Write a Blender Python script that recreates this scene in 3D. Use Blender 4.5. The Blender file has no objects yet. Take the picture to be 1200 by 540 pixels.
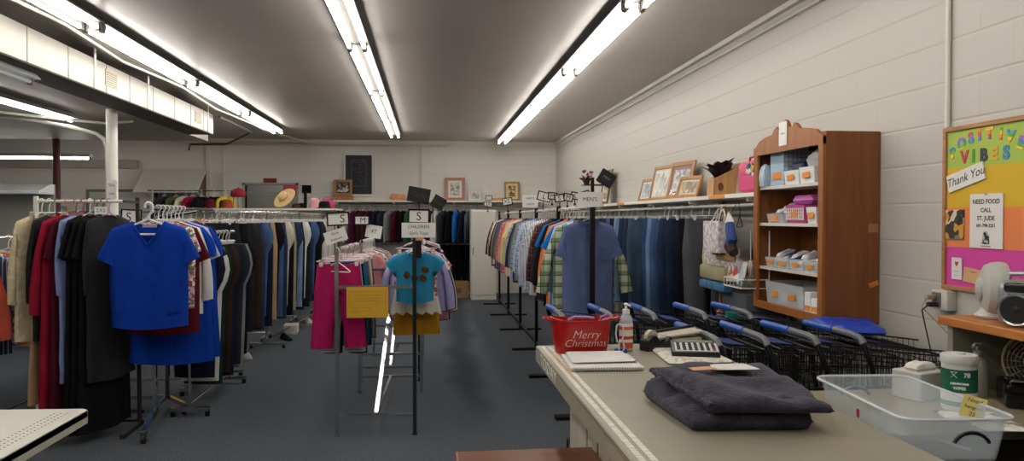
import bpy, bmesh, math, random
from mathutils import Vector, Matrix, noise
rnd = random.Random(11)
SC = bpy.context.scene
COL = SC.collection
PI = math.pi
def rad(a): return math.radians(a)

# ---------------------------------------------------------------- camera
YAW = math.atan(97/867.0); PIT = math.atan(15/math.hypot(867, 97))
cd = bpy.data.cameras.new('camera'); cam = bpy.data.objects.new('camera', cd); COL.objects.link(cam)
cd.sensor_width = 36; cd.lens = 867/1200*36; cd.clip_start = .05; cd.clip_end = 80
cam.location = (0, 0, 1.55); cam.rotation_euler = (PI/2-PIT, 0, -YAW)
SC.camera = cam
SC.view_settings.view_transform = 'Standard'; SC.view_settings.look = 'None'
SC.view_settings.gamma = 1; SC.view_settings.use_curve_mapping = False
SC.view_settings.exposure = 0.56
w = bpy.data.worlds.new('world'); SC.world = w; w.use_nodes = True
w.node_tree.nodes['Background'].inputs[0].default_value = (.5, .52, .55, 1)
w.node_tree.nodes['Background'].inputs[1].default_value = .05
SC.cycles.max_bounces = 9; SC.cycles.diffuse_bounces = 7; SC.cycles.transparent_max_bounces = 16
SC.cycles.sample_clamp_indirect = 6

# ---------------------------------------------------------------- materials
def lin(h):
    h = h.lstrip('#'); o = []
    for i in (0, 2, 4):
        c = int(h[i:i+2], 16)/255
        o.append(c/12.92 if c <= .04045 else ((c+.055)/1.055)**2.4)
    return (*o, 1)
MATS = {}
def base(name):
    m = bpy.data.materials.new(name); m.use_nodes = True
    nt = m.node_tree; b = nt.nodes['Principled BSDF']
    return m, nt, b
def _coord(nt, scale=(1, 1, 1)):
    tc = nt.nodes.new('ShaderNodeTexCoord'); mp = nt.nodes.new('ShaderNodeMapping')
    mp.inputs['Scale'].default_value = scale
    nt.links.new(tc.outputs['Object'], mp.inputs[0]); return mp.outputs[0]
def _bump(nt, b, vec, scale, strength, dist=.002, detail=3):
    n = nt.nodes.new('ShaderNodeTexNoise'); n.inputs['Scale'].default_value = scale; n.inputs['Detail'].default_value = detail
    nt.links.new(vec, n.inputs['Vector'])
    bp = nt.nodes.new('ShaderNodeBump'); bp.inputs['Strength'].default_value = strength; bp.inputs['Distance'].default_value = dist
    nt.links.new(n.outputs[0], bp.inputs['Height']); nt.links.new(bp.outputs[0], b.inputs['Normal'])
def pm(name, col, rough=.6, metal=0.0, var=0.0, vs=6, bump=0.0, bs=60, stretch=(1, 1, 1), spec=.5, coat=0.0, bd=.002, sheen=0.0):
    if name in MATS: return MATS[name]
    m, nt, b = base(name)
    b.inputs['Base Color'].default_value = lin(col); b.inputs['Roughness'].default_value = rough
    b.inputs['Metallic'].default_value = metal; b.inputs['Specular IOR Level'].default_value = spec
    b.inputs['Coat Weight'].default_value = coat
    if sheen: b.inputs['Sheen Weight'].default_value = sheen
    if var or bump:
        vec = _coord(nt, stretch)
        if var:
            n = nt.nodes.new('ShaderNodeTexNoise'); n.inputs['Scale'].default_value = vs; n.inputs['Detail'].default_value = 4
            nt.links.new(vec, n.inputs['Vector'])
            r = nt.nodes.new('ShaderNodeValToRGB'); c = lin(col)
            r.color_ramp.elements[0].position = .3; r.color_ramp.elements[1].position = .7
            r.color_ramp.elements[0].color = (*[x*(1-var) for x in c[:3]], 1)
            r.color_ramp.elements[1].color = (*[min(1, x*(1+var)) for x in c[:3]], 1)
            nt.links.new(n.outputs[0], r.inputs[0]); nt.links.new(r.outputs[0], b.inputs['Base Color'])
        if bump: _bump(nt, b, vec, bs, bump, bd)
    MATS[name] = m; return m
def cloth_mat(name, col, var=.12, rough=.9):
    return pm('cloth_'+name, col, rough, var=var, vs=9, bump=.55, bs=11, spec=.15, bd=.02, stretch=(1, 1, .55))
def denim(name, col):
    return pm('denim_'+name, col, .85, var=.38, vs=5, stretch=(1.6, 1.6, .5), bump=.5, bs=9, spec=.15, bd=.02)
def _stripe_val(nt, vec, axis, freq, width):
    s = nt.nodes.new('ShaderNodeSeparateXYZ'); nt.links.new(vec, s.inputs[0])
    a = nt.nodes.new('ShaderNodeMath'); a.operation = 'MULTIPLY'; a.inputs[1].default_value = freq
    nt.links.new(s.outputs[axis], a.inputs[0])
    f = nt.nodes.new('ShaderNodeMath'); f.operation = 'FRACT'; nt.links.new(a.outputs[0], f.inputs[0])
    l = nt.nodes.new('ShaderNodeMath'); l.operation = 'LESS_THAN'; l.inputs[1].default_value = width
    nt.links.new(f.outputs[0], l.inputs[0]); return l.outputs[0]
def striped(name, c1, c2, freq=40, width=.4, axis=0):
    if name in MATS: return MATS[name]
    m, nt, b = base(name); vec = _coord(nt)
    v = _stripe_val(nt, vec, axis, freq, width)
    mx = nt.nodes.new('ShaderNodeMix'); mx.data_type = 'RGBA'
    mx.inputs[6].default_value = lin(c1); mx.inputs[7].default_value = lin(c2)
    nt.links.new(v, mx.inputs[0]); nt.links.new(mx.outputs[2], b.inputs['Base Color'])
    b.inputs['Roughness'].default_value = .9; b.inputs['Specular IOR Level'].default_value = .15
    MATS[name] = m; return m
def plaid(name, c1, c2, c3, freq=12):
    if name in MATS: return MATS[name]
    m, nt, b = base(name); vec = _coord(nt)
    v1 = _stripe_val(nt, vec, 0, freq, .42); v2 = _stripe_val(nt, vec, 2, freq, .42)
    v3 = _stripe_val(nt, vec, 0, freq, .08); v4 = _stripe_val(nt, vec, 2, freq, .08)
    def mix(a, b2, f, k):
        mx = nt.nodes.new('ShaderNodeMix'); mx.data_type = 'RGBA'
        if isinstance(a, tuple): mx.inputs[6].default_value = a
        else: nt.links.new(a, mx.inputs[6])
        mx.inputs[7].default_value = b2
        q = nt.nodes.new('ShaderNodeMath'); q.operation = 'MULTIPLY'; q.inputs[1].default_value = k
        nt.links.new(f, q.inputs[0]); nt.links.new(q.outputs[0], mx.inputs[0]); return mx.outputs[2]
    o = mix(lin(c1), lin(c2), v1, .6); o = mix(o, lin(c2), v2, .6); o = mix(o, lin(c3), v3, .7); o = mix(o, lin(c3), v4, .7)
    nt.links.new(o, b.inputs['Base Color']); b.inputs['Roughness'].default_value = .9; b.inputs['Specular IOR Level'].default_value = .15
    MATS[name] = m; return m
def spotted(name, cols, scale=40):
    """a busy print: voronoi cells of several colours"""
    if name in MATS: return MATS[name]
    m, nt, b = base(name); vec = _coord(nt)
    v = nt.nodes.new('ShaderNodeTexVoronoi'); v.inputs['Scale'].default_value = scale; nt.links.new(vec, v.inputs['Vector'])
    s = nt.nodes.new('ShaderNodeSeparateColor'); nt.links.new(v.outputs['Color'], s.inputs[0])
    r = nt.nodes.new('ShaderNodeValToRGB'); r.color_ramp.interpolation = 'CONSTANT'
    for i, c in enumerate(cols):
        e = r.color_ramp.elements[i] if i < 2 else r.color_ramp.elements.new(i/len(cols))
        e.position = i/len(cols); e.color = lin(c)
    nt.links.new(s.outputs[0], r.inputs[0]); nt.links.new(r.outputs[0], b.inputs['Base Color']); b.inputs['Roughness'].default_value = .8
    MATS[name] = m; return m
def rainbow(name, cols, axis=2, lo=-.5, hi=.5):
    if name in MATS: return MATS[name]
    m, nt, b = base(name)
    tc = nt.nodes.new('ShaderNodeTexCoord'); s = nt.nodes.new('ShaderNodeSeparateXYZ'); nt.links.new(tc.outputs['Object'], s.inputs[0])
    mr = nt.nodes.new('ShaderNodeMapRange'); mr.inputs[1].default_value = lo; mr.inputs[2].default_value = hi
    nt.links.new(s.outputs[axis], mr.inputs[0])
    r = nt.nodes.new('ShaderNodeValToRGB'); r.color_ramp.interpolation = 'CONSTANT'
    for i, c in enumerate(cols):
        e = r.color_ramp.elements[i] if i < 2 else r.color_ramp.elements.new(i/len(cols))
        e.position = i/len(cols); e.color = lin(c)
    nt.links.new(mr.outputs[0], r.inputs[0]); nt.links.new(r.outputs[0], b.inputs['Base Color']); b.inputs['Roughness'].default_value = .5
    MATS[name] = m; return m
def wood(name, c1, c2, scale=6, axis=2, rough=.45):
    if name in MATS: return MATS[name]
    m, nt, b = base(name)
    st = [9, 9, 9]; st[axis] = .8
    vec = _coord(nt, tuple(st))
    n = nt.nodes.new('ShaderNodeTexNoise'); n.inputs['Scale'].default_value = scale; n.inputs['Detail'].default_value = 5; n.inputs['Distortion'].default_value = .6
    nt.links.new(vec, n.inputs['Vector'])
    r = nt.nodes.new('ShaderNodeValToRGB'); r.color_ramp.elements[0].position = .3; r.color_ramp.elements[1].position = .7
    r.color_ramp.elements[0].color = lin(c1); r.color_ramp.elements[1].color = lin(c2)
    nt.links.new(n.outputs[0], r.inputs[0]); nt.links.new(r.outputs[0], b.inputs['Base Color'])
    b.inputs['Roughness'].default_value = rough; b.inputs['Specular IOR Level'].default_value = .4
    MATS[name] = m; return m
def milky(name, col='#e8eef2', clear=.7, rough=.3):
    """thin translucent plastic"""
    if name in MATS: return MATS[name]
    m, nt, b = base(name)
    b.inputs['Base Color'].default_value = lin(col); b.inputs['Roughness'].default_value = rough
    t = nt.nodes.new('ShaderNodeBsdfTransparent'); t.inputs[0].default_value = (.97, .98, .99, 1)
    mx = nt.nodes.new('ShaderNodeMixShader'); mx.inputs[0].default_value = clear
    nt.links.new(b.outputs[0], mx.inputs[1]); nt.links.new(t.outputs[0], mx.inputs[2])
    nt.links.new(mx.outputs[0], nt.nodes['Material Output'].inputs[0])
    MATS[name] = m; return m
def glow(name, col, k):
    if name in MATS: return MATS[name]
    m, nt, b = base(name)
    b.inputs['Base Color'].default_value = lin('#ffffff'); b.inputs['Emission Color'].default_value = lin(col); b.inputs['Emission Strength'].default_value = k
    MATS[name] = m; return m

# ---------------------------------------------------------------- geometry
def B(): return bmesh.new()
def _mi(faces, mi):
    for f in faces: f.material_index = mi
def box(bm, c, s, mi=0, rot=None, bev=0.0, seg=1):
    M = Matrix.Translation(Vector(c))
    if rot is not None: M = M @ (rot.to_4x4() if isinstance(rot, Matrix) else Matrix.Rotation(rot, 4, 'Z'))
    M = M @ Matrix.Diagonal((*s, 1))
    r = bmesh.ops.create_cube(bm, size=1, matrix=M)
    fs = {f for v in r['verts'] for f in v.link_faces}; _mi(fs, mi)
    if bev > 0:
        es = list({e for v in r['verts'] for e in v.link_edges})
        bmesh.ops.bevel(bm, geom=es, offset=bev, segments=seg, affect='EDGES', profile=.5, material=mi)
    return bm
def bb(bm, x0, x1, y0, y1, z0, z1, mi=0, bev=0.0, seg=1):
    return box(bm, ((x0+x1)/2, (y0+y1)/2, (z0+z1)/2), (x1-x0, y1-y0, z1-z0), mi, None, bev, seg)
def tube(bm, pts, r, n=8, cyc=False, mi=0, caps=True):
    P = [Vector(p) for p in pts]; N = len(P); rings = []
    T = []
    for i in range(N):
        a = P[(i-1) % N] if (cyc or i > 0) else P[i]; b = P[(i+1) % N] if (cyc or i < N-1) else P[i]
        d = (b-a); T.append(d.normalized() if d.length > 1e-9 else Vector((0, 0, 1)))
    up = Vector((0, 0, 1)) if abs(T[0].z) < .9 else Vector((1, 0, 0))
    nrm = (up - T[0]*up.dot(T[0])).normalized()
    for i in range(N):
        if i: nrm = (nrm - T[i]*nrm.dot(T[i])); nrm = nrm.normalized() if nrm.length > 1e-6 else Vector((1, 0, 0))
        bi = T[i].cross(nrm); rr = r[i] if isinstance(r, (list, tuple)) else r
        rings.append([bm.verts.new(P[i]+nrm*math.cos(2*PI*k/n)*rr+bi*math.sin(2*PI*k/n)*rr) for k in range(n)])
    for i in range(N if cyc else N-1):
        a, b = rings[i], rings[(i+1) % N]
        for k in range(n):
            f = bm.faces.new((a[k], a[(k+1) % n], b[(k+1) % n], b[k])); f.material_index = mi; f.smooth = True
    if caps and not cyc:
        for q in (rings[0][::-1], rings[-1]):
            f = bm.faces.new(q); f.material_index = mi
    return bm
def rod(bm, a, b, r, n=8, mi=0): return tube(bm, [a, b], r, n, mi=mi)
def bar(bm, a, b, wx, wz, mi=0):
    """square section bar from a to b"""
    a, b = Vector(a), Vector(b); d = b-a
    q = d.to_track_quat('Y', 'Z').to_matrix()
    return box(bm, (a+b)/2, (wx, d.length, wz), mi, q)
def lathe(bm, prof, c=(0, 0, 0), n=20, mi=0, rot=None, sx=1, sy=1, cap=True):
    c = Vector(c); rings = []
    for r, z in prof:
        ring = []
        for k in range(n):
            v = Vector((math.cos(2*PI*k/n)*r*sx, math.sin(2*PI*k/n)*r*sy, z))
            if rot is not None: v = rot @ v
            ring.append(bm.verts.new(c+v))
        rings.append(ring)
    for a, b in zip(rings, rings[1:]):
        for k in range(n):
            f = bm.faces.new((a[k], a[(k+1) % n], b[(k+1) % n], b[k])); f.material_index = mi; f.smooth = True
    if cap:
        for q, p in ((rings[0][::-1], prof[0]), (rings[-1], prof[-1])):
            if p[0] > 1e-5:
                f = bm.faces.new(q); f.material_index = mi
    return bm
def prism(bm, pts, lo, hi, plane='xz', mi=0):
    """2D polygon extruded along the remaining axis from lo to hi"""
    def mk(p, t):
        return {'xz': (p[0], t, p[1]), 'xy': (p[0], p[1], t), 'yz': (t, p[0], p[1])}[plane]
    a = [bm.verts.new(mk(p, lo)) for p in pts]; b = [bm.verts.new(mk(p, hi)) for p in pts]
    fs = [bm.faces.new(a[::-1]), bm.faces.new(b)]
    for i in range(len(pts)):
        j = (i+1) % len(pts); fs.append(bm.faces.new((a[i], a[j], b[j], b[i])))
    _mi(fs, mi); return bm
def sphere(bm, c, r, mi=0, s=(1, 1, 1), u=14, v=9):
    res = bmesh.ops.create_uvsphere(bm, u_segments=u, v_segments=v, radius=r, matrix=Matrix.Translation(Vector(c)) @ Matrix.Diagonal((*s, 1)))
    fs = {f for q in res['verts'] for f in q.link_faces}; _mi(fs, mi)
    for f in fs: f.smooth = True
    return bm
def pad(bm, q, z0, z1, nx=14, ny=10, amp=0.0, freq=8, seed=0, edge=.16, mi=0, ztop=None):
    """a soft slab over the quad q (four xy corners in order), rounded at its rim"""
    q = [Vector(p) for p in q]; top = []; bot = []
    for j in range(ny+1):
        tr, br = [], []
        for i in range(nx+1):
            u, v = i/nx, j/ny
            p = (q[0]*(1-u)+q[1]*u)*(1-v)+(q[3]*(1-u)+q[2]*u)*v
            d = min(u, 1-u, v, 1-v); e = min(1, d/edge); e = math.sqrt(max(0, 1-(1-e)**2))
            h = (z1-z0) if ztop is None else ztop(u, v)-z0
            w = amp*noise.noise(Vector((p.x*freq+seed, p.y*freq, seed*1.7))) if amp else 0
            mid = z0+h*.42
            tr.append(bm.verts.new((p.x, p.y, mid+(h*.58+w)*e)))
            br.append(tr[-1] if d < 1e-9 else bm.verts.new((p.x, p.y, mid-h*.42*min(1, e*1.6))))
        top.append(tr); bot.append(br)
    for j in range(ny):
        for i in range(nx):
            f = bm.faces.new((top[j][i], top[j][i+1], top[j+1][i+1], top[j+1][i])); f.smooth = True; f.material_index = mi
            g = (bot[j][i], bot[j+1][i], bot[j+1][i+1], bot[j][i+1])
            f = bm.faces.new(g); f.smooth = True; f.material_index = mi
    bmesh.ops.recalc_face_normals(bm, faces=bm.faces)
    return bm
# ---------------------------------------------------------------- objects
def mesh_of(bm, name, mats, smooth=35):
    me = bpy.data.meshes.new(name); bm.normal_update(); bm.to_mesh(me); bm.free()
    for m in (mats if isinstance(mats, (list, tuple)) else [mats]): me.materials.append(m)
    if smooth:
        me.shade_smooth(); me.set_sharp_from_angle(angle=rad(smooth))
    return me
def obj(name, bm, mats, parent=None, smooth=35, label=None, loc=None):
    me = mesh_of(bm, name, mats, smooth) if isinstance(bm, bmesh.types.BMesh) else bm
    o = bpy.data.objects.new(name, me); COL.objects.link(o)
    if parent is not None: o.parent = parent
    if loc: o.location = loc
    if label: o['label'] = label
    return o
def tag(o, label, cat, group=None, kind=None):
    o['label'] = label; o['category'] = cat
    if group: o['group'] = group
    if kind: o['kind'] = kind
    return o
def thing(name, label, cat, loc=(0, 0, 0), rz=0.0, group=None):
    o = bpy.data.objects.new(name, None); COL.objects.link(o); o.empty_display_size = .05
    o.location = loc; o.rotation_euler = (0, 0, rz)
    return tag(o, label, cat, group)
def one(name, bm, mats, label, cat, loc=(0, 0, 0), rz=0.0, group=None, smooth=35):
    o = obj(name, bm, mats, None, smooth); o.location = loc; o.rotation_euler = (0, 0, rz)
    return tag(o, label, cat, group)
def struct(name, bm, mats, label=None, cat='structure', smooth=0):
    o = obj(name, bm, mats, None, smooth); o['kind'] = 'structure'
    o['label'] = label or ''; o['category'] = cat
    return o
def dup(root, loc, rz, label, group=None):
    r = root.copy(); COL.objects.link(r); r.location = loc; r.rotation_euler = (root.rotation_euler[0], root.rotation_euler[1], rz); r['label'] = label
    if group: r['group'] = group
    for ch in list(root.children):
        c = ch.copy(); COL.objects.link(c); c.parent = r
        for g in ch.children:
            d = g.copy(); COL.objects.link(d); d.parent = c
    return r
def recolor(o, m, slot=0):
    o.material_slots[slot].link = 'OBJECT'; o.material_slots[slot].material = m
TXT = {}
def text(body, size, mat, parent, loc, rot=(PI/2, 0, 0), name='lettering', shear=0.0, ext=.0006, align='CENTER', off=0.0, sx=1.0, space=1.0):
    cu = bpy.data.curves.new('t', 'FONT'); cu.body = body; cu.size = size; cu.extrude = ext; cu.align_x = align; cu.align_y = 'CENTER'
    cu.shear = shear; cu.offset = off; cu.resolution_u = 3; cu.space_character = space
    t = bpy.data.objects.new('t', cu); COL.objects.link(t)
    dg = bpy.context.evaluated_depsgraph_get(); dg.update()
    me = bpy.data.meshes.new_from_object(t.evaluated_get(dg)); me.name = name
    bpy.data.objects.remove(t); bpy.data.curves.remove(cu)
    me.materials.clear(); me.materials.append(mat)
    o = bpy.data.objects.new(name, me); COL.objects.link(o); o.parent = parent
    o.location = loc; o.rotation_euler = rot; o.scale = (sx, 1, 1)
    return o
ORD = ['zeroth', 'first', 'second', 'third', 'fourth', 'fifth', 'sixth', 'seventh', 'eighth', 'ninth', 'tenth', 'eleventh', 'twelfth', 'thirteenth', 'fourteenth', 'fifteenth', 'sixteenth', 'seventeenth', 'eighteenth', 'nineteenth', 'twentieth']
def nth(n):
    if n <= 20: return ORD[n]
    t = {2: 'twenty', 3: 'thirty', 4: 'forty'}[n//10]
    return t+'-'+ORD[n % 10] if n % 10 else {30: 'thirtieth', 40: 'fortieth'}[n]
# ================================================================ the setting
XR, YB, ZC = 2.6, 15.1, 3.1
XL, YF, YB2 = -9.6, -4.0, 17.0
# painted concrete block wall: long courses, faint joints
def block_wall(name, swap, col='#d6d2c8', k=.7):
    m, nt, b = base(name)
    tc = nt.nodes.new('ShaderNodeTexCoord'); s = nt.nodes.new('ShaderNodeSeparateXYZ'); nt.links.new(tc.outputs['Object'], s.inputs[0])
    def M(op, *a):
        n = nt.nodes.new('ShaderNodeMath'); n.operation = op
        for i, v in enumerate(a):
            if isinstance(v, (int, float)): n.inputs[i].default_value = v
            else: nt.links.new(v, n.inputs[i])
        return n.outputs[0]
    row = M('MULTIPLY', s.outputs[2], 1/.2032); fr = M('FRACT', row); fl = M('FLOOR', row)
    h = M('MAXIMUM', M('SUBTRACT', 1, M('MULTIPLY', fr, 22)), 0)
    h = M('MAXIMUM', h, M('MAXIMUM', M('SUBTRACT', 1, M('MULTIPLY', M('SUBTRACT', 1, fr), 22)), 0))
    off = M('MULTIPLY', M('MODULO', fl, 2), .5)
    fv = M('FRACT', M('ADD', M('MULTIPLY', s.outputs[1 if swap else 0], 1/.4064), off))
    v = M('MAXIMUM', M('SUBTRACT', 1, M('MULTIPLY', fv, 45)), 0)
    nz = nt.nodes.new('ShaderNodeTexNoise'); nz.inputs['Scale'].default_value = 2.2; nz.inputs['Detail'].default_value = 3; nt.links.new(tc.outputs['Object'], nz.inputs['Vector'])
    hv = M('MULTIPLY', h, M('ADD', .35, nz.outputs[0]))
    J = M('MAXIMUM', hv, M('MULTIPLY', v, .28))
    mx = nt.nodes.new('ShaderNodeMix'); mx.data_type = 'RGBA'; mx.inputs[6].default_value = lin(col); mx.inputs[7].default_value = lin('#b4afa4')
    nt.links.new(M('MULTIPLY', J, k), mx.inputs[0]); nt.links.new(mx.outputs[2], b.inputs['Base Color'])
    n2 = nt.nodes.new('ShaderNodeTexNoise'); n2.inputs['Scale'].default_value = 55; n2.inputs['Detail'].default_value = 4; nt.links.new(tc.outputs['Object'], n2.inputs['Vector'])
    hh = M('SUBTRACT', M('MULTIPLY', n2.outputs[0], .3), J)
    bp = nt.nodes.new('ShaderNodeBump'); bp.inputs['Strength'].default_value = k*.7; bp.inputs['Distance'].default_value = .006
    nt.links.new(hh, bp.inputs['Height']); nt.links.new(bp.outputs[0], b.inputs['Normal'])
    b.inputs['Roughness'].default_value = .5; b.inputs['Specular IOR Level'].default_value = .35
    return m
WALL_X = block_wall('painted_block_side_dimmed', True, '#b9b6ae'); WALL_Y = block_wall('painted_block_end_brightened', False, '#dedbd3', .35)  # same paint on both: side wall dimmed, far wall brightened to even out the light
CEIL = pm('ceiling_paint', '#aca5a0', .36, var=.05, vs=1.2, bump=.1, bs=14, spec=.35)
LOWC = pm('low_ceiling_paint', '#aaa39c', .5, var=.05, vs=2)
WHITE = pm('white_paint', '#e6e3da', .45, var=.03, vs=4)
CREAM = pm('cream_paint', '#dcd8cc', .5, var=.03, vs=4)
# carpet: dark blue grey loop pile with a worn, dirty track down the aisle
def carpet():
    m, nt, b = base('carpet'); vec = _coord(nt)
    n1 = nt.nodes.new('ShaderNodeTexNoise'); n1.inputs['Scale'].default_value = 130; n1.inputs['Detail'].default_value = 3; nt.links.new(vec, n1.inputs['Vector'])
    r = nt.nodes.new('ShaderNodeValToRGB'); r.color_ramp.elements[0].position = .34; r.color_ramp.elements[1].position = .68
    r.color_ramp.elements[0].color = lin('#33373d'); r.color_ramp.elements[1].color = lin('#70777f')
    nt.links.new(n1.outputs[0], r.inputs[0])
    n2 = nt.nodes.new('ShaderNodeTexNoise'); n2.inputs['Scale'].default_value = .9; n2.inputs['Detail'].default_value = 4; nt.links.new(vec, n2.inputs['Vector'])
    s = nt.nodes.new('ShaderNodeSeparateXYZ'); nt.links.new(vec, s.inputs[0])
    # distance from the track line x = .36 + .02*y-ish, wobbled by noise
    a = nt.nodes.new('ShaderNodeMath'); a.operation = 'MULTIPLY_ADD'; a.inputs[1].default_value = -.012; a.inputs[2].default_value = -.30
    nt.links.new(s.outputs[1], a.inputs[0])
    d = nt.nodes.new('ShaderNodeMath'); d.operation = 'ADD'; nt.links.new(s.outputs[0], d.inputs[0]); nt.links.new(a.outputs[0], d.inputs[1])
    wob = nt.nodes.new('ShaderNodeMath'); wob.operation = 'MULTIPLY_ADD'; wob.inputs[1].default_value = .5; wob.inputs[2].default_value = -.25
    nt.links.new(n2.outputs[0], wob.inputs[0])
    d2 = nt.nodes.new('ShaderNodeMath'); d2.operation = 'ADD'; nt.links.new(d.outputs[0], d2.inputs[0]); nt.links.new(wob.outputs[0], d2.inputs[1])
    ab = nt.nodes.new('ShaderNodeMath'); ab.operation = 'ABSOLUTE'; nt.links.new(d2.outputs[0], ab.inputs[0])
    mr = nt.nodes.new('ShaderNodeMapRange'); mr.interpolation_type = 'SMOOTHSTEP'; mr.inputs[1].default_value = .02; mr.inputs[2].default_value = .24; mr.inputs[3].default_value = .62; mr.inputs[4].default_value = 0
    nt.links.new(ab.outputs[0], mr.inputs[0])
    fade = nt.nodes.new('ShaderNodeMapRange'); fade.interpolation_type = 'SMOOTHSTEP'; fade.inputs[1].default_value = 4.8; fade.inputs[2].default_value = 7.2
    nt.links.new(s.outputs[1], fade.inputs[0])
    ff = nt.nodes.new('ShaderNodeMath'); ff.operation = 'MULTIPLY'; nt.links.new(mr.outputs[0], ff.inputs[0]); nt.links.new(fade.outputs[0], ff.inputs[1])
    mx = nt.nodes.new('ShaderNodeMix'); mx.data_type = 'RGBA'; mx.inputs[7].default_value = lin('#2a2d32')
    nt.links.new(ff.outputs[0], mx.inputs[0]); nt.links.new(r.outputs[0], mx.inputs[6]); nt.links.new(mx.outputs[2], b.inputs['Base Color'])
    bp = nt.nodes.new('ShaderNodeBump'); bp.inputs['Strength'].default_value = .6; bp.inputs['Distance'].default_value = .004
    nt.links.new(n1.outputs[0], bp.inputs['Height']); nt.links.new(bp.outputs[0], b.inputs['Normal'])
    b.inputs['Roughness'].default_value = .95; b.inputs['Specular IOR Level'].default_value = .1
    return m
bm = B(); bb(bm, XL, XR+.2, YF, YB2, -.1, 0); struct('floor', bm, carpet(), 'dark blue grey loop carpet with a worn track down the aisle', 'floor')
bm = B(); bb(bm, XL, XR+.2, YF, YB2, ZC, ZC+.1); struct('ceiling', bm, CEIL, 'grey painted ceiling over the long sales floor', 'ceiling')
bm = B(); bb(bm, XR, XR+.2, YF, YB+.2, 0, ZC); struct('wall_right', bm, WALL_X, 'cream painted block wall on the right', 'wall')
# far wall with a pass-through opening and a hatch opening
def cut_wall():
    bm = B(); xs = [XL, -5.24, -4.42, -3.61, -2.63, XR]
    bb(bm, xs[0], xs[1], YB, YB+.15, 0, ZC); bb(bm, xs[2], xs[3], YB, YB+.15, 0, ZC); bb(bm, xs[4], xs[5], YB, YB+.15, 0, ZC)
    bb(bm, xs[1], xs[2], YB, YB+.15, 0, 1.2); bb(bm, xs[1], xs[2], YB, YB+.15, 2.42, ZC)
    bb(bm, xs[3], xs[4], YB, YB+.15, 0, 1.45); bb(bm, xs[3], xs[4], YB, YB+.15, 2.2, ZC)
    return bm
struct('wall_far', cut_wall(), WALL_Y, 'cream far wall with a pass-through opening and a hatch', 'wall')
bm = B(); bb(bm, XL-.2, XL, YF, YB2, 0, ZC); struct('wall_left', bm, CREAM, 'plain left wall of the low side area', 'wall')
bm = B(); bb(bm, XL, XR+.2, YF-.2, YF, 0, ZC); struct('wall_near', bm, CREAM, 'plain wall at the near end behind the counter', 'wall')
bm = B(); bb(bm, XL, XR, YB2, YB2+.1, 0, ZC); struct('wall_backroom', bm, pm('backroom_grey', '#b9b8b4', .7), 'grey wall of the room seen through the openings', 'wall')
bm = B(); bb(bm, XL, -3.42, YF, 12.0, 2.74, 2.86); struct('ceiling_lower', bm, LOWC, 'lower grey brown ceiling over the left side area', 'ceiling')
bm = B(); bb(bm, -9.5, -5.6, 14.94, 15.095, 2.50, 2.66); struct('trim_1', bm, LOWC, 'brown beam high on the far left wall', 'trim')
# round column carrying the low ceiling
bm = B(); lathe(bm, [(.058, 0), (.058, 2.74)], (-3.47, 8.6, 0), 20); struct('column', bm, WHITE, 'round white column beside the blue scrub top rack', 'column', 35)
# wall trims
bm = B(); bb(bm, XR-.03, XR, YF, YB, 2.985, 3.0); bb(bm, XR-.045, XR, YF, YB, 3.06, 3.1); struct('trim_2', bm, CREAM, 'painted trim along the top of the right wall', 'trim')
bm = B(); bb(bm, -4.3, XR, YB-.05, YB, 3.03, 3.1); struct('trim_3', bm, CREAM, 'painted trim along the top of the far wall', 'trim')
bm = B(); bb(bm, -4.33, -4.25, YB-.06, YB, 0, 3.03); bb(bm, -4.03, -3.99, YB-.03, YB, 0, 3.03); struct('trim_4', bm, CREAM, 'vertical corner boards on the far wall by the hatch', 'trim')
bm = B()
for a, b2 in ((-5.30, -5.24), (-4.42, -4.36)): bb(bm, a, b2, YB-.04, YB+.15, 1.2, 2.46)
struct('window_1', bm, wood('jamb_wood', '#7d5a38', '#a67c50'), 'wooden jambs of the hatch opening', 'window')
bm = B()
bb(bm, -3.66, -3.61, YB-.02, YB+.15, 1.45, 2.24); bb(bm, -2.63, -2.58, YB-.02, YB+.15, 1.45, 2.24); bb(bm, -3.66, -2.58, YB-.02, YB+.15, 2.2, 2.24)
bb(bm, -3.61, -2.63, YB+.04, YB+.07, 2.035, 2.055)
struct('window_2', bm, pm('frame_grey', '#a9a59b', .6), 'grey frame of the pass-through opening in the far wall', 'window')
# ---------------------------------------------------------------- duct
DUCT = pm('duct_white', '#b7b2a8', .4, var=.04, vs=2)
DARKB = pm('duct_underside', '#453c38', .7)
SEAM = pm('seam_grey', '#8d877c', .6)
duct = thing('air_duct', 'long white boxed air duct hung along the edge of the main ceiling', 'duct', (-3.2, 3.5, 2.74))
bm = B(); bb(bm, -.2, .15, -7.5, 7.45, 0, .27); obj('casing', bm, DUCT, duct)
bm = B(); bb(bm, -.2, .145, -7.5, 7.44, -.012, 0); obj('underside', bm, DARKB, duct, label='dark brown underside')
y = -1.0
bm = B()
for y in [-1.2, .2, 1.15, 1.8, 2.55, 3.2, 3.95, 4.5, 5.15, 5.85, 6.45, 7.0]: bb(bm, .15, .153, y-.006, y+.006, 0, .27)
obj('seam', bm, SEAM, duct)
for y in (4.05, 6.75):
    bm = B(); bb(bm, .15, .158, y-.13, y+.13, .07, .22)
    for k in range(6): bb(bm, .158, .162, y-.115, y+.115, .085+k*.021, .093+k*.021, 1)
    obj('vent_grille', bm, [pm('vent_tan', '#b9ae98', .5), SEAM], duct)
for y in (.25, 2.1, 3.7, 5.0, 7.2):
    bm = B(); bb(bm, .153, .158, y-.02, y+.02, 0, .36); obj('strap', bm, WHITE, duct)
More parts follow.
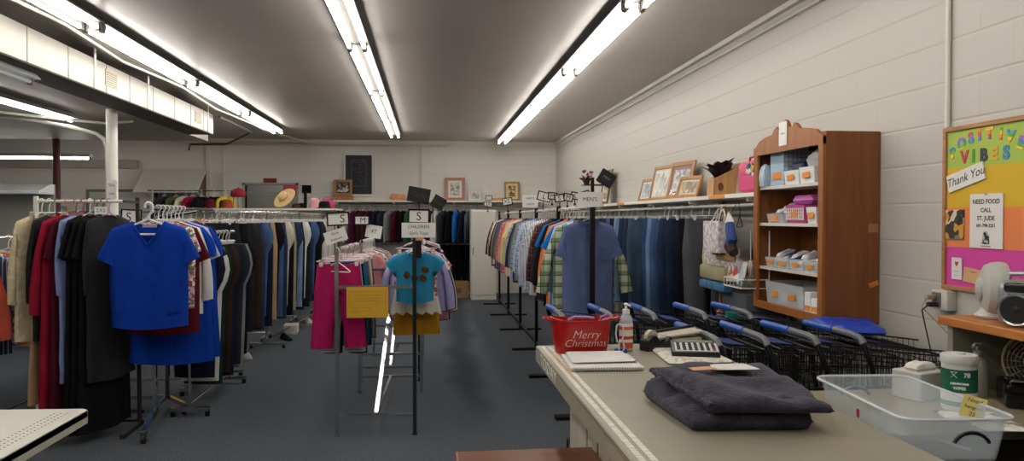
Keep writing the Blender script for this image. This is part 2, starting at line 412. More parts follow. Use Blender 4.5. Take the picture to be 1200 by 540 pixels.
# ---------------------------------------------------------------- fluorescent lamps
TUBE = glow('lamp_tube', '#fffaf1', 17.0)
HOUS = pm('lamp_housing', '#55514d', .45)
SOCK = pm('lamp_socket', '#6a6560', .5)
def make_fixture():
    t = thing('fluorescent_light', '', 'ceiling light', group='long rows of fluorescent ceiling lights')
    bm = B(); prism(bm, [(-.05, 0), (.05, 0), (.10, -.05), (.10, -.062), (-.10, -.062), (-.10, -.05)], -1.165, 1.165, 'xz'); obj('housing', bm, HOUS, t)
    for s in (-1, 1):
        bm = B(); tube(bm, [(s*.062, -1.115, -.098), (s*.062, 1.115, -.098)], .0155, 8); obj('lamp_tube', bm, TUBE, t)
        for e in (-1, 1): bm = B(); bb(bm, s*.062-.017, s*.062+.017, e*1.115+(0 if e > 0 else -.045), e*1.115+(.045 if e > 0 else 0), -.12, -.06); obj('socket', bm, SOCK, t)
    return t
F0 = make_fixture()
rows = {'left': (-2.57, 11.92, 2.36, 'nearest the white duct'), 'middle': (-.61, 12.38, 2.36, 'over the children racks'), 'right': (1.41, 13.22, 2.345, 'nearest the right block wall')}
first = True
for nm, (x, yl, pitch, where) in rows.items():
    for k in range(6):
        y = yl-pitch*k
        lb = f'twin tube ceiling light {where}, {nth(k+1)} from the far wall'
        if first: F0.location = (x, y, ZC); F0['label'] = lb; first = False
        else: dup(F0, (x, y, ZC), 0, lb)
# left low area: single strips
def strip(loc, rz, label, L=2.3, lit=True):
    t = thing('strip_light', label, 'ceiling light', loc, rz)
    bm = B(); prism(bm, [(-.03, 0), (.03, 0), (.075, -.05), (.07, -.055), (-.07, -.055), (-.075, -.05)], -L/2, L/2, 'xz'); obj('reflector', bm, pm('reflector_white', '#e4e8e8', .3), t)
    bm = B(); tube(bm, [(0, -L/2+.03, -.075), (0, L/2-.03, -.075)], .017, 8); obj('lamp_tube', bm, TUBE if lit else pm('tube_off', '#dfe6ea', .3), t)
    for e in (-1, 1): bm = B(); bb(bm, -.02, .02, e*(L/2-.02)-.01, e*(L/2-.02)+.01, -.1, -.05); obj('socket', bm, SOCK, t)
    return t
strip((-4.06, 7.85, 2.735), 0, 'single lit strip light under the low ceiling at left')
strip((-6.6, 12.6, 2.58), PI/2, 'lit strip light running across the far left area', 2.4)
strip((-7.2, 9.2, 2.735), 0, 'lit strip light deep in the low left area')
s = strip((-3.22, 5.30, 2.73), rad(0), 'unlit white strip light with wide reflector below the duct', 2.3, False)
strip((-6.2, 2.0, 2.735), 0, 'lit strip light in the low left area near the front')
strip((-3.1, 16.2, 3.09), PI/2, 'added unseen strip light brightening the room behind the pass-through', 1.2)  # unseen fixture, added so the room behind the opening isn't dark
# ---------------------------------------------------------------- pipes
PIPE = pm('conduit_paint', '#d2cec3', .4)
def pipe(name, pts, r, label, mat=PIPE, n=8):
    bm = B(); tube(bm, pts, r, n); return one(name, bm, mat, label, 'pipe')
pipe('conduit', [(2.585, 3.455, 2.004), (2.585, 3.455, 2.98)], .0125, 'painted conduit running up the right wall above the notice board corner')
pipe('conduit', [(-4.9, 8.85, 2.70), (-4.5, 8.85, 2.66), (-4.0, 8.85, 2.57), (-3.74, 8.85, 2.50), (-3.66, 8.85, 2.44), (-3.625, 8.85, 2.34), (-3.62, 8.85, 1.2), (-3.62, 8.85, .02)], .022, 'white conduit bending down beside the round column')
pipe('conduit', [(-5.6, 8.3, 2.72), (-4.6, 8.6, 2.69), (-3.7, 8.95, 2.63), (-3.52, 9.3, 2.70)], .016, 'thin white conduit under the low ceiling near the column')
pipe('conduit', [(-4.2, 15.0, 3.0), (.35, 15.0, 3.0), (.42, 15.0, 3.02)], .02, 'long conduit along the top of the far wall')
pipe('conduit', [(-.16, 15.07, 3.0), (-.16, 15.07, 1.95)], .014, 'thin conduit down the far wall beside the pink frame')
pipe('conduit', [(-2.86, 3, 3.08), (-2.88, 5, 3.06), (-2.84, 6.2, 3.07), (-2.92, 7.5, 3.05), (-2.85, 9.0, 3.07), (-2.9, 10.5, 3.04), (-2.82, 12.4, 3.06), (-2.80, 13.2, 3.05), (-2.3, 14.9, 3.02)], .014, 'white cable sagging along the ceiling above the duct')
pipe('conduit', [(-2.95, 10.9, 2.98), (-3.0, 13, 3.0), (-3.9, 14.9, 2.98), (-4.6, 14.95, 2.97), (-4.62, 14.95, 2.85)], .02, 'dark bent conduit at the far end of the duct', pm('dark_pipe', '#5b544d', .5))
bm = B(); lathe(bm, [(.05, 0), (.05, 2.86)], (-5.6, 11.9, 0), 14)
struct('trim_5', bm, pm('red_post', '#5e1a20', .5), 'dark red post in the far left area', 'post', 35)
# ---------------------------------------------------------------- hatch flap, signs on the far wall
flap = thing('hatch_flap', 'white hatch flap propped open above the counter opening in the far wall', 'hatch', (-4.89, 15.02, 2.5))
bm = B(); box(bm, (0, -.29, -.24), (1.16, .025, .76), 0, Matrix.Rotation(rad(-52), 3, 'X'), .004); obj('flap_panel', bm, WHITE, flap)
bm = B(); rod(bm, (.5, -.50, -.42), (.5, .05, -.55), .008); rod(bm, (-.5, -.50, -.42), (-.5, .05, -.55), .008); obj('prop_rod', bm, PIPE, flap)
bm = B(); bb(bm, -3.25, -3.0, 15.07, 15.095, 2.245, 2.33); one('wall_sign', bm, pm('sign_red', '#8c1f2a', .5), 'small dark red sign above the pass-through opening', 'sign')
bm = B(); bb(bm, -2.86, -2.60, 15.0, 15.01, 1.98, 2.19); one('wall_sign', bm, pm('sign_pink', '#cf3f5e', .6), 'pink red paper sign hanging in the pass-through corner', 'sign')
bm = B(); bb(bm, -5.32, -5.18, 14.9, 14.95, 1.7, 1.9); 
bm.free()
# far left wall bits
t = thing('wall_telephone', 'grey wall telephone box on the far left wall', 'telephone', (-7.0, 15.05, 1.62))
bm = B(); bb(bm, -.1, .1, -.07, .05, -.16, .16, 0, .015, 2); obj('case', bm, pm('grey_plastic', '#8e9296', .4), t)
bm = B(); bb(bm, -.06, .06, -.085, -.068, -.04, .1); obj('face_plate', bm, pm('pale_plastic', '#c4c8ca', .4), t)
bm = B(); bb(bm, -7.75, -7.35, 15.07, 15.09, 1.52, 1.78); one('wall_notice', bm, pm('lime_paper', '#86b03c', .7), 'lime green notice on the far left wall', 'notice')
bm = B()
for a, b2, c, d in ((-6.55, -6.5, 1.0, 2.05), (-5.2, -5.15, 1.0, 2.05), (-6.55, -5.15, 2.05, 2.1)): bb(bm, a, b2, 15.04, 15.09, c, d)
bb(bm, -6.5, -5.2, 15.06, 15.09, 0, 2.05, 1)
struct('door_1', bm, [pm('door_frame_grey', '#6d6a66', .5), pm('door_grey', '#c4c0b6', .5)], 'pale door with a dark frame on the far left wall', 'door')
# ================================================================ garments (local frame: origin on the rail axis, width along x, front = -y)
def sew(name, grids, fold=(.006, 26, 0.0), top=-.1, bot=-.8, mats=None, sway=0.0, ymat=None):
    A, k, ph = fold
    bm = bmesh.new()
    def off(x, z):
        r = min(1, max(0, (top-.09-z)/max(.05, (top-.09-bot)*.7)))
        w1 = noise.noise(Vector((x*8+ph*7, z*5+ph, ph*3))); w2 = noise.noise(Vector((x*21+ph*5, z*13, ph)))
        return A*r*((math.sin(k*x+ph+2.2*z)+.5*math.sin(k*1.9*x-ph*2+4*z))/1.5 + .8*w1 + .45*w2) + sway*r*r
    for g in grids:
        for sg in (-1, 1):
            V = [[bm.verts.new((e[0], sg*e[2]+off(e[0], e[1]), e[1]+(e[3] if sg > 0 and len(e) > 3 else 0))) for e in row] for row in g]
            for a, b in zip(V, V[1:]):
                for i in range(len(a)-1):
                    q = (a[i], a[i+1], b[i+1], b[i])
                    try: bm.faces.new(q if sg < 0 else q[::-1])
                    except ValueError: pass
    bmesh.ops.remove_doubles(bm, verts=bm.verts, dist=2e-4)
    dead = [f for f in bm.faces if f.calc_area() < 1e-9]
    if dead: bmesh.ops.delete(bm, geom=dead, context='FACES')
    bmesh.ops.recalc_face_normals(bm, faces=bm.faces)
    for f in bm.faces: f.smooth = True
    me = bpy.data.meshes.new(name); bm.to_mesh(me); bm.free()
    me.materials.append(mats or MATS['cloth_black']); me.shade_smooth()
    return me
def shirt(name, sw=.215, nw=.08, L=.68, cw=.235, hw=.235, ad=.21, sl=.2, sa=32, cuff=.075, T=.022, dip=.035, fold=(.007, 26, 0), sleeves=True, N=12, R=12, m=6, flare=0.0, waist=None, seed=0, sway=0.0, back=.6, nexp=2):
    rr = random.Random(seed); k = 4; z0 = -.088
    def seam(x):
        ax = abs(x)
        return z0-.36*max(0, ax-nw*.8)
    def ztop(x):
        ax = abs(x)
        return seam(nw)-dip*max(0, 1-(ax/nw)**nexp) if ax <= nw else seam(x)
    us = [-1+2*i/N for i in range(N+1)]
    # make columns land on the neck edge
    un = nw/sw; us = [-1, -.85, -.68, -un-.06, -un, -un*.7, -un*.35, 0, un*.35, un*.7, un, un+.06, .68, .85, 1]
    zs = seam(sw); hem = z0-L; body = []
    for j in range(k+R+1):
        row = []
        for u in us:
            if j <= k:
                q = (j/k)**1.5; wj = sw+(cw-sw)*q; x = u*wj; zt = ztop(u*sw); z = zt+(zs-ad-zt)*q
            else:
                q = (j-k)/R; wj = cw+(hw-cw)*q
                if waist: wj -= (cw-waist)*math.sin(PI*min(1, q*1.5))*.9 if q < .66 else 0
                wj += flare*q*q; x = u*wj; z = zs-ad+(hem-(zs-ad))*q - .012*math.cos(u*2.2)*q
            ta = .8*T*math.sin(PI*j/k) if (j <= k and sleeves) else 0.0
            if j == 0:
                t = min(.034, T*1.25)*math.sqrt(max(0, 1-(u*sw/nw)**2)) if abs(u) < un else 0.0
            else:
                ramp = min(1, .55+.15*j)
                t = T*ramp*math.sqrt(max(0, 1-abs(u)**5))
                t = t*(1-abs(u)**8)+ta*abs(u)**8
            bz = 0.0
            if j <= k and abs(u) < un: bz = dip*max(0, 1-(abs(u)*sw/nw)**nexp)*back*(1-j/k)
            row.append((x, z, t, bz))
        body.append(row)
    grids = [body]
    if sleeves:
        for s in (-1, 1):
            a = rad(sa+rr.uniform(-5, 5)); A0 = Vector((s*sw, zs)); d = Vector((s*math.sin(a), -math.cos(a))); p = Vector((-s*math.cos(a), -math.sin(a)))
            C0 = A0+d*sl; C1 = C0+p*2*cuff
            if sa < 20: C1 = C0+Vector((-s*2*cuff*.8, -.02))
            g = []
            for j in range(k+1):
                q = (j/k)**1.5; Aj = Vector((s*(sw+(cw-sw)*q), zs-ad*q)); Cj = C0+(C1-C0)*q; row = []; q = j/k
                for i in range(m+1):
                    e = i/m; P = Aj+(Cj-Aj)*e
                    if sa < 20 and j == 0: P += Vector((s*.03*math.sin(PI*e), 0))
                    t = .8*T*math.sin(PI*q)*(1-.25*e)
                    row.append((P.x, P.y, t))
                g.append(row)
            grids.append(g)
    return sew(name, grids, fold, z0, hem, sway=sway)
def pants(name, ww=.19, hip=.215, L=1.0, rise=.26, hemw=.1, T=.02, z0=-.104, fold=(.007, 22, 0), spread=.0):
    k, R = 4, 12; us = [-1, -.8, -.6, -.4, -.2, 0, .2, .4, .6, .8, 1]; top = []
    for j in range(k+1):
        q = j/k; w_ = ww+(hip-ww)*q; row = []
        for u in us:
            prof = math.sqrt(max(0, 1-abs(u)**4)); leg = math.sin(PI*min(1, abs(u)))**.7 if 0 < abs(u) < 1 else 0
            t = (T*.55+T*.45*q)*(prof*(1-q)+leg*q) if j else .009*prof
            row.append((u*w_, z0-rise*q-(.012*(1-abs(u)) if j == 0 else 0), t))
        top.append(row)
    grids = [top]
    for s in (-1, 1):
        g = []
        for j in range(R+1):
            q = j/R; row = []; out = hip+(ww*.55+hemw*.9+spread-hip)*q; inn = (out-2*hemw)*min(1, q*1.6) if q > 0 else 0
            inn = max(inn, .006*min(1, q*6)) if q > 0 else 0
            for i in range(6):
                v = i/5; x = s*(inn+(out-inn)*v); t = T*math.sin(PI*v)**.7 if 0 < v < 1 else 0
                row.append((x, z0-rise-(L-rise)*q, t))
            g.append(row if s > 0 else row[::-1])
        grids.append(g)
    return sew(name, grids, fold, z0, z0-L)
def half_pants(name, w0=.105, w1=.115, L=1.0, T=.022, z0=-.104, fold=(.006, 30, 0), taper=.8):
    """trousers folded lengthwise over each other on a clip hanger"""
    g = []
    for j in range(13):
        q = j/12; lo = -w0+.02*q; hi = w1*(1+.25*math.sin(PI*min(1, q*3))*(q < .33)) - w1*(1-taper)*q; row = []
        for i in range(7):
            v = i/6; t = (T*(.45+.55*min(1, q*4)))*math.sin(PI*v)**.6 if 0 < v < 1 else 0
            row.append((lo+(hi-lo)*v, z0-L*q, t))
        g.append(row)
    return sew(name, [g], fold, z0, z0-L)
def skirt(name, ww=.15, hw=.22, L=.4, T=.02, z0=-.1, fold=(.01, 50, 0), wav=0.0):
    g = []
    for j in range(9):
        q = j/8; w_ = ww+(hw-ww)*q; row = []
        for i in range(17):
            u = -1+i/8; t = T*(.5+.5*q)*math.sqrt(max(0, 1-abs(u)**4))
            row.append((u*w_, z0-L*q-wav*math.sin(i*2.1)*q, t))
        g.append(row)
    return sew(name, [g], fold, z0, z0-L)
def band_mesh(name, ww, h=.04, z0=-.104, extra=.003, tt=.009):
    g = []
    for q in (0, 1):
        g.append([(u*(ww+.002*q+.002), z0+.004-h*q, (tt*(1-q)+.0135*q)*math.sqrt(max(0, 1-abs(u)**4))+(extra if abs(u) < 1 else 0)) for u in (-1, -.8, -.4, 0, .4, .8, 1)])
    return sew(name, [g], (0, 1, 0))

# ---------------------------------------------------------------- hangers
HM = {'white': pm('hanger_white', '#eceae6', .3), 'black': pm('hanger_black', '#18181a', .35), 'clear': pm('hanger_grey', '#b9bcc0', .25), 'pink': pm('hanger_pink', '#dc8ba4', .4), 'orange': pm('hanger_orange', '#d96f3a', .4), 'red': pm('hanger_red', '#9c2032', .4), 'lilac': pm('hanger_lilac', '#c074c8', .4)}
CHROME = pm('chrome', '#c9ccd0', .16, 1.0)
STEEL = pm('steel', '#8e9092', .35, 1.0)
def _hook(bm, rr=.0185, r=.0028, mi=0):
    pts = [(rr*math.cos(rad(a)), 0, rr*math.sin(rad(a))) for a in range(200, -61, -20)]
    pts += [(.004, 0, -.030), (0, 0, -.045), (0, 0, -.078)]
    tube(bm, pts, r, 6, mi=mi)
def hanger_mesh(kind):
    bm = B()
    if kind in ('tube', 'kid'):
        h, d = (.178, .076) if kind == 'tube' else (.118, .062); r = .004
        _hook(bm, r=.0036)
        tube(bm, [(-.0, 0, -.078), (-h*.5, 0, -.078-d*.48), (-h, 0, -.078-d), (-h-.004, 0, -.084-d), (-h+.004, 0, -.089-d), (0, 0, -.089-d), (h-.004, 0, -.089-d), (h+.004, 0, -.084-d), (h, 0, -.078-d), (h*.5, 0, -.078-d*.48)], r, 6, cyc=True)
    else:
        _hook(bm); h = .155 if kind == 'clip' else .085
        tube(bm, [(-h, 0, -.079), (h, 0, -.079)], .004, 6)
        for s in (-1, 1):
            for e in (-1, 1): box(bm, (s*(h-.03), e*.0215, -.094), (.024, .003, .042))
            box(bm, (s*(h-.03), 0, -.078), (.024, .046, .012))
    return mesh_of(bm, 'hanger_'+kind, HM['white'])
HMESH = {k: hanger_mesh(k) for k in ('tube', 'kid', 'clip', 'fold')}
def hanger(kind, colour, loc, rz, label, group=None):
    o = bpy.data.objects.new('hanger', HMESH[kind]); COL.objects.link(o)
    if colour != 'white': recolor(o, HM[colour])
    o.location = loc; o.rotation_euler = (0, 0, rz)
    return tag(o, label, 'hanger', group)
def hang(name, me, m, label, cat, loc, rz, group=None, hk='tube', hc='white', hlabel=None, hgroup=None, parts=()):
    """a garment on its hanger: two things; parts = [(name, mesh, material, label)] of the garment"""
    o = bpy.data.objects.new(name, me); COL.objects.link(o)
    recolor(o, m); o.location = loc; o.rotation_euler = (0, 0, rz); tag(o, label, cat, group)
    for pn, pme, pmt, pl in parts:
        c = bpy.data.objects.new(pn, pme); COL.objects.link(c); c.parent = o
        if pmt is not None: recolor(c, pmt)
        if pl: c['label'] = pl
    if hk: hanger(hk, hc, loc, rz, hlabel or f'{hc} hanger of the {label}', hgroup)
    return o
# ---------------------------------------------------------------- cloth colours
for n, c in {'black': '#141416', 'charcoal': '#2e3036', 'navy': '#1a2236', 'royal': '#1140a8', 'cobalt': '#0f3aa0', 'maroon': '#571424', 'burgundy': '#4a1020', 'red': '#8e1730', 'magenta': '#b01e5e', 'coral': '#d8614e', 'peach': '#e09a78', 'orange': '#d9763a', 'rust': '#8c3f28', 'brown': '#3a2a22', 'tan': '#b39570', 'khaki': '#a39b7c', 'cream': '#d6cbb0', 'white': '#dcdad6', 'offwhite': '#cfcabd', 'grey': '#85878c', 'lightgrey': '#b4b6ba', 'slate': '#556070', 'polo': '#5a6a92', 'skyblue': '#7d9cc8', 'lightblue': '#a9bcd8', 'bright': '#1b6fc0', 'teal': '#2a6f86', 'turquoise': '#2d86ac', 'green': '#2e5a40', 'darkgreen': '#17342e', 'olive': '#5a5a3e', 'yellow': '#d9bb3a', 'paleyellow': '#ddd094', 'mustard': '#a8781c', 'lavender': '#a3a3d6', 'periwinkle': '#7f8fc0', 'purple': '#5c3a78', 'plum': '#571a3e', 'pink': '#d99aa8', 'rose': '#c98484', 'darkbrown': '#2b211d', 'mauve': '#8a6a78', 'midgrey': '#56575c'}.items(): cloth_mat(n, c)
for n, c in {'mid': '#45608a', 'dark': '#2a3852', 'indigo': '#1f2b44', 'light': '#7590b4', 'blue': '#375280', 'grey': '#5a646e', 'black': '#202228', 'green': '#42566a'}.items(): denim(n, c)
striped('stripe_bluewhite', '#c9d0dc', '#6f7fa0', 55, .35); striped('stripe_greywhite', '#d2d2d2', '#7d838c', 45, .4); striped('stripe_navy', '#32405e', '#9aa6bc', 38, .25)
striped('stripe_red', '#c8a49c', '#8a3c3c', 40, .4); striped('stripe_kid', '#e0d8d0', '#2c3a6a', 22, .5, 2); striped('stripe_tan', '#c8b79a', '#8a7458', 50, .3)
plaid('plaid_green', '#c7cdb0', '#3f6a44', '#20382a', 11); plaid('plaid_brown', '#7a4a3c', '#4a2c2a', '#b48a78', 14); plaid('plaid_maroon', '#4e1e28', '#2a1620', '#8a5a62', 14)
plaid('plaid_blue', '#9fb0cc', '#5670a0', '#e4e8ee', 18); plaid('plaid_grey', '#9a9ca2', '#5c6068', '#d2d2d6', 18); plaid('plaid_coral', '#d99a84', '#a8503e', '#efe0d0', 16)
spotted('print_floral', ['#d8b4b0', '#a8485c', '#e8e0d4', '#6f7f6a'], 55); spotted('print_blue', ['#cdd6e2', '#7690b8', '#e6e6ea', '#4a5f8c'], 60); spotted('print_dark', ['#1c1c26', '#3a2a48', '#22202a', '#6a4a5a'], 45)
spotted('print_spot', ['#e4e0da', '#8c8a90', '#e4e0da', '#b6a8a0'], 70); spotted('print_multi', ['#d0506a', '#e8c070', '#5a8ab0', '#e8e4da', '#7a4a8a'], 60)
CN = {}
def cm(n): return MATS.get('cloth_'+n) or MATS.get('denim_'+n) or MATS[n]
# shirt meshes
TEE = [shirt('tee', sl=.2, sa=21+3*i, L=.68+.02*i, fold=(.007, 24+3*i, i*1.3), seed=i) for i in range(3)]
LONG = [shirt('long_shirt', sl=.54, sa=9+2*i, cuff=.055, L=.72+.03*i, T=.024, fold=(.008, 22+4*i, i*1.9), m=7, seed=10+i) for i in range(4)]
COLLAR = None
def collar_mesh(nw=.082, z=-.083, h=.034, T=.034, name='collar'):
    """turned-down collar: two leaves meeting at the front and a stand behind"""
    bm = B(); n = 16; up, dn = [], []
    for i in range(n+1):
        a = -PI/2+.16+(2*PI-.32)*i/n; c, s = math.cos(a), math.sin(a)
        f = max(0, -s)
        up.append(bm.verts.new((c*nw*.92, s*T*1.0, z+.006-.028*f)))
        dn.append(bm.verts.new((c*(nw+.012)+.0*f, s*(T+.010)-.002, z-h*(.40+.80*f)-.006)))
    for i in range(n):
        fc = bm.faces.new((up[i], up[i+1], dn[i+1], dn[i])); fc.smooth = True
    r = bmesh.ops.solidify(bm, geom=list(bm.faces), thickness=.003)
    return mesh_of(bm, name, MATS['cloth_black'])
COLLAR = collar_mesh()
BLACKM = pm('black_metal', '#121214', .4, .3)
RAILR = .0112
# ================================================================ men's rack
t = thing('clothes_rack', "long black clothes rack of men's shirts down the right of the aisle", 'clothes rack', (1.25, 5.6, 0))
ups = [0, 1.5, 3.0, 4.55, 6.1, 7.6]
for y in ups:
    bm = B(); bb(bm, -.018, .018, y-.018, y+.018, .02, 1.66); obj('upright', bm, BLACKM, t)
    bm = B(); bb(bm, -.29, .29, y-.045, y+.045, .0, .025); obj('foot', bm, BLACKM, t)
bm = B(); rod(bm, (0, .018, 1.62), (0, 7.6, 1.62), RAILR, 10); obj('rail', bm, CHROME, t)
bm = B(); bb(bm, -.012, .012, 0, 7.6, .07, .1); obj('bottom_bar', bm, BLACKM, t)
bm = B(); bb(bm, -.012, .012, -.012, .012, 1.66, 1.86); bb(bm, -.07, .11, -.05, .1, 1.80, 1.806); obj('sign_post', bm, BLACKM, t)
mens = [  # material, mesh kind, colour words
 ('plaid_green', 'X', 'green and white plaid'), ('lightblue', 'L', 'pale blue'), ('bright', 'T', 'bright blue'), ('peach', 'L', 'peach'), ('orange', 'L', 'orange'), ('black', 'L', 'black'), ('bright', 'T', 'bright blue'), ('charcoal', 'L', 'charcoal'), ('plaid_maroon', 'L', 'dark maroon plaid'), ('plaid_brown', 'L', 'brown plaid'),
 ('stripe_greywhite', 'L', 'grey and white striped'), ('stripe_bluewhite', 'L', 'blue and white striped'), ('print_spot', 'L', 'pale patterned'), ('stripe_greywhite', 'L', 'grey and white striped'), ('plaid_blue', 'L', 'light blue checked'), ('stripe_bluewhite', 'L', 'blue and white striped'), ('lightblue', 'L', 'pale blue'), ('plaid_grey', 'L', 'grey checked'), ('grey', 'L', 'mid grey'), ('slate', 'L', 'slate grey'), ('charcoal', 'L', 'charcoal'), ('plaid_grey', 'T', 'grey checked'), ('lavender', 'L', 'lavender'), ('paleyellow', 'T', 'pale yellow'), ('yellow', 'L', 'yellow'), ('lightblue', 'L', 'pale blue'), ('peach', 'L', 'peach'), ('coral', 'L', 'coral'), ('plaid_coral', 'L', 'coral checked'), ('mauve', 'L', 'mauve'), ('royal', 'L', 'royal blue'), ('slate', 'L', 'slate grey'), ('olive', 'L', 'olive'), ('charcoal', 'L', 'charcoal'), ('grey', 'L', 'mid grey'), ('brown', 'L', 'dark brown'), ('white', 'L', 'white'), ('stripe_red', 'L', 'red striped'), ('charcoal', 'L', 'charcoal')]
y = 5.98
XL = shirt('plaid_shirt', sl=.56, sa=16, cuff=.06, sw=.225, cw=.25, hw=.26, L=.86, T=.022, m=7, seed=19)
for i, (mn, kd, cw) in enumerate(mens):
    me = XL if kd == 'X' else (TEE if kd == 'T' else LONG)[i % 3]
    rz = rad(3*math.sin(i*.9)-2)
    lb = f'{cw} {"short" if kd=="T" else "long"} sleeved shirt, {nth(i+1)} behind the blue polo'
    for u in ups:
        if abs(5.6+u-y) < .085: y = 5.6+u+.088
    hang('shirt', me, cm(mn), lb, 'shirt', (1.25+(.015 if i == 0 else 0), y, 1.62), rz, "shirts on the men's rack", hlabel=f'white hanger of the {nth(i+1)} shirt behind the blue polo', hgroup="hangers on the men's rack", parts=[('collar', COLLAR, cm(mn), None)])
    y += .095 if i < 4 else .158+.03*math.sin(i*2.3)
# the polo at the front
POLO = shirt('polo_shirt', sw=.198, nw=.078, L=.80, cw=.212, hw=.212, ad=.21, sl=.24, sa=21, cuff=.09, T=.03, fold=(.017, 13, .6), m=7, seed=3, R=18)
p = hang('polo_shirt', POLO, cm('polo'), "slate blue polo shirt facing out at the front of the men's rack", 'shirt', (1.25, 5.735, 1.62), rad(3), None, 'tube', 'clear', 'grey hanger holding the slate blue polo shirt', parts=[('collar', COLLAR, cm('polo'), None)])
bm = B(); prism(bm, [(-.017, -.125), (.017, -.125), (.017, -.27), (-.017, -.27)], -.033, -.030, 'xz')
obj('placket', bm, cloth_mat('placket', '#52618a'), p)
for k in range(3):
    bm = B(); lathe(bm, [(.0055, 0), (.005, .002), (.002, .002)], (0, -.0335, -.15-k*.045), 10, 0, Matrix.Rotation(PI/2, 3, 'X')); obj('button', bm, pm('button', '#c8ccd6', .3), p)
bm = B(); prism(bm, [(.07, -.30), (.15, -.30), (.15, -.395), (.11, -.41), (.07, -.395)], -.034, -.031, 'xz'); obj('chest_pocket', bm, cloth_mat('placket', '#52618a'), p)
# ---------------------------------------------------------------- signs
CARD = pm('card_white', '#e9e8e4', .6); INK = pm('ink', '#15151a', .6); SIGNF = pm('sign_frame', '#101012', .35)
def size_sign(body, loc, w_, h_, rz=0, tilt=0, label='', stem=.1, tsize=None, group=None, tx=0.0):
    """framed card on a stem that clamps to the rail below"""
    t = thing('size_sign', label, 'sign', loc, rz, group)
    R = Matrix.Rotation(rad(tilt), 3, 'Y')
    def rb(bm, c, s, mi=0): box(bm, R @ Vector(c), s, mi, R)
    f = .011
    bm = B()
    for sx in (-1, 1): rb(bm, (sx*(w_/2-f/2), 0, h_/2), (f, .012, h_))
    for z in (f/2, h_-f/2): rb(bm, (0, 0, z), (w_, .012, f))
    obj('frame', bm, SIGNF, t)
    bm = B(); rb(bm, (0, .001, h_/2), (w_-2*f, .005, h_-2*f)); obj('card', bm, CARD, t)
    if body:
        o = text(body, tsize or h_*.8, INK, t, R @ Vector((tx, -.0028, h_/2-.002)), (PI/2, 0, 0))
        o.rotation_euler = (R @ Matrix.Rotation(PI/2, 3, 'X')).to_euler()
    if stem:
        bm = B(); rod(bm, (0, .004, -stem), (0, .004, .004), .005); lathe(bm, [(.012, 0), (.012, .02)], (0, .004, -stem-.006), 10); obj('stem', bm, SIGNF, t)
    return t
def paper(name, w_, h_, loc, rz=0, label='', cat='sign', m=None, tilt=0, lines=None, lsize=.03, lean=0, ink=None, font_shear=0, thick=.0015, group=None):
    """a card standing upright, facing -y before rz"""
    t = thing(name, label, cat, loc, rz, group)
    R = Matrix.Rotation(rad(lean), 3, 'X') @ Matrix.Rotation(rad(tilt), 3, 'Y')
    bm = B(); box(bm, (0, 0, 0), (w_, thick, h_), 0, R); obj('sheet', bm, m or CARD, t)
    if lines:
        n = len(lines)
        for i, l in enumerate(lines):
            body, sz = l if isinstance(l, tuple) else (l, lsize)
            o = text(body, sz, ink or INK, t, R @ Vector((0, -thick/2-.0004, h_*(.5-(i+.62)/(n+.25)))), shear=font_shear, ext=.0002)
            o.rotation_euler = (R @ Matrix.Rotation(PI/2, 3, 'X')).to_euler()
    return t
s = paper('rack_sign', .19, .115, (1.225, 5.572, 1.69), 0, "white MEN'S card at the top of the near rack upright", 'sign', lines=[("MEN'S", .042)])
size_sign('L', (1.33, 8.6, 1.745), .165, .11, 0, 14, "black framed L size sign tilted above the men's shirts", .105)
size_sign('XL', (1.05, 9.9, 1.72), .14, .1, 0, -8, 'black framed XL size sign beyond the tilted L sign', .08)
size_sign('2X', (.86, 10.9, 1.71), .13, .08, 0, 4, 'small framed 2X size sign at the far end of the rack', .07)
paper('rack_sign', .2, .16, (1.28, 9.35, 1.76), 0, "large white paper behind the L sign on the men's rack", 'sign', lines=[('SHIRTS', .035), ('LARGE', .035)])
for i, (x, z, tl, yy) in enumerate(((1.20, 1.70, -8, 6.75), (1.30, 1.71, 12, 6.9), (1.38, 1.72, -14, 6.45), (1.22, 1.735, 6, 7.3), (1.40, 1.73, 10, 7.05))):
    size_sign('SMLML'[i], (x, yy, z-.005), .095, .075, 0, tl, f"framed {'SMLML'[i]} size sign clustered behind the MEN'S card, {nth(i+1)} of five" , .05, group="size signs behind the MEN'S card")
# slate and flowers on the post top
SLATE = pm('slate_board', '#1d1e22', .7, var=.15, vs=20)
t = thing('chalkboard', 'small dark chalkboard tilted on top of the rack post beside flowers', 'chalkboard', (1.325, 5.56, 1.812))
R = Matrix.Rotation(rad(32), 3, 'Y')
bm = B(); box(bm, R @ Vector((0, 0, .045)), (.115, .008, .1), 0, R); obj('board', bm, SLATE, t)
bm = B(); 
for sx in (-1, 1): box(bm, R @ Vector((sx*.06, -.001, .045)), (.006, .012, .106), 0, R)
for sz in (-.008, .098): box(bm, R @ Vector((0, -.001, sz)), (.12, .012, .006), 0, R)
obj('frame', bm, SIGNF, t)
o = text('MENS', .024, pm('chalk', '#8d8f92', .9), t, R @ Vector((0, -.0045, .05))); o.rotation_euler = (R @ Matrix.Rotation(PI/2, 3, 'X')).to_euler()
t = thing('flower_arrangement', "red and pink silk flowers above the MEN'S card", 'flowers', (1.205, 5.61, 1.806))
bm = B(); lathe(bm, [(.02, 0), (.028, .03), (.03, .032), (.026, .03)], (0, 0, 0), 12); obj('pot', bm, pm('pot_brown', '#4b2f24', .7), t)
bm = B(); r2 = random.Random(4)
for k in range(16):
    a = r2.uniform(0, 2*PI); rr = r2.uniform(.01, .05); z = .03+r2.uniform(.0, .08); sphere(bm, (rr*math.cos(a), rr*math.sin(a)*.8, z), .013, 0, u=8, v=5)
obj('blossom', bm, spotted('petal_mix', ['#7a2230', '#b8788a', '#4a1822', '#c8b0a8'], 60), t)
bm = B()
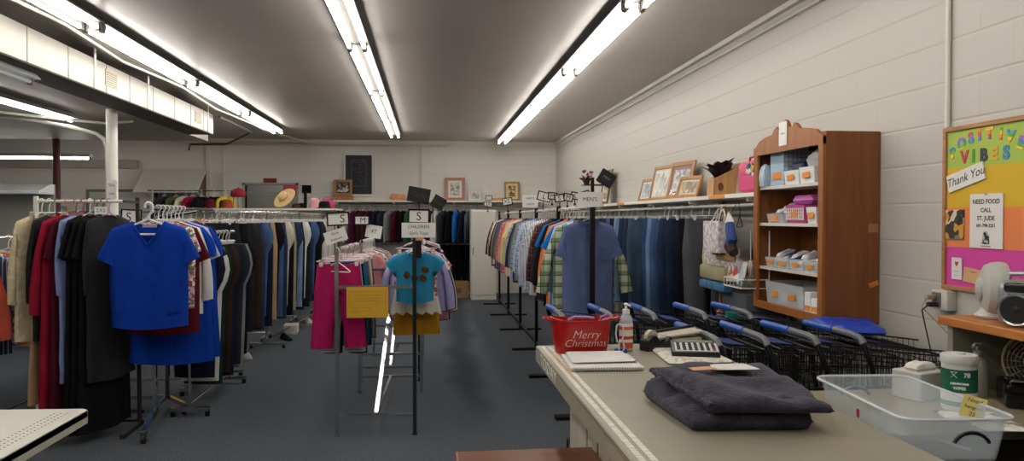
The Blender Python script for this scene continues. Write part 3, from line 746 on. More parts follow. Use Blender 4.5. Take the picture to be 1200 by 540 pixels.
for k in range(14):
    a = r2.uniform(0, 2*PI); d = Vector((math.cos(a), math.sin(a), r2.uniform(-.2, 1))).normalized()
    tube(bm, [Vector((0, 0, .035)), Vector((0, 0, .04))+d*.03, Vector((0, 0, .04))+d*.062], [.003, .007, .001], 4)
obj('leaf', bm, pm('leaf_dark', '#26382a', .7), t)

# ================================================================ wall shelf + rail on the right wall
t = thing('wall_shelf', 'long white shelf with a hanging rail on the right block wall', 'wall shelf', (2.6, 9.0, 1.70))
bm = B(); bb(bm, -.34, -.005, -4.05, 5.9, .0, .03); obj('shelf_board', bm, WHITE, t)
bm = B(); rod(bm, (-.27, -4.05, -.055), (-.27, 5.9, -.055), .0118, 10); obj('rail', bm, WHITE, t)
for y in (-3.9, -1.5, .9, 3.3, 5.7): bm = B(); bb(bm, -.035, -.008, y-.015, y+.015, -1.70, -.0); obj('wall_standard', bm, WHITE, t)
for k in range(9):
    bm = B(); y = -3.9+k*1.2; bb(bm, -.33, -.01, y-.008, y+.008, -.03, 0); bb(bm, -.28, -.26, y-.008, y+.008, -.055, -.02); bb(bm, -.03, -.01, y-.008, y+.008, -.22, 0); obj('bracket', bm, WHITE, t)
for y in (-3.36, -.4, .6, 2.2): bm = B(); bb(bm, -.343, -.3401, y-.16, y+.16, .002, .028); obj('price_tag', bm, pm('tag_orange', '#d98a30', .6), t)
WR = (2.33, 1.645)
PANT = [pants('jeans', ww=.2, hip=.225, L=.93+.03*i, hemw=.095+.008*i, fold=(.007, 20+3*i, i*1.7)) for i in range(3)]
BAND = band_mesh('waistband', .2)
wall = [(5.98, 'midgrey', 'grey dress trousers', 'T'), (6.13, 'black', 'black trousers', 'T'), (6.40, 'indigo', 'dark indigo jeans', 'J'), (6.66, 'dark', 'dark blue jeans', 'J'), (6.90, 'mid', 'mid blue jeans', 'J'), (7.03, 'light', 'light blue jeans', 'J'), (7.16, 'blue', 'blue jeans', 'J'), (7.74, 'green', 'faded blue grey jeans', 'J'), (7.92, 'dark', 'dark blue jeans', 'J'), (8.12, 'dark', 'dark blue jeans', 'J'), (8.36, 'light', 'light blue jeans', 'J'), (8.56, 'black', 'black jeans', 'J'), (8.76, 'mid', 'mid blue jeans', 'J'), (8.94, 'charcoal', 'charcoal trousers', 'T'), (9.15, 'dark', 'dark blue jeans', 'J'), (9.4, 'lightgrey', 'pale grey trousers', 'T'), (9.62, 'charcoal', 'charcoal trousers', 'T'), (9.85, 'khaki', 'khaki trousers', 'T'), (10.05, 'tan', 'tan trousers', 'T'), (10.3, 'black', 'black trousers', 'T'), (10.55, 'grey', 'grey wash jeans', 'J'), (10.8, 'slate', 'slate trousers', 'T'), (11.1, 'khaki', 'khaki trousers', 'T'), (11.4, 'charcoal', 'charcoal trousers', 'T'), (11.7, 'lightgrey', 'pale grey trousers', 'T')]
BPOCK = []
for s in (-1, 1):
    bm = B(); prism(bm, [(s*.085-.045, -.19), (s*.085+.045, -.19), (s*.085+.042, -.27), (s*.085, -.295), (s*.085-.042, -.27)], -.0285, -.0265, 'xz'); BPOCK.append(mesh_of(bm, 'back_pocket', MATS['denim_dark']))
for i, (y, mn, lb, kd) in enumerate(wall):
    m_ = MATS.get('denim_'+mn) if kd == 'J' else MATS['cloth_'+mn]
    rz = rad(-12+3*math.sin(i*1.3)) if i else rad(-5)
    nm = 'jeans' if kd == 'J' else 'trousers'
    parts = [('waistband', BAND, m_, None)]
    if i == 2: parts += [('back_pocket', q, MATS['denim_dark'], None) for q in BPOCK]
    hang(nm, PANT[i % 3], m_, f'{lb} on the wall rail, {nth(i+1)} from the gift bags', nm, (WR[0], y, WR[1]), rz, 'trousers and jeans on the right wall rail', 'clip', 'white', f'white clip hanger of the {nth(i+1)} trousers from the gift bags', 'clip hangers on the wall rail', parts)

# ================================================================ children's racks
def chrome_rack(loc, rz, label, W=.545, D=1.32, h=1.33, hi=.08, diag=True):
    t = thing('childrens_rack', label, 'clothes rack', loc, rz)
    r = .0135
    for fy in (0, D):
        for s in (0, 1):
            bm = B(); x = s*W; bb(bm, x-r, x+r, fy-r, fy+r, .015, h+(hi if s else 0)); lathe(bm, [(.019, 0), (.019, .012), (.012, .016)], (x, fy, 0), 12); obj('post', bm, CHROME if not (s and fy == 0) else pm('chrome_dark_reflection', '#5a5c60', .22, 1.0), t)  # near right post: its dark reflection is put into the chrome colour
        for z in (.14, 1.06) if fy == 0 else (.14, .34):
            bm = B(); bb(bm, r, W-r, fy-.011, fy+.011, z-.011, z+.011); obj('cross_bar', bm, CHROME, t)
    for s in (0, 1):
        bm = B(); rod(bm, (s*W, -.0, h+(hi if s else 0)-.012), (s*W, D, h+(hi if s else 0)-.012), .0115, 10); obj('rail', bm, CHROME, t)
    bm = B(); bar(bm, (W/2, 0, .14), (W/2, D, .14), .02, .02); obj('floor_bar', bm, CHROME, t)
    if diag:
        bm = B(); bar(bm, (W/2-.0, .01, .165), (W/2+.02, D, .92), .028, .014); obj('brace', bm, CHROME, t)
        bm = B(); bar(bm, (.0, D, .92), (W, D, .92), .02, .02); obj('cross_bar', bm, CHROME, t)
    return t
chrome_rack((-.65, 5.33, 0), rad(-1.5), "chrome children's clothes rack nearest the counter")
chrome_rack((-.64, 7.06, 0), rad(-1), "second chrome children's clothes rack behind the first")
# left rail: bottoms.  right rail: tops
KP = [pants('kid_pants', ww=.13, hip=.15, L=.64+.03*i, rise=.2, hemw=.07, T=.016, fold=(.006, 26, i*2.0), spread=.03) for i in range(3)]
KT = [shirt('kid_top', sw=.175, nw=.06, L=.40+.04*i, cw=.19, hw=.20+.01*i, ad=.13, sl=.11+.02*i, sa=38-4*i, cuff=.055, T=.021, fold=(.006, 30, i*1.4), seed=20+i) for i in range(3)]
KL = [shirt('kid_long_top', sw=.185, nw=.065, L=.48+.05*i, cw=.205, hw=.225, ad=.15, sl=.42, sa=17, cuff=.04, T=.021, fold=(.006, 28, i*1.7), seed=30+i) for i in range(2)]
KS = [skirt('kid_skirt', .12, .16+.02*i, .24+.04*i, .018, fold=(.01, 60, i)) for i in range(2)]
rz1 = rad(-1.5)
def krail(side, d, z=0): # point on rack one's rail
    x = .545*side; y = d
    return (-.65+x*math.cos(rz1)-y*math.sin(rz1), 5.33+x*math.sin(rz1)+y*math.cos(rz1), (1.318 if side == 0 else 1.398)+z)
def krail2(side, d):
    a = rad(-1); x = .545*side
    return (-.64+x*math.cos(a)-d*math.sin(a), 7.06+x*math.sin(a)+d*math.cos(a), 1.318 if side == 0 else 1.398)
MAGP = pants('magenta_pants', ww=.15, hip=.172, L=.60, rise=.2, hemw=.078, T=.022, fold=(.012, 20, .5), spread=.045)
hang('trousers', MAGP, cm('magenta'), 'magenta pink girls trousers at the front of the children rack', 'trousers', krail(0, .09), rad(12), None, 'clip', 'white', 'white clip hanger of the magenta trousers', parts=[('waistband', band_mesh('kid_waistband', .15), cm('magenta'), None)])
hanger('kid', 'white', krail(0, .03), rad(-38), 'empty white hanger turned sideways in front of the magenta trousers')
left = [('grey', 'P', 'grey sweatpants'), ('lightgrey', 'P', 'pale grey sweatpants'), ('black', 'P', 'black leggings'), ('teal', 'P', 'blue leggings'), ('bright', 'P', 'bright blue shorts'), ('print_dark', 'P', 'dark printed leggings'), ('tan', 'P', 'tan trousers'), ('white', 'P', 'white trousers'), ('denim_mid', 'P', 'blue jeans')]
for i, (mn, kd, lb) in enumerate(left):
    hang('trousers', KP[i % 3], cm(mn), f'girls {lb} on the near children rack, {nth(i+1)} behind the magenta pair', 'trousers', krail(0, .2+i*.115), rad(2.5*math.sin(i*2)), 'girls trousers on the near children rack', 'clip', 'white' if i % 3 else 'pink', f'hanger of the {nth(i+1)} trousers behind the magenta pair', 'hangers on the left rail of the near children rack')
TEAL = shirt('teal_top', sw=.15, nw=.065, L=.37, cw=.135, hw=.135, ad=.15, sl=.085, sa=52, cuff=.062, T=.02, fold=(.006, 24, 0), seed=5, dip=.045)
o = hang('girls_blouse', TEAL, cm('turquoise'), 'turquoise girls top with gold spots facing the aisle end', 'top', krail(1, .09), rad(6), None, 'kid', 'white', 'white hanger of the turquoise girls top')
bm = B()
for x, z, q in ((-.062, -.262, .0), (-.005, -.285, .4), (.055, -.285, .8), (.07, -.225, 1.2)):
    lathe(bm, [(.026, -.0012), (.026, .0012)], (x, -.0245, z), 9, 0, Matrix.Rotation(PI/2, 3, 'X') @ Matrix.Rotation(q, 3, 'Z'), sx=.9, sy=1.1)
obj('sequin_patch', bm, pm('gold_patch', '#6a4a1c', .3, .6, var=.5, vs=60), o, label='gold spot')
RUF = skirt('ruffle', .145, .19, .22, .026, z0=-.335, fold=(.016, 60, .3), wav=.014)
hang('girls_dress', shirt('ruffle_dress', sw=.15, nw=.06, L=.36, cw=.155, hw=.16, ad=.13, sl=.1, sa=30, cuff=.05, T=.016, fold=(.006, 30, 1), seed=8), cm('print_floral'), 'cream floral girls dress with a ruffled hem under the turquoise top', 'dress', krail(1, .21), rad(4), None, 'kid', 'white', 'white hanger of the cream ruffled girls dress', parts=[('ruffle', RUF, cm('offwhite'), 'cream ruffle')])
hang('girls_skirt', skirt('mustard_skirt', .14, .178, .63, .018, fold=(.007, 40, .2)), cm('mustard'), 'mustard yellow skirt hanging lowest on the children rack', 'skirt', krail(1, .31), rad(3), None, 'clip', 'white', 'white clip hanger of the mustard skirt')
right = [('lavender', 'L', 'lavender'), ('white', 'T', 'white'), ('plum', 'L', 'plum'), ('pink', 'L', 'pink'), ('white', 'L', 'white'), ('rose', 'L', 'dusty pink'), ('print_multi', 'T', 'multicoloured'), ('navy', 'L', 'navy'), ('stripe_kid', 'T', 'striped')]
for i, (mn, kd, lb) in enumerate(right):
    me = KT[i % 3] if kd == 'T' else KL[i % 2]
    gb = hang('girls_blouse', me, cm(mn), f'{lb} girls top on the near children rack, {nth(i+1)} behind the mustard skirt', 'top', krail(1, .42+i*.092), rad(-7+2.5*math.sin(i)), 'girls tops on the near children rack', 'kid', ('white', 'pink', 'white', 'white')[i % 4], f'hanger of the {nth(i+1)} top behind the mustard skirt', 'hangers on the right rail of the near children rack')
    gb.scale = (1+.02*i, 1, 1+.025*i)
r2b = [('navy', 'L', 'navy'), ('rose', 'L', 'dusty pink'), ('teal', 'T', 'teal'), ('print_floral', 'L', 'floral'), ('charcoal', 'L', 'charcoal'), ('pink', 'L', 'pink'), ('stripe_kid', 'T', 'striped'), ('white', 'L', 'white'), ('red', 'T', 'red'), ('denim_mid', 'L', 'denim')]
for i, (mn, kd, lb) in enumerate(r2b):
    me = KT[i % 3] if kd == 'T' else KL[i % 2]
    hang('girls_blouse', me, cm(mn), f'{lb} girls top on the second children rack right rail, {nth(i+1)} from front', 'top', krail2(1, .1+i*.115), rad(3*math.sin(i*1.7)-6), 'tops on the right rail of the second children rack', 'kid', 'white', f'white hanger of the {nth(i+1)} top, second children rack right rail', 'hangers on the right rail of the second children rack')
r2a = [('rose', 'coral pink'), ('tan', 'tan'), ('grey', 'grey'), ('print_multi', 'multicoloured'), ('white', 'white'), ('denim_dark', 'dark denim'), ('khaki', 'khaki'), ('pink', 'pink'), ('black', 'black'), ('lightgrey', 'pale grey')]
for i, (mn, lb) in enumerate(r2a):
    hang('girls_blouse', KT[i % 3], cm(mn), f'{lb} girls top on the second children rack left rail, {nth(i+1)} from front', 'top', krail2(0, .1+i*.115), rad(3*math.sin(i*1.3)-2), 'tops on the left rail of the second children rack', 'kid', 'white', f'white hanger of the {nth(i+1)} top, second children rack left rail', 'hangers on the left rail of the second children rack')
# signs on the children's racks
p = paper('rack_sign', .24, .105, (-.075, 5.30, 1.462), 0, "white CHILDREN Girl's Tops card on the rack post", 'sign', lines=[('CHILDREN', .032), ("Girl's Tops", .03)])
bm = B(); bb(bm, -.02, .02, .012, .052, -.2, -.053); obj('post_sleeve', bm, BLACKM, p); bm = B(); bb(bm, -.022, .022, .0, .054, -.074, -.052); obj('tape', bm, pm('tag_orange', '#d98a30', .6), p)
size_sign('S', (-.075, 5.345, 1.508), .155, .105, 0, 1, 'black framed S sign above the CHILDREN card', .015)
size_sign('S', (-.645, 5.40, 1.492), .16, .1, rad(3), -3, 'black framed S sign above the magenta trousers', .17, tx=.03)
size_sign('M', (-.628, 7.05, 1.482), .14, .09, 0, 0, 'black framed M sign on the second children rack', .16, tx=.01)
paper('rack_sign', .155, .09, (-.66, 5.36, 1.42), rad(3), 'white handwritten card tilted below the S sign by magenta trousers', 'sign', tilt=-18, lines=[('Girls', .026), ('bottoms', .024)])
paper('rack_sign', .15, .12, (-.52, 7.08, 1.42), rad(-4), 'white card below the M sign on the second children rack', 'sign', tilt=10, lines=[('4T', .05)])
p = paper('yellow_notice', .292, .218, (-.435, 5.308, .952), rad(-1.5), 'yellow printed notice taped to the front bar of the children rack', 'notice', m=pm('yellow_paper', '#d8a82c', .7, var=.05, vs=9))
bm = B(); FI = pm('faint_ink', '#b07f28', .8)
for x0, x1, z in ((-.13, .1, .078), (-.09, .1, .05), (-.09, .1, .028), (-.12, .03, -.04), (-.12, .01, -.065), (-.09, .09, .01)): bb(bm, x0, x1, -.0016, -.0008, z-.0012, z+.0012)
for x in (-.125, .125): bb(bm, x-.001, x+.001, -.0016, -.0008, -.03, .08)
obj('printed_lines', bm, FI, p)
for k, (body, x, z, tl, w_, h_) in enumerate((("Girls", -.13, 1.72, 10, .25, .17), ("Boys", .07, 1.66, 30, .15, .14))):
    t = thing('chalkboard', f'black {body} board tilted high above the second children rack', 'sign', (x, 8.36, z))
    R = Matrix.Rotation(rad(tl), 3, 'Y')
    bm = B(); box(bm, R @ Vector((0, 0, h_/2)), (w_, .01, h_), 0, R, .003); obj('board', bm, pm('black_board', '#08080a', .55), t)
    o = text(body, .08, pm('chalk_dim', '#3c3c40', .8), t, R @ Vector((0, -.0056, h_/2))); o.rotation_euler = (R @ Matrix.Rotation(PI/2, 3, 'X')).to_euler()
    bm = B(); rod(bm, (-.03 if k else .02, .012, 1.41-z), (-.03 if k else .02, .012, .03), .006); obj('stem', bm, SIGNF, t)
# ================================================================ long trouser rack down the left of the aisle
HP = [half_pants('trousers', L=1.02+.05*i, w0=.16, w1=.23, fold=(.006, 24+4*i, i*1.6)) for i in range(3)]
FP = [pants('jeans', ww=.2, hip=.235, L=1.10+.05*i, hemw=.115, fold=(.008, 18+3*i, i*1.2+.4)) for i in range(2)]
def two_post_rack(name, L, h, label, loc, rz, mat=None, foot=.5, nposts=2, cast=False):
    """rack whose rail runs along local y"""
    mat = mat or CHROME
    t = thing(name, label, 'clothes rack', loc, rz)
    for k in range(nposts):
        y = L*k/(nposts-1)
        bm = B(); rod(bm, (0, y, .06), (0, y, h+.01), .0125, 10); obj('upright', bm, mat, t)
        bm = B(); bb(bm, -foot/2, foot/2, y-.015, y+.015, .04, .07); obj('foot', bm, mat, t)
        for s in (-1, 1):
            bm = B(); lathe(bm, [(.008, .0), (.02, .0), (.02, .04), (.008, .04)], (s*(foot/2-.02), y, .0), 12)
            obj('caster' if cast else 'foot_cap', bm, BLACKM, t)
    bm = B(); rod(bm, (0, -.08, h), (0, L+.08, h), RAILR, 10); obj('rail', bm, mat, t)
    bm = B(); rod(bm, (0, 0, .1), (0, L, .1), .01, 8); obj('bottom_bar', bm, mat, t)
    return t
DA = math.atan2(.40, 5.0)   # the rack drifts towards the aisle with depth
D0 = (-2.02, 7.45)
def dpt(s): return (D0[0]+s*math.sin(DA*.85), D0[1]+s*math.cos(DA*.85))
two_post_rack('clothes_rack', 4.75, 1.60, 'long chrome rack of jeans and trousers along the left of the aisle', (D0[0], D0[1], 0), -DA*.85, foot=.42, nposts=4)
rowD = [('denim_black', 'F', 'black jeans facing out'), ('black', 'H', 'black trousers'), ('denim_black', 'H', 'black jeans'), ('charcoal', 'H', 'charcoal trousers'), ('brown', 'H', 'brown trousers'), ('denim_dark', 'H', 'dark blue jeans'), ('denim_mid', 'H', 'mid blue jeans'), ('navy', 'H', 'navy trousers'), ('tan', 'H', 'tan trousers'), ('black', 'H', 'black trousers'), ('denim_mid', 'H', 'mid blue jeans'), ('denim_dark', 'H', 'dark blue jeans'), ('offwhite', 'H', 'off white trousers'), ('black', 'H', 'black trousers'), ('khaki', 'H', 'khaki trousers'), ('denim_dark', 'H', 'dark blue jeans'), ('denim_light', 'H', 'light blue jeans'), ('black', 'H', 'black trousers'), ('white', 'H', 'white trousers'), ('denim_black', 'H', 'black jeans'), ('denim_dark', 'H', 'dark blue jeans'), ('denim_mid', 'H', 'mid blue jeans'), ('black', 'H', 'black trousers'), ('black', 'H', 'black trousers'), ('charcoal', 'H', 'charcoal trousers'), ('white', 'H', 'white trousers'), ('white', 'H', 'white trousers'), ('lightgrey', 'H', 'pale grey trousers'), ('white', 'H', 'white trousers'), ('cream', 'H', 'cream trousers')]
s = -.06
for i, (mn, kd, lb) in enumerate(rowD):
    for pk in range(4):
        if abs(s-4.75*pk/3) < .055 and i: s = 4.75*pk/3+.058
    x, y = dpt(s); nm = 'jeans' if 'jeans' in lb else 'trousers'
    if kd == 'F': me, hk = FP[0], 'clip'
    else: me, hk = (FP[i % 2] if i % 3 else HP[i % 3]), 'clip'
    posn = 'at the front of' if i == 0 else f'{nth(i+1)} along'
    hang(nm, me, cm(mn), f'{lb}, {posn} the long left trouser rack', nm, (x, y, 1.60), rad((-8 if i else -5)+2.5*math.sin(i*1.7)), 'trousers on the long left rack', hk, 'white', f'white clip hanger {posn} the long left trouser rack', 'clip hangers on the long left rack', parts=[] if i else [('waistband', band_mesh('waistband', .2), cm('denim_black'), None)])
    s += .15+.025*math.sin(i*2.7)
    if i == 0: s += .05
# a white carton and shoes under the trouser rack
def shoe_mesh(name, L=.27):
    bm = B(); rows = [(0, .030, .055), (.06, .033, .075), (.12, .036, .055), (.19, .045, .035), (.245, .04, .022), (.27, .018, .012)]
    V = []
    for x, w_, h_ in rows:
        V.append([bm.verts.new((x*L/.27, math.cos(a)*w_, .012+max(0, math.sin(a))*h_)) for a in [PI*k/8 for k in range(9)]]+[bm.verts.new((x*L/.27, -w_, .0)), bm.verts.new((x*L/.27, w_, .0))])
    for a, b in zip(V, V[1:]):
        for k in range(len(a)):
            j = (k+1) % len(a); bm.faces.new((a[k], a[j], b[j], b[k]))
    bm.faces.new(V[0][::-1]); bm.faces.new(V[-1]); bmesh.ops.recalc_face_normals(bm, faces=bm.faces)
    return mesh_of(bm, name, MATS['cloth_black'], 50)
SHOE = shoe_mesh('shoe')
for i, (x, y, rz, mn, lb) in enumerate(((-2.05, 8.55, -1.2, 'lightgrey', 'pale grey shoe on the carpet under the jeans'), (-2.16, 8.62, -1.25, 'lightgrey', 'pale grey shoe beside another under the jeans'), (-1.70, 11.2, -1.2, 'white', 'white shoe under the white trousers far along the rack'), (-1.82, 11.3, -1.2, 'white', 'white shoe against the post far along the trouser rack'), (-1.88, 9.75, -1.0, 'black', 'black shoe under the middle of the trouser rack'))):
    o = obj('shoe', SHOE, None); recolor(o, cm(mn)); o.location = (x, y, 0); o.rotation_euler = (0, 0, rz); tag(o, lb, 'shoe')
bm = B(); bb(bm, -.09, .09, -.13, .13, 0, .12, 0, .006); one('carton', bm, pm('carton_white', '#d9d6cf', .7), 'white carton on the carpet under the trouser rack', 'box', (-1.85, 10.2, 0), .1)

# ================================================================ short chrome rack of trousers in front (arm with end knob)
C0 = (-1.76, 5.95)
t = two_post_rack('clothes_rack', 1.15, 1.42, 'short chrome rack of dark trousers behind the blue scrub top', (C0[0]-.10, C0[1]+.05, 0), 0, foot=.3)
bm = B(); rod(bm, (-.0, 1.23, 1.42), (.02, 1.25, 1.42), .018, 12); obj('end_knob', bm, CHROME, t)
rowC = [('navy', 'navy trousers'), ('white', 'white trousers'), ('darkgreen', 'dark green trousers'), ('darkbrown', 'dark brown trousers'), ('brown', 'brown trousers'), ('navy', 'navy trousers'), ('denim_black', 'black jeans'), ('charcoal', 'charcoal trousers'), ('grey', 'grey trousers'), ('black', 'black trousers')]
for i, (mn, lb) in enumerate(rowC):
    y = C0[1]+.09+i*.114; nm = 'jeans' if 'jeans' in lb else 'trousers'
    parts = []
    if i == 3:
        bm = B(); prism(bm, [(.04, -.13), (.105, -.135), (.1, -.175), (.045, -.17)], -.030, -.028, 'xz'); parts = [('price_tag', mesh_of(bm, 'price_tag', MATS['tag_orange']), None, 'orange price tag')]
    hang(nm, HP[i % 3], cm(mn), f'{lb}, {nth(i+1)} on the short rack behind the scrub tops', nm, (C0[0]-.10, y, 1.42), rad(-9+2*math.sin(i*2.1)), 'trousers on the short rack behind the scrub tops', 'fold', 'white', f'white clip hanger, {nth(i+1)} on the short rack behind the scrub tops', 'clip hangers on the short rack', parts)

# ================================================================ scrub top rack on casters
t = thing('scrub_rack', 'chrome rolling rack with casters holding the blue scrub tops', 'clothes rack', (-2.05, 5.8, 0))
for (x, y) in ((0, 0), (-.06, .45)):
    bm = B(); bb(bm, x-.014, x+.014, y-.014, y+.014, .09, 1.50); tube(bm, [(x, y, 1.49), (x+.02, y, 1.56), (.186, y, 1.605)], .012, 8); obj('upright', bm, CHROME, t)
for a, b in (((0, .03, .1), (.10, -.50, .08)), ((-.06, .45, .1), (.13, .26, .08)), ((-.06, .45, .1), (-.42, .55, .08)), ((0, .0, .12), (-.06, .45, .12)), ((-.0, .0, .1), (-.42, .02, .1))):
    bm = B(); bar(bm, a, b, .028, .028); obj('base_bar', bm, CHROME, t)
for (x, y) in ((.10, -.50), (.13, .26), (-.42, .55), (-.42, .02)):
    bm = B(); tube(bm, [(x-.012, y, .032), (x+.012, y, .032)], .031, 14); c = obj('caster', bm, pm('rubber', '#26262a', .6), t)
    bm = B(); bb(bm, x-.02, x-.014, y-.012, y+.012, .03, .085); bb(bm, x+.014, x+.02, y-.012, y+.012, .03, .085); bb(bm, x-.02, x+.02, y-.014, y+.014, .075, .085); obj('fork', bm, STEEL, c)
bm = B(); rod(bm, (.186, -.62, 1.62), (.186, .85, 1.62), RAILR, 10); obj('rail', bm, CHROME, t)
SCRUB = shirt('scrub_top', sw=.228, nw=.105, L=.72, cw=.245, hw=.242, ad=.24, sl=.22, sa=22, cuff=.092, T=.034, dip=.155, back=.8, nexp=1.15, fold=(.018, 12, .9), m=7, R=18, seed=2)
sc = hang('scrub_shirt', SCRUB, cm('cobalt'), 'royal blue scrub top facing out on a thick white hanger', 'top', (-1.875, 5.22, 1.62), rad(5), None, None)
hh = B(); tube(hh, [(.025*math.cos(rad(a)), 0, .030*math.sin(rad(a))+.002) for a in range(190, -31, -20)]+[(.02, 0, -.03), (.006, 0, -.045), (0, 0, -.06), (0, 0, -.084)], .0088, 8); tube(hh, [(0, 0, -.080), (-.11, 0, -.125), (-.205, 0, -.166), (-.205, 0, -.180), (-.1, 0, -.182), (.1, 0, -.182), (.205, 0, -.180), (.205, 0, -.166), (.11, 0, -.125)], .0075, 8, cyc=True)
one('hanger', hh, HM['white'], 'thick white hanger holding the royal blue scrub top', 'hanger', (-1.875, 5.22, 1.62), rad(5))
def vband(zv, w_, nw=.105, z0=-.088):
    bm = B(); P = []
    n = 14
    for sgn in (1,):
        for i in range(n+1):
            u = -1+2*i/n; x = u*nw; z = z0-.36*nw*.2-.155*(1-abs(u)**1.15); P.append((x, -(.034*math.sqrt(max(0, 1-u*u))+.001), z))
    tube(bm, P, w_, 6); return bm
obj('neck_band', vband(0, .006), cm('royal'), sc)
bm = B(); prism(bm, [(.04, -.52), (.20, -.52), (.20, -.70), (.12, -.72), (.04, -.70)], -.038, -.034, 'xz'); prism(bm, [(-.20, -.52), (-.04, -.52), (-.04, -.70), (-.12, -.72), (-.20, -.70)], -.038, -.034, 'xz')
obj('patch_pocket', bm, cm('cobalt'), sc)
bm = B(); bb(bm, -.045, .045, .018, .0195, -.135, -.118); obj('neck_label', bm, pm('label_grey', '#aab0c8', .7), sc)
rowB = [('print_floral', 'TX', 'pink floral lined scrub top', 1.0), ('maroon', 'X', 'maroon scrub top', 1.0), ('white', 'LX', 'white long sleeved blouse with printed cuffs', 1.0), ('royal', 'X2', 'royal blue scrub tunic', 1.0), ('lightgrey', 'X', 'pale grey scrub top', 1.0), ('royal', 'X2', 'royal blue scrub tunic', 1.0), ('navy', 'X', 'navy scrub top', 1.0)]
SX = {'X': shirt('scrub_top', sw=.225, nw=.09, L=.80, cw=.24, hw=.24, ad=.23, sl=.23, sa=20, cuff=.09, T=.02, fold=(.008, 18, 2.0), seed=6), 'TX': shirt('scrub_top', sw=.225, nw=.10, L=.62, cw=.24, hw=.23, ad=.22, sl=.17, sa=22, cuff=.08, T=.018, fold=(.006, 18, 1.0), seed=7),
      'X2': shirt('tunic', sw=.22, nw=.09, L=1.04, cw=.25, hw=.29, ad=.22, sl=.23, sa=18, cuff=.08, T=.02, fold=(.009, 16, .4), seed=8), 'LX': shirt('blouse', sw=.22, nw=.085, L=.68, cw=.24, hw=.24, ad=.21, sl=.52, sa=11, cuff=.055, T=.022, fold=(.008, 20, .7), m=7, seed=9)}
for i, (mn, k, lb, _) in enumerate(rowB):
    s = .07+i*.085; x = -1.875-.02*s+.03; y = 5.26+s+.03
    hang('scrub_shirt' if 'scrub' in lb else 'blouse', SX[k], cm(mn), f'{lb}, {nth(i+1)} behind the front blue scrub top', 'top', (-1.862, y, 1.62), rad(5), 'scrub tops behind the front blue one', 'tube', 'white', f'white hanger {nth(i+1)} behind the front blue scrub top', 'hangers behind the front blue scrub top')
# ================================================================ dress rack at far left
t = thing('dress_rack', 'white post garment rack of long dresses at the left', 'clothes rack', (-2.70, 5.45, 0), rad(2))
for x, m_ in ((0, WHITE), (.56, pm('post_brown', '#2c2622', .5))):
    yb = .0 if x == 0 else .30
    bm = B(); bb(bm, x-.012, x+.012, yb-.012, yb+.012, .03, 1.70); obj('upright', bm, m_, t)
    if yb: bm = B(); bb(bm, x-.008, x+.008, 0, yb, 1.657, 1.673); obj('rail_arm', bm, m_, t)
    bm = B(); bb(bm, x-.015, x+.015, -.05, .35, 0, .03); obj('foot', bm, m_, t)
bm = B(); rod(bm, (0, 0, 1.665), (.56, 0, 1.665), .0105, 10); obj('rail', bm, WHITE, t)
bm = B(); rod(bm, (0, .3, .04), (.56, .3, .04), .01, 8); obj('bottom_bar', bm, BLACKM, t)
CARD_ = shirt('cardigan', sw=.2, nw=.07, L=.86, cw=.22, hw=.23, ad=.2, sl=.55, sa=8, cuff=.05, T=.017, fold=(.008, 25, .4), m=7, seed=40)
LACE = shirt('lace_top', sw=.19, nw=.08, L=.86, cw=.21, hw=.21, ad=.19, sl=.55, sa=8, cuff=.045, T=.015, fold=(.010, 26, .4), m=7, seed=41)
RED = shirt('red_dress', sw=.205, nw=.075, L=1.42, cw=.215, hw=.26, ad=.2, sl=.62, sa=9, cuff=.05, T=.016, dip=.045, fold=(.012, 26, .4), m=8, R=16, seed=42)
TUN = shirt('tunic', sw=.195, nw=.08, L=1.15, cw=.21, hw=.22, ad=.19, sl=.5, sa=9, cuff=.05, T=.0145, fold=(.010, 26, .4), m=7, seed=43)
MAXI = [shirt('maxi_dress', sw=.195, nw=.08, L=1.50-.03*i, cw=.205, hw=.25, ad=.19, sl=.26, sa=20, cuff=.085, T=.0145, fold=(.010, 26, .4), R=14, seed=44+i) for i in range(2)]
LSK = skirt('long_skirt', .13, .19, 1.28, .014, fold=(.012, 34, .5))
LCK = pm('cloth_cableknit', '#cdbf9f', .95, var=.2, vs=25, bump=.9, bs=70, spec=.1, bd=.006)
rowA = [('cardigan', CARD_, LCK, 'cream knitted cardigan, leftmost on the dress rack', 'cardigan', 'tube', 'white'), ('skirt', LSK, cm('tan'), 'long beige skirt between the cream cardigan and black lace top', 'skirt', 'clip', 'white'), ('lace_blouse', LACE, pm('lace_black', '#15141a', .9, var=.6, vs=60, bump=.6, bs=90), 'long black lace top between the beige skirt and red dress', 'top', 'tube', 'black'),
        ('red_dress', RED, cm('red'), 'long sleeved deep red dress on an orange looped hanger', 'dress', 'tube', 'orange'), ('dress', MAXI[0], cm('burgundy'), 'burgundy dress just behind the red dress', 'dress', 'tube', 'red'), ('tunic', TUN, cm('periwinkle'), 'periwinkle tunic between the red and the black dresses', 'tunic', 'tube', 'red'),
        ('dress', MAXI[0], cm('black'), 'long black dress, first to the right of the periwinkle tunic', 'dress', 'tube', 'white'), ('dress', MAXI[0], cm('black'), 'long black dress, second to the right of the periwinkle tunic', 'dress', 'tube', 'black'), ('dress', MAXI[0], cm('black'), 'long black dress, third to the right of the periwinkle tunic', 'dress', 'tube', 'black'), ('dress', TUN, pm('cloth_offblack', '#1e1f22', .9, var=.2), 'dark charcoal tunic at the right end of the dress rack', 'dress', 'tube', 'lilac')]
xs = [.035, .084, .132, .20, .256, .302, .346, .388, .430, .472]
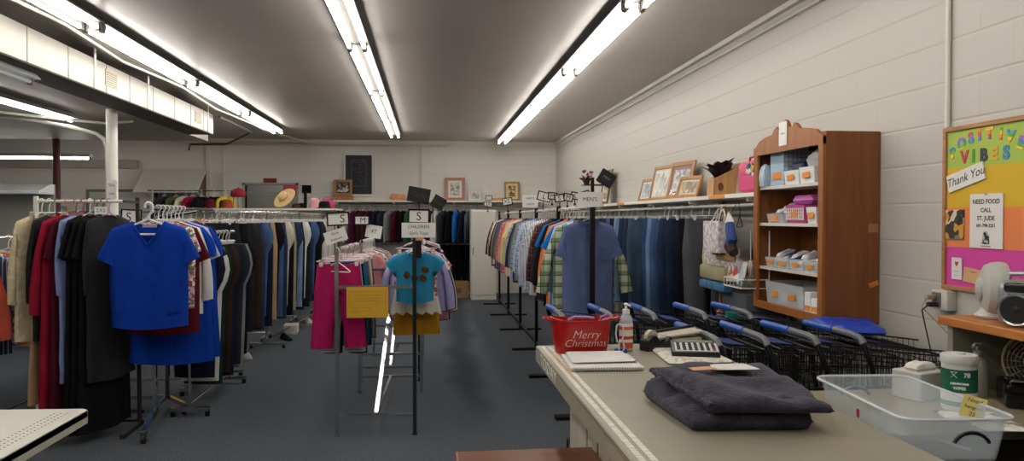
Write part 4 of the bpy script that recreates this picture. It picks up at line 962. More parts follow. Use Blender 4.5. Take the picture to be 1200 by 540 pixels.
for (nm, me, m_, lb, cat, hk, hc), x in zip(rowA, xs):
    a = rad(2); hang(nm, me, m_, lb, cat, (-2.70+x*math.cos(a), 5.45+x*math.sin(a), 1.665), rad(70), None, hk, hc, f'{hc} hanger holding the {lb.split(",")[0]}' if len(lb.split(",")[0].split()) < 9 else f'{hc} hanger at dress {cat} {x:.2f}')
for o in COL.objects:
    if o.get('label', '').startswith('white hanger at dress skirt'): o['label'] = 'white clip hanger of the long beige skirt on the dress rack'
    if 'hanger at dress top' in o.get('label', ''): o['label'] = 'black hanger of the long black lace top on the dress rack'
    if o.get('label', '') == 'orange hanger at dress dress 0.24': o['label'] = 'orange looped hanger of the deep red dress'
    if 'hanger at dress' in o.get('label', ''): o['label'] = o['category'] and f'{o["label"].split()[0]} hanger on the rack of long dresses, near {"the periwinkle tunic" if "tunic" in o["label"] else "the rightmost post"}'
k = 0
for o in COL.objects:
    if o.get('label', '') == 'white hanger holding the long black dress' or o.get('label', '') == 'black hanger holding the long black dress':
        k += 1; o['label'] = f'{o["label"].split()[0]} hanger of the {nth(k)} long black dress past the periwinkle tunic'
paper('size_marker', .075, .05, (-2.24, 5.36, 1.60), rad(20), 'small white size marker 2X on the dress rack', 'sign', lines=[('2XS', .035)])
# pleated white board sign on the column and the S sign
paper('column_notice', .115, .20, (-3.45, 8.535, 1.86), rad(-12), 'white printed notice on the round column', 'notice', lines=[('Sale', .045), ('today', .03)])
size_sign('S', (-2.42, 6.35, 1.49), .16, .13, rad(4), 3, 'black framed S sign just left of the blue scrub top', .02, .1, tx=-.02)
paper('rack_sign', .14, .10, (-2.42, 6.37, 1.42), rad(4), 'white card hanging below the S sign near the scrub top', 'sign', lines=[('SIZES', .03), ('XS - S', .03)])
t = two_post_rack('clothes_rack', .66, 1.50, 'low rack behind the dress rack at left', (-2.80, 6.92, 0), -PI/2)
rowG0 = [('plum', 'plum'), ('charcoal', 'charcoal'), ('print_multi', 'multicoloured'), ('mauve', 'mauve'), ('black', 'black')]
for i, (mn, lb) in enumerate(rowG0):
    x = -2.73+i*.125
    hang('blouse', TEE[i % 3], cm(mn), f'{lb} blouse on the low rack behind the dresses, {nth(i+1)} from left end', 'blouse', (x, 6.92, 1.50), rad(82+2*math.sin(i)), 'blouses on the low rack behind the dresses', 'tube', 'white' if i % 2 else 'black', f'hanger of the {nth(i+1)} blouse on the low rack behind the dresses', 'hangers on the low rack behind the dresses')
# ================================================================ far left rack of children's clothes
t = two_post_rack('clothes_rack', 2.6, 1.40, "rack of bright clothes at the far left edge", (-3.14, 5.30, 0), rad(2))
bm = B(); bar(bm, (.16, -.35, .60), (.26, -.05, .0), .03, .05); obj('leaning_leg', bm, STEEL, t)
rowE = [('coral', 'coral red'), ('stripe_navy', 'navy striped'), ('print_multi', 'multicoloured'), ('orange', 'orange'), ('white', 'white'), ('lavender', 'lavender'), ('bright', 'bright blue'), ('yellow', 'yellow'), ('black', 'black'), ('rose', 'dusty pink'), ('purple', 'purple'), ('stripe_red', 'red striped'), ('white', 'white'), ('teal', 'teal'), ('green', 'green'), ('coral', 'coral red')]
for i, (mn, lb) in enumerate(rowE):
    y = 5.36+i*.155
    hang('tshirt', TEE[(i+1) % 3] if i else LONG[1], cm(mn), f'{lb} top on the far left rack, {nth(i+1)} from the front', 'top', (-3.14-(y-5.3)*math.sin(rad(2)), y, 1.40), rad(6*math.sin(i*1.9)), 'tops on the far left rack', 'tube', 'white', f'white hanger of the {nth(i+1)} top on the far left rack', 'hangers on the far left rack')

# ================================================================ racks and shelves towards the far wall
t = two_post_rack('clothes_rack', 2.3, 1.62, 'cross rack of mixed clothes behind the scrub tops', (-4.35, 9.6, 0), -PI/2, foot=.5, nposts=3)
rowF = ['black', 'charcoal', 'black', 'navy', 'brown', 'royal', 'royal', 'bright', 'yellow', 'yellow', 'orange', 'peach', 'lightgrey', 'print_dark', 'black']
wordF = ['black', 'charcoal', 'black', 'navy', 'brown', 'royal blue', 'royal blue', 'bright blue', 'yellow', 'yellow', 'orange', 'peach', 'pale grey', 'dark printed', 'black']
for i, mn in enumerate(rowF):
    x = -4.27+i*.148
    for pk in (-4.35, -3.2, -2.05):
        if abs(x-pk) < .065: x = pk+.068*(1 if x > pk else -1)
    hang('tshirt', TEE[i % 3], cm(mn), f'{wordF[i]} top on the cross rack behind the scrub tops, {nth(i+1)} from left', 'top', (x, 9.6, 1.62), rad(66+3*math.sin(i*1.4)), 'tops on the cross rack behind the scrub tops', 'tube', 'white', f'white hanger, {nth(i+1)} from left on the cross rack behind the scrub tops', 'hangers on the cross rack')
t = two_post_rack('clothes_rack', 2.6, 1.63, 'second cross rack near the far wall under the hats', (-4.6, 11.2, 0), -PI/2, foot=.5, nposts=3)
rowF2 = ['grey', 'white', 'black', 'lightgrey', 'white', 'print_floral', 'khaki', 'offwhite', 'white', 'green', 'white', 'cream', 'lightgrey', 'white', 'black', 'navy', 'cream']
for i, mn in enumerate(rowF2):
    x = -4.5+i*.15
    for pk in (-4.6, -3.3, -2.0):
        if abs(x-pk) < .065: x = pk+.068*(1 if x > pk else -1)
    w2 = {'lightgrey': 'pale grey', 'offwhite': 'off white', 'print_floral': 'floral'}.get(mn, mn)
    hang('blouse', TEE[(i+2) % 3], cm(mn), f'{w2} blouse on the second cross rack, {nth(i+1)} from left', 'blouse', (x, 11.2, 1.63), rad(66+3*math.sin(i*1.8)), 'blouses on the second cross rack', 'tube', 'white', f'white hanger, {nth(i+1)} from left on the second cross rack', 'hangers on the second cross rack')
# tall rail with jackets in front of the hatch
t = two_post_rack('clothes_rack', 1.35, 2.02, 'tall rack with jackets in front of the hatch', (-4.75, 13.4, 0), -PI/2, foot=.5)
for i, (x, mn, me, lb, nm) in enumerate(((-4.55, 'charcoal', LONG[0], 'charcoal jacket', 'jacket'), (-4.36, 'olive', LONG[1], 'olive jacket', 'jacket'), (-4.20, 'cream', TEE[0], 'cream top', 'top'), (-4.08, 'red', TEE[1], 'red top', 'top'), (-3.93, 'black', LONG[2], 'black jacket', 'jacket'), (-3.72, 'black', LONG[0], 'black cardigan', 'cardigan'), (-3.52, 'yellow', LONG[3], 'yellow top', 'top'))):
    hang(nm, me, cm(mn), f'{lb} on the tall rack in front of the hatch', nm, (x, 13.4, 2.02), rad(62), None, 'tube', 'white', f'white hanger of the {lb} in front of the hatch')
# display table topped with hats
tb = thing('display_shelf', 'white display shelf carrying the hats near the far wall', 'shelf', (-2.6, 12.5, 0))
bm = B(); bb(bm, -1.4, 1.12, -.48, .40, 1.67, 1.70); obj('shelf_board', bm, WHITE, tb)
bm = B(); bb(bm, -1.36, 1.08, -.01, .01, .9, 1.67); obj('back_panel', bm, CREAM, tb)
for x in (-1.38, 1.10):
    for yy in (-.44, .36): bm = B(); bb(bm, x-.015, x+.015, yy-.015, yy+.015, 0, 1.67); obj('leg', bm, pm('leg_grey', '#7d7b76', .4), tb)
def hat(name, label, loc, crown=.09, brim=.17, h_=.11, m=None, rz=0, tiltx=0, dome=True, band=None, sag=.02):
    t = thing(name, label, 'hat', loc, rz); t.rotation_euler = (tiltx, 0, rz)
    bm = B(); lathe(bm, [(brim, .0-sag*.0), (brim*.99, .006), (crown*1.15, .012), (crown, .03), (crown*.95, h_*.7), (crown*.7, h_*.95), (.004, h_), (.0, h_-.003), (crown*.66, h_*.93-.004), (crown*.9, h_*.68), (crown*.93, .02), (crown*1.1, .004)], (0, 0, 0), 24, cap=False)
    obj('body', bm, m, t)
    if band:
        bm = B(); lathe(bm, [(crown*1.01, .022), (crown*1.04, .024), (crown*1.0, .05), (crown*.98, .05)], (0, 0, 0), 24, cap=False); obj('band', bm, band, t)
    return t
STRAW = pm('straw', '#c9b079', .9, bump=.5, bs=120)
hat('sun_hat', 'wide straw sun hat with pink band propped up on the shelf', (-2.36, 12.5, 1.875), .085, .20, .1, STRAW, rad(-35), rad(52), band=pm('band_pink', '#d06c78', .8))
hat('bonnet', 'pale pink ruffled hat on the hat shelf', (-1.88, 12.55, 1.725), .085, .10, .15, pm('hat_pink', '#d89aa6', .9, bump=.6, bs=50), 0, rad(20))
hat('cap', 'black hat beside the pink ruffled hat on the shelf', (-2.12, 12.72, 1.70), .07, .09, .1, cm('black'))
hat('fedora', 'dark brown hat between the straw hat and black hat', (-2.17, 12.46, 1.70), .065, .085, .09, cm('brown'))
hat('cap', 'black wide hat above the S sign at the right of the shelf', (-1.93, 12.73, 1.70), .07, .085, .11, cm('charcoal'))
bm = B(); lathe(bm, [(.03, 0)]+[(.032 if k % 2 else .022, .02+.022*k) for k in range(12)]+[(.02, .29)], (0, 0, 0), 14)
one('ring_stack', bm, cm('black'), 'thin dark ringed stand on the hat shelf left of the pink hat', 'stand', (-2.02, 12.45, 1.70))
bm = B(); bb(bm, -.09, .09, -.012, 0, 0, .16, 0, .003); one('wall_plaque', bm, cm('black'), 'small black square plaque on the far wall beside the pass-through', 'plaque', (-2.42, 15.09, 2.04))
hat('sun_hat', 'black hat at the front right corner of the hat shelf', (-1.68, 12.2, 1.70), .09, .14, .12, cm('black'), .4, rad(0))
hat('sun_hat', 'olive hat at the back right corner of the hat shelf', (-1.60, 12.76, 1.70), .07, .10, .13, cm('olive'), .4, rad(30))
bm = B(); sphere(bm, (0, 0, .07), .1, 0, (1.25, .6, .8)); bm2 = bm; tube(bm, [(-.08, 0, .13), (-.05, 0, .2), (.05, 0, .2), (.08, 0, .13)], .008, 6)
one('handbag', bm, pm('bag_magenta', '#c02a72', .5), 'magenta handbag on the hat shelf next to the pink hat', 'bag', (-1.66, 12.50, 1.70))
t = thing('hat_stand', 'thin stand with a deep red knitted hat near the pass-through', 'hat', (-3.12, 12.6, 1.70))
bm = B(); rod(bm, (0, 0, 0), (0, 0, .2), .012); lathe(bm, [(.06, 0), (.06, .01)], (0, 0, 0), 14); obj('stand', bm, STEEL, t)
bm = B(); lathe(bm, [(.10, .19), (.125, .22), (.12, .27), (.075, .32), (.02, .335), (.012, .35), (.0, .352)], (0, 0, 0), 18); obj('knit_hat', bm, pm('knit_red', '#7c1226', .95, bump=.8, bs=60), t)
for i, (x, y, mn, lb) in enumerate(((-3.38, 12.75, 'charcoal', 'charcoal cap on the hat shelf near the yellow top'), (-3.52, 12.45, 'maroon', 'maroon hat left of the charcoal cap'), (-3.75, 12.6, 'black', 'black knitted hat at the left end of the hat shelf'), (-3.25, 12.42, 'rust', 'rust hat right of the charcoal cap'))):
    hat('cap', lb, (x, y, 1.70), .085, .105, .15, cm(mn), .3*i)
for i, (mn, x) in enumerate((('lightblue', -3.50), ('skyblue', -3.40))):
    pass
# ================================================================ far wall shelf, frames, coats
t = thing('coat_shelf', 'white shelf with a coat rail along the far wall', 'wall shelf', (.3, 15.1, 1.86))
bm = B(); bb(bm, -2.2, 2.0, -.36, -.005, 0, .035); obj('shelf_board', bm, WHITE, t)
bm = B(); rod(bm, (-2.2, -.28, -.07), (2.0, -.28, -.07), .0112, 10); obj('rail', bm, pm('rail_grey', '#8a8884', .4, .6), t)
for x in (-2.1, -1.0, .2, 1.2, 1.95):
    bm = B(); bb(bm, x-.01, x+.01, -.34, -.01, -.03, 0); bb(bm, x-.01, x+.01, -.29, -.27, -.07, -.02); obj('bracket', bm, WHITE, t)
COAT = [shirt('coat', sw=.22, nw=.085, L=.60+.03*i, cw=.245, hw=.26, ad=.22, sl=.58, sa=9, cuff=.065, T=.04, fold=(.008, 20, i*1.9), m=7, seed=60+i) for i in range(2)]
coats = [('navy', 'navy'), ('charcoal', 'charcoal'), ('white', 'white'), ('plum', 'plum'), ('brown', 'brown'), ('burgundy', 'burgundy'), ('navy', 'navy'), ('charcoal', 'charcoal'), ('grey', 'grey'), ('burgundy', 'burgundy'), ('black', 'black'), ('green', 'green'), ('olive', 'olive'), ('brown', 'brown'), ('maroon', 'maroon'), ('white', 'white'), ('charcoal', 'charcoal'), ('black', 'black'), ('bright', 'bright blue'), ('navy', 'navy'), ('slate', 'slate blue'), ('maroon', 'maroon'), ('black', 'black')]
for i, (mn, lb) in enumerate(coats):
    x = -1.82+i*.132
    hang('coat', COAT[i % 2], cm(mn), f'{lb} coat on the far wall rail, {nth(i+1)} from left', 'coat', (x, 14.82, 1.79), rad(66+3*math.sin(i*1.5)), 'coats on the far wall rail', 'tube', 'white' if i % 3 else 'black', f'hanger of the {nth(i+1)} coat from left on the far wall rail', 'hangers on the far wall rail')
LOWP = pants('trousers', ww=.16, hip=.17, L=.95, rise=.2, hemw=.08, T=.025)
for i in range(8):
    x = .0+i*.132
    hang('trousers', LOWP, cm('black'), f'long black trousers low behind the far coats, {nth(i+1)} from left', 'trousers', (x-.02, 14.86, 1.12), rad(62), 'black trousers low behind the far coats', None)
lowrail = thing('low_rail', 'low black rail below the far coats', 'clothes rack', (.45, 14.86, 0))
bm = B(); rod(bm, (-.55, 0, 1.05), (.62, 0, 1.05), .012); obj('rail', bm, BLACKM, lowrail)
for x in (-.55, .62):
    bm = B(); rod(bm, (x, 0, 0), (x, 0, 1.06), .014); obj('upright', bm, BLACKM, lowrail)
t = thing('carton', 'brown cardboard carton on the floor under the far coats', 'box', (.55, 14.40, 0), .1)
bm = B(); bb(bm, -.2, .2, -.15, .15, 0, .32, 0, .004); obj('body', bm, pm('cardboard', '#9a7a52', .8, var=.1), t)
bm = B(); bb(bm, -.2, .2, -.02, .02, .32, .322); bb(bm, -.05, .05, -.152, -.15, .1, .2); obj('tape', bm, pm('tape_brown', '#6d5236', .5), t)
t = thing('white_cabinet', "tall white cabinet at the far end of the men's rack", 'cabinet', (1.02, 14.15, 0))
bm = B(); bb(bm, -.24, .24, -.22, .22, .0, 1.70, 0, .006); obj('body', bm, WHITE, t)
bm = B(); bb(bm, -.225, .225, -.24, -.221, .09, 1.67, 0, .004); d = obj('door', bm, pm('cabinet_door', '#dedad0', .45), t)
bm = B(); rod(bm, (-.2, -.25, .85), (-.2, -.25, 1.0), .006); obj('handle', bm, BLACKM, d)
def picture(label, w_, h_, loc, rz, fm, mat_m, art, bw=.03, lean=0, matw=.05, cat='picture', name='framed_picture', glass=False):
    t = thing(name, label, cat, loc, rz); t.rotation_euler = (lean, 0, rz)
    bm = B(); d = .02
    for sx in (-1, 1): bb(bm, sx*(w_/2-bw/2)-bw/2, sx*(w_/2-bw/2)+bw/2, -d, 0, 0, h_, 0, .003)
    for z in (0, h_-bw): bb(bm, -w_/2+bw, w_/2-bw, -d, 0, z, z+bw, 0, .003)
    obj('frame', bm, fm, t)
    bm = B(); bb(bm, -w_/2+bw, w_/2-bw, -.008, -.002, bw, h_-bw); obj('mount', bm, mat_m, t)
    if art: bm = B(); bb(bm, -w_/2+bw+matw, w_/2-bw-matw, -.0092, -.0081, bw+matw, h_-bw-matw); obj('print', bm, art, t)
    if glass:
        bm = B(); bb(bm, -w_/2+bw, w_/2-bw, -.014, -.012, bw, h_-bw); obj('glass', bm, GLASS, t)
    return t
GLASS = milky('frame_glass', '#ffffff', .88, .03)
OAK = wood('oak', '#8a5a2c', '#b9854a', 5, 2); GOLD = pm('gold_frame', '#9a7a45', .4, .4); LMAT = pm('mount_white', '#dcd9d0', .7)
ART_G = spotted('art_grey', ['#c9c7c0', '#a9a8a2', '#d8d6ce', '#8e8c88'], 26); ART_T = spotted('art_tan', ['#b89a68', '#8a6c42', '#d2bd92', '#5e4a30'], 22)
ART_D = spotted('art_dark', ['#2b2d33', '#30323a', '#4a4646', '#282a30', '#34363c', '#2d2f35'], 34)
p = picture('large framed dark print hanging high on the far wall', .60, .86, (-1.40, 15.075, 1.98), 0, pm('frame_silver', '#dad7cf', .4), pm('mount_dark', '#24272d', .6), None, .04)
bm = B(); bb(bm, -.14, .14, -.0095, -.0081, .2, .72); obj('print', bm, ART_D, p)
bm = B()
for x in (-.145, .145): bb(bm, x-.002, x+.002, -.0105, -.008, .2, .72)
for z in (.2, .72): bb(bm, -.145, .145, -.0105, -.008, z-.002, z+.002)
obj('print_border', bm, pm('print_line', '#8d7468', .7), p)
picture('oak framed black and white picture leaning on the far wall shelf', .36, .32, (-1.70, 14.98, 1.99), 0, OAK, pm('mount_black', '#3a2a22', .6), spotted('art_bw', ['#3a3a3a', '#b9b9b5', '#6a6a68', '#d6d4cc', '#2a2022'], 18), .05, rad(-8), .02)
bm = B(); bb(bm, -.2, .2, -.05, .05, 0, .09, 0, .003); one('riser_block', bm, OAK, 'low wooden block under the oak picture on the far shelf', 'block', (-1.70, 14.95, 1.897))
picture('pink framed print leaning on the far wall shelf', .40, .47, (.52, 15.0, 1.896), 0, pm('frame_pink', '#b5796c', .5), LMAT, ART_G, .06, rad(-8), .045)
picture('small pale certificate beside the pink framed print', .26, .22, (.92, 15.02, 1.896), 0, pm('frame_pale', '#c9c6bc', .5), LMAT, ART_G, .012, rad(-10), .03)
picture('tiny black framed card on the far wall shelf', .14, .10, (1.20, 14.95, 1.90), 0, SIGNF, LMAT, None, .014, rad(-10))
picture('gold framed tan print leaning on the far wall shelf', .31, .39, (1.68, 15.0, 1.896), 0, GOLD, pm('mount_cream', '#d2c194', .7), ART_T, .035, rad(-8), .05)
bm = B(); bb(bm, -.13, .13, -.1, .1, 0, .07, 0, .02, 2); one('blue_box', bm, pm('box_blue', '#7ca6d0', .6), 'light blue box on the far shelf behind the black boards', 'box', (-.25, 14.88, 1.896))
bm = B(); pad(bm, [(-.16, -.1), (.16, -.1), (.16, .1), (-.16, .1)], 0, .12, amp=.02, freq=20); one('folded_scarf', bm, cm('peach'), 'peach folded scarf on the far shelf left of the blue box', 'scarf', (-.62, 14.9, 1.896))
bm = B(); pad(bm, [(-.1, -.06), (.1, -.06), (.1, .06), (-.1, .06)], 0, .05, amp=.01); one('orange_packet', bm, pm('tag_orange', '#d98a30', .6), 'orange packet on the far shelf beside the tiny black frame', 'packet', (1.36, 14.88, 1.896))
# small boxes on top of the men's rack end
for i, (x, y, z, mn, lb) in enumerate(((1.5, 12.9, 1.86, 'teal', 'teal'),)): pass

# white gondola with a valance beyond the dress rack
t = thing('display_gondola', 'white display unit with a sloping white valance at the far left', 'shelf', (-5.35, 9.3, 0))
bm = B(); prism(bm, [(-.16, 1.86), (-.16, 1.83), (.2, 1.83), (.2, 1.95), (.12, 1.95)], -.75, .85, 'yz'); obj('valance', bm, pm('reflector_white', '#e4e8e8', .3), t)
bm = B(); bb(bm, -.75, .85, .2, .23, .0, 1.95); obj('back_panel', bm, pm('gondola_grey', '#9d9f98', .5), t)
for z in (.5, 1.0): bm = B(); bb(bm, -.75, .85, -.15, .2, z-.02, z); obj('shelf_board', bm, WHITE, t)
# ================================================================ frames and planter on the right wall shelf (top z 1.73)
def wall_pic(label, yc, w_, h_, fm, mat_m, art, bw=.03, lean=10, matw=.03, xo=.16, tw=0, z=1.73):
    # leans back against the wall, faces -x
    return picture(label, w_, h_, (2.6-xo, yc, z), -PI/2+rad(tw), fm, mat_m, art, bw, rad(-lean), matw, glass=True)
DKF = pm('frame_bronze', '#5d4c34', .4, .4)
wall_pic('tall bronze framed picture far along the right wall shelf', 10.25, .46, .50, DKF, LMAT, ART_T, .05, 10, .03, .15)
wall_pic('small oak framed picture, leftmost of the four leaning together', 8.22, .38, .27, OAK, LMAT, spotted('art_bluegrey', ['#b8bcc6', '#9aa0b0', '#d6d6d8', '#7c8498'], 18), .035, 14, .02, .16, 4)
wall_pic('large oak framed certificate among the four leaning pictures', 7.62, .60, .38, OAK, pm('mount_cream', '#d2c194', .7), spotted('art_cert', ['#e0dccc', '#c9c6b8', '#e6e2d6', '#a8a498'], 14), .035, 12, .02, .17, 4)
wall_pic('oak framed picture with a red mount on the wall shelf', 7.05, .46, .38, OAK, pm('mount_red', '#8c1f2c', .7), ART_G, .045, 12, .035, .17, 10)
wall_pic('small light oak framed print nearest the planter', 6.72, .36, .22, OAK, pm('mount_cream', '#d2c194', .7), ART_T, .035, 18, .02, .2, 14)
t = thing('planter', 'wooden planter with dark purple leaves on the wall shelf', 'planter', (2.42, 5.95, 1.73))
bm = B(); PLY = wood('planter_wood', '#a67b4e', '#c79a66', 5, 2)
prism(bm, [(-.08, 0), (.08, 0), (.115, .24), (-.07, .15)], -.07, -.058, 'xz'); prism(bm, [(-.08, 0), (.08, 0), (.115, .24), (-.07, .15)], .058, .07, 'xz')
prism(bm, [(-.08, 0), (.08, 0), (.085, .04), (-.078, .04)], -.058, .058, 'xz'); prism(bm, [(-.095, 0), (-.08, 0), (-.07, .15), (-.085, .15)], -.07, .07, 'xz'); prism(bm, [(.08, 0), (.095, 0), (.135, .27), (.12, .27)], -.07, .07, 'xz')
obj('box', bm, PLY, t)
bm = B(); lathe(bm, [(.03, 0), (.0, .003)], (-.03, -.073, .075), 14, 0, Matrix.Rotation(PI/2, 3, 'X'), sx=.8, sy=1.2); obj('emblem', bm, pm('emblem_brown', '#6d4530', .7), t)
def leaf(bm, o, d, L, wd, up=.5):
    d = Vector(d).normalized(); s = d.cross(Vector((0, 0, 1))).normalized(); P = []
    for i in range(6):
        q = i/5; c = Vector(o)+d*L*q+Vector((0, 0, up*L*(q-q*q*.9))); P.append((c, wd*math.sin(PI*min(1, .12+q*.88))**.8))
    rows = [[bm.verts.new(c-s*w_+Vector((0, 0, .25*w_))), bm.verts.new(c), bm.verts.new(c+s*w_+Vector((0, 0, .25*w_)))] for c, w_ in P]
    for a, b in zip(rows, rows[1:]):
        for k in (0, 1):
            f = bm.faces.new((a[k], a[k+1], b[k+1], b[k])); f.smooth = True
r2 = random.Random(3)
PLUM = pm('leaf_plum', '#2a161e', .45, var=.3, vs=30)
for k in range(13):
    bm = B(); a = k*2.4; leaf(bm, (-.01, 0, .13), (math.cos(a)*.8, math.sin(a), .55+.35*(k % 3)), .17+.05*r2.random(), .05, .25+.25*r2.random())
    bmesh.ops.solidify(bm, geom=list(bm.faces), thickness=.002); obj('leaf', bm, PLUM, t)
# pink case standing at the corner and a wooden thing behind
t = thing('pink_case', 'magenta plastic case standing on the wall shelf beside the bookcase', 'case', (2.40, 5.27, 1.73))
bm = B(); box(bm, (0, 0, .125), (.11, .34, .235), 0, None, .03, 3); obj('shell', bm, pm('case_pink', '#c81e62', .35), t)
bm = B(); box(bm, (-.057, 0, .08), (.006, .26, .10), 0, None, .002); obj('front_panel', bm, pm('case_pink_light', '#d8437e', .35), t)
bm = B(); box(bm, (-.058, -.06, .18), (.006, .13, .09), 0, Matrix.Rotation(.2, 3, 'X'), .002); obj('badge', bm, spotted('badge_mix', ['#28356a', '#d6d2c4', '#c8a23a', '#4a5a94'], 30), t)
bm = B(); tube(bm, [(0, -.08, .245), (0, -.06, .275), (0, .06, .275), (0, .08, .245)], .009, 8); obj('handle', bm, pm('case_pink', '#c81e62', .35), t)
t = picture('thin oak framed dark picture against the wall beside the bookcase', .40, .32, (2.55, 5.16, 1.73), -PI/2, OAK, pm('mount_taupe', '#8a8176', .7), ART_G, .02, rad(-6), .03)
# ================================================================ hanging goods between jeans and bookcase
def slab(name, label, cat, x, y0, y1, z0, z1, th, m, rz=0, bev=.004, tilt=0):
    bm = B(); box(bm, (0, 0, 0), (th, y1-y0, z1-z0), 0, Matrix.Rotation(tilt, 3, 'X'), bev, 2)
    return one(name, bm, m, label, cat, (x, (y0+y1)/2, (z0+z1)/2), rz)
hanger('tube', 'white', (2.33, 5.80, 1.645), rad(40), 'empty white hanger on the wall rail beside the grey trousers')
hanger('tube', 'orange', (2.33, 5.62, 1.645), rad(60), 'orange looped hanger above the canvas bag')
hanger('tube', 'pink', (2.33, 5.52, 1.645), rad(60), 'pink hanger above the white patterned gift bag')
hanger('tube', 'black', (2.33, 5.36, 1.645), rad(60), 'black hanger above the blue socks')
GB = spotted('gift_white', ['#d8d4d2', '#c8bcc0', '#e2dedc', '#b8a4ac'], 45)
t = thing('gift_bag', 'white patterned gift bag hanging in front of the other bags', 'bag', (2.14, 5.36, 1.29))
bm = B(); bb(bm, -.04, .04, -.15, .15, 0, .235, 0, .003); obj('bag_body', bm, GB, t)
bm = B(); tube(bm, [(-.0, -.06, .235), (.02, -.05, .30), (.05, 0, .345), (.02, .05, .30), (0, .06, .235)], .004, 6); obj('handle', bm, pm('cord_white', '#d9d4cc', .7), t)
t = thing('canvas_bag', 'cream canvas tote bag hanging behind the red card', 'bag', (2.27, 5.64, 1.06))
bm = B(); pad(bm, [(-.03, -.27), (.03, -.27), (.03, .27), (-.03, .27)], 0, .40, edge=.1); obj('bag_body', bm, pm('canvas', '#cfc3a0', .85, bump=.4, bs=80), t)
bm = B(); tube(bm, [(0, -.1, .40), (.03, -.08, .5), (.05, 0, .56), (.03, .08, .5), (0, .1, .40)], .008, 6); obj('handle', bm, pm('canvas', '#cfc3a0', .85), t)
slab('red_card', 'red card hanging behind the white gift bag', 'card', 2.19, 5.48, 5.66, 1.27, 1.50, .02, pm('card_red', '#a52630', .6))
slab('patterned_sheet', 'white patterned sheet below the white gift bag', 'sheet', 2.18, 5.02, 5.68, 1.185, 1.33, .012, spotted('gift_white2', ['#d6d2ce', '#c4bcba', '#e0dcd8', '#b0a2a4'], 60))
slab('brown_card', 'brown card peeking out below the gift bag', 'card', 2.165, 5.06, 5.40, 1.235, 1.295, .008, pm('cardboard', '#9a7a52', .8))
slab('folded_cloth', 'khaki folded cloth in a plastic bag', 'cloth', 2.20, 5.20, 5.70, 1.075, 1.185, .12, cm('khaki'), 0, .02)
slab('plastic_packet', 'clear blue plastic packet beneath the khaki cloth', 'packet', 2.20, 5.20, 5.70, 1.00, 1.068, .13, pm('packet_blue', '#4f7fa8', .2, var=.3, vs=20), 0, .02)
slab('blue_bag', 'bright blue bag edge behind the canvas tote', 'bag', 2.36, 5.80, 5.84, 1.02, 1.42, .24, pm('bag_blue', '#1d48b0', .5))
t = thing('socks', 'pair of blue socks with brown toes on a white card', 'socks', (2.12, 5.03, 1.30))
bm = B(); tube(bm, [(0, .02, .21), (-.005, -.01, .15), (-.005, -.03, .10), (-.005, .0, .055), (-.005, -.05, .02)], [.03, .036, .04, .042, .03], 10); obj('sock', bm, pm('sock_blue', '#3e5190', .9), t)
bm = B(); tube(bm, [(-.006, -.0, .055), (-.006, -.03, .03), (-.006, -.07, .005), (-.006, -.085, -.0)], [.043, .042, .034, .01], 10); obj('toe', bm, pm('sock_toe', '#3a2a24', .9), t)
bm = B(); box(bm, (.015, .06, .22), (.004, .12, .1), 0, Matrix.Rotation(rad(35), 3, 'X')); obj('card', bm, CARD, t)
bm = B(); tube(bm, [(.015, .1, .26), (.08, .12, .33), (.12, .2, .345)], .003, 5); obj('cord', bm, BLACKM, t)
t = thing('card_rack', 'white wire rack of greeting cards beside the bookcase', 'rack', (2.24, 5.02, 1.06))
bm = B()
for z in (0, .06): tube(bm, [(-.1, -.13, z), (.1, -.13, z), (.1, .17, z), (-.1, .17, z)], .004, 6, cyc=True)
for y in (-.13, -.07, 0, .06, .12, .17): rod(bm, (-.1, y, 0), (-.1, y, .06), .003, 5); rod(bm, (-.1, y, 0), (.1, y, 0), .003, 5)
rod(bm, (.1, -.13, 0), (.1, -.13, .40), .005, 6); rod(bm, (.1, .17, 0), (.1, .17, .40), .005, 6); obj('wire_frame', bm, WHITE, t)
CARDS = [spotted('card_a', ['#7ea6b8', '#d8d6d0', '#b8c8cc', '#5a8498'], 14), spotted('card_b', ['#c8b8a8', '#e0dcd4', '#a86a5a', '#d0ccc0'], 20), spotted('card_c', ['#d6d6d2', '#9aa0a0', '#c84a4a', '#e4e2dc'], 18)]
for k in range(6):
    bm = B(); box(bm, (0, 0, 0), (.004, .11, .16), 0, Matrix.Rotation(rad(12), 3, 'Y'))
    one('greeting_card', bm, CARDS[k % 3], f'greeting card in the white wire rack, {nth(k+1)} from the bookcase side', 'card', (2.17+.06*(k % 2), 4.95+.045*k, 1.16+.01*(k % 3)), 0, 'greeting cards in the wire rack')
t = thing('storage_box', 'dark grey fabric storage box below the card rack', 'box', (2.36, 5.19, .66))
bm = B(); bb(bm, -.15, .15, -.22, .22, 0, .35, 0, .01, 2); obj('body', bm, pm('box_grey', '#54565c', .8), t)
bm = B(); bb(bm, -.155, -.15, -.05, .03, .19, .21); obj('label', bm, CARD, t)
for k, (y, mn, lb) in enumerate(((5.56, 'rose', 'pink handled brush hanging below the plastic packet'), (5.47, 'tan', 'straw hand broom hanging below the plastic packet'))):
    t = thing('hand_broom', lb, 'broom', (2.26, y, .70))
    bm = B(); rod(bm, (0, 0, .12), (0, 0, .30), .009); obj('handle', bm, cm(mn), t)
    bm = B(); pad(bm, [(-.02, -.035), (.02, -.035), (.02, .035), (-.02, .035)], 0, .13); obj('bristles', bm, cm(mn), t)
t = thing('side_stand', 'low dark stand under the storage box', 'stand', (2.4, 5.25, 0))
bm = B(); bb(bm, -.18, .15, -.38, .38, .62, .655); obj('top', bm, BLACKM, t)
for sx in (-1, 1):
    for sy in (-1, 1): bm = B(); bb(bm, sx*.13-.015, sx*.13+.015, sy*.36-.015, sy*.36+.015, 0, .62); obj('leg', bm, BLACKM, t)
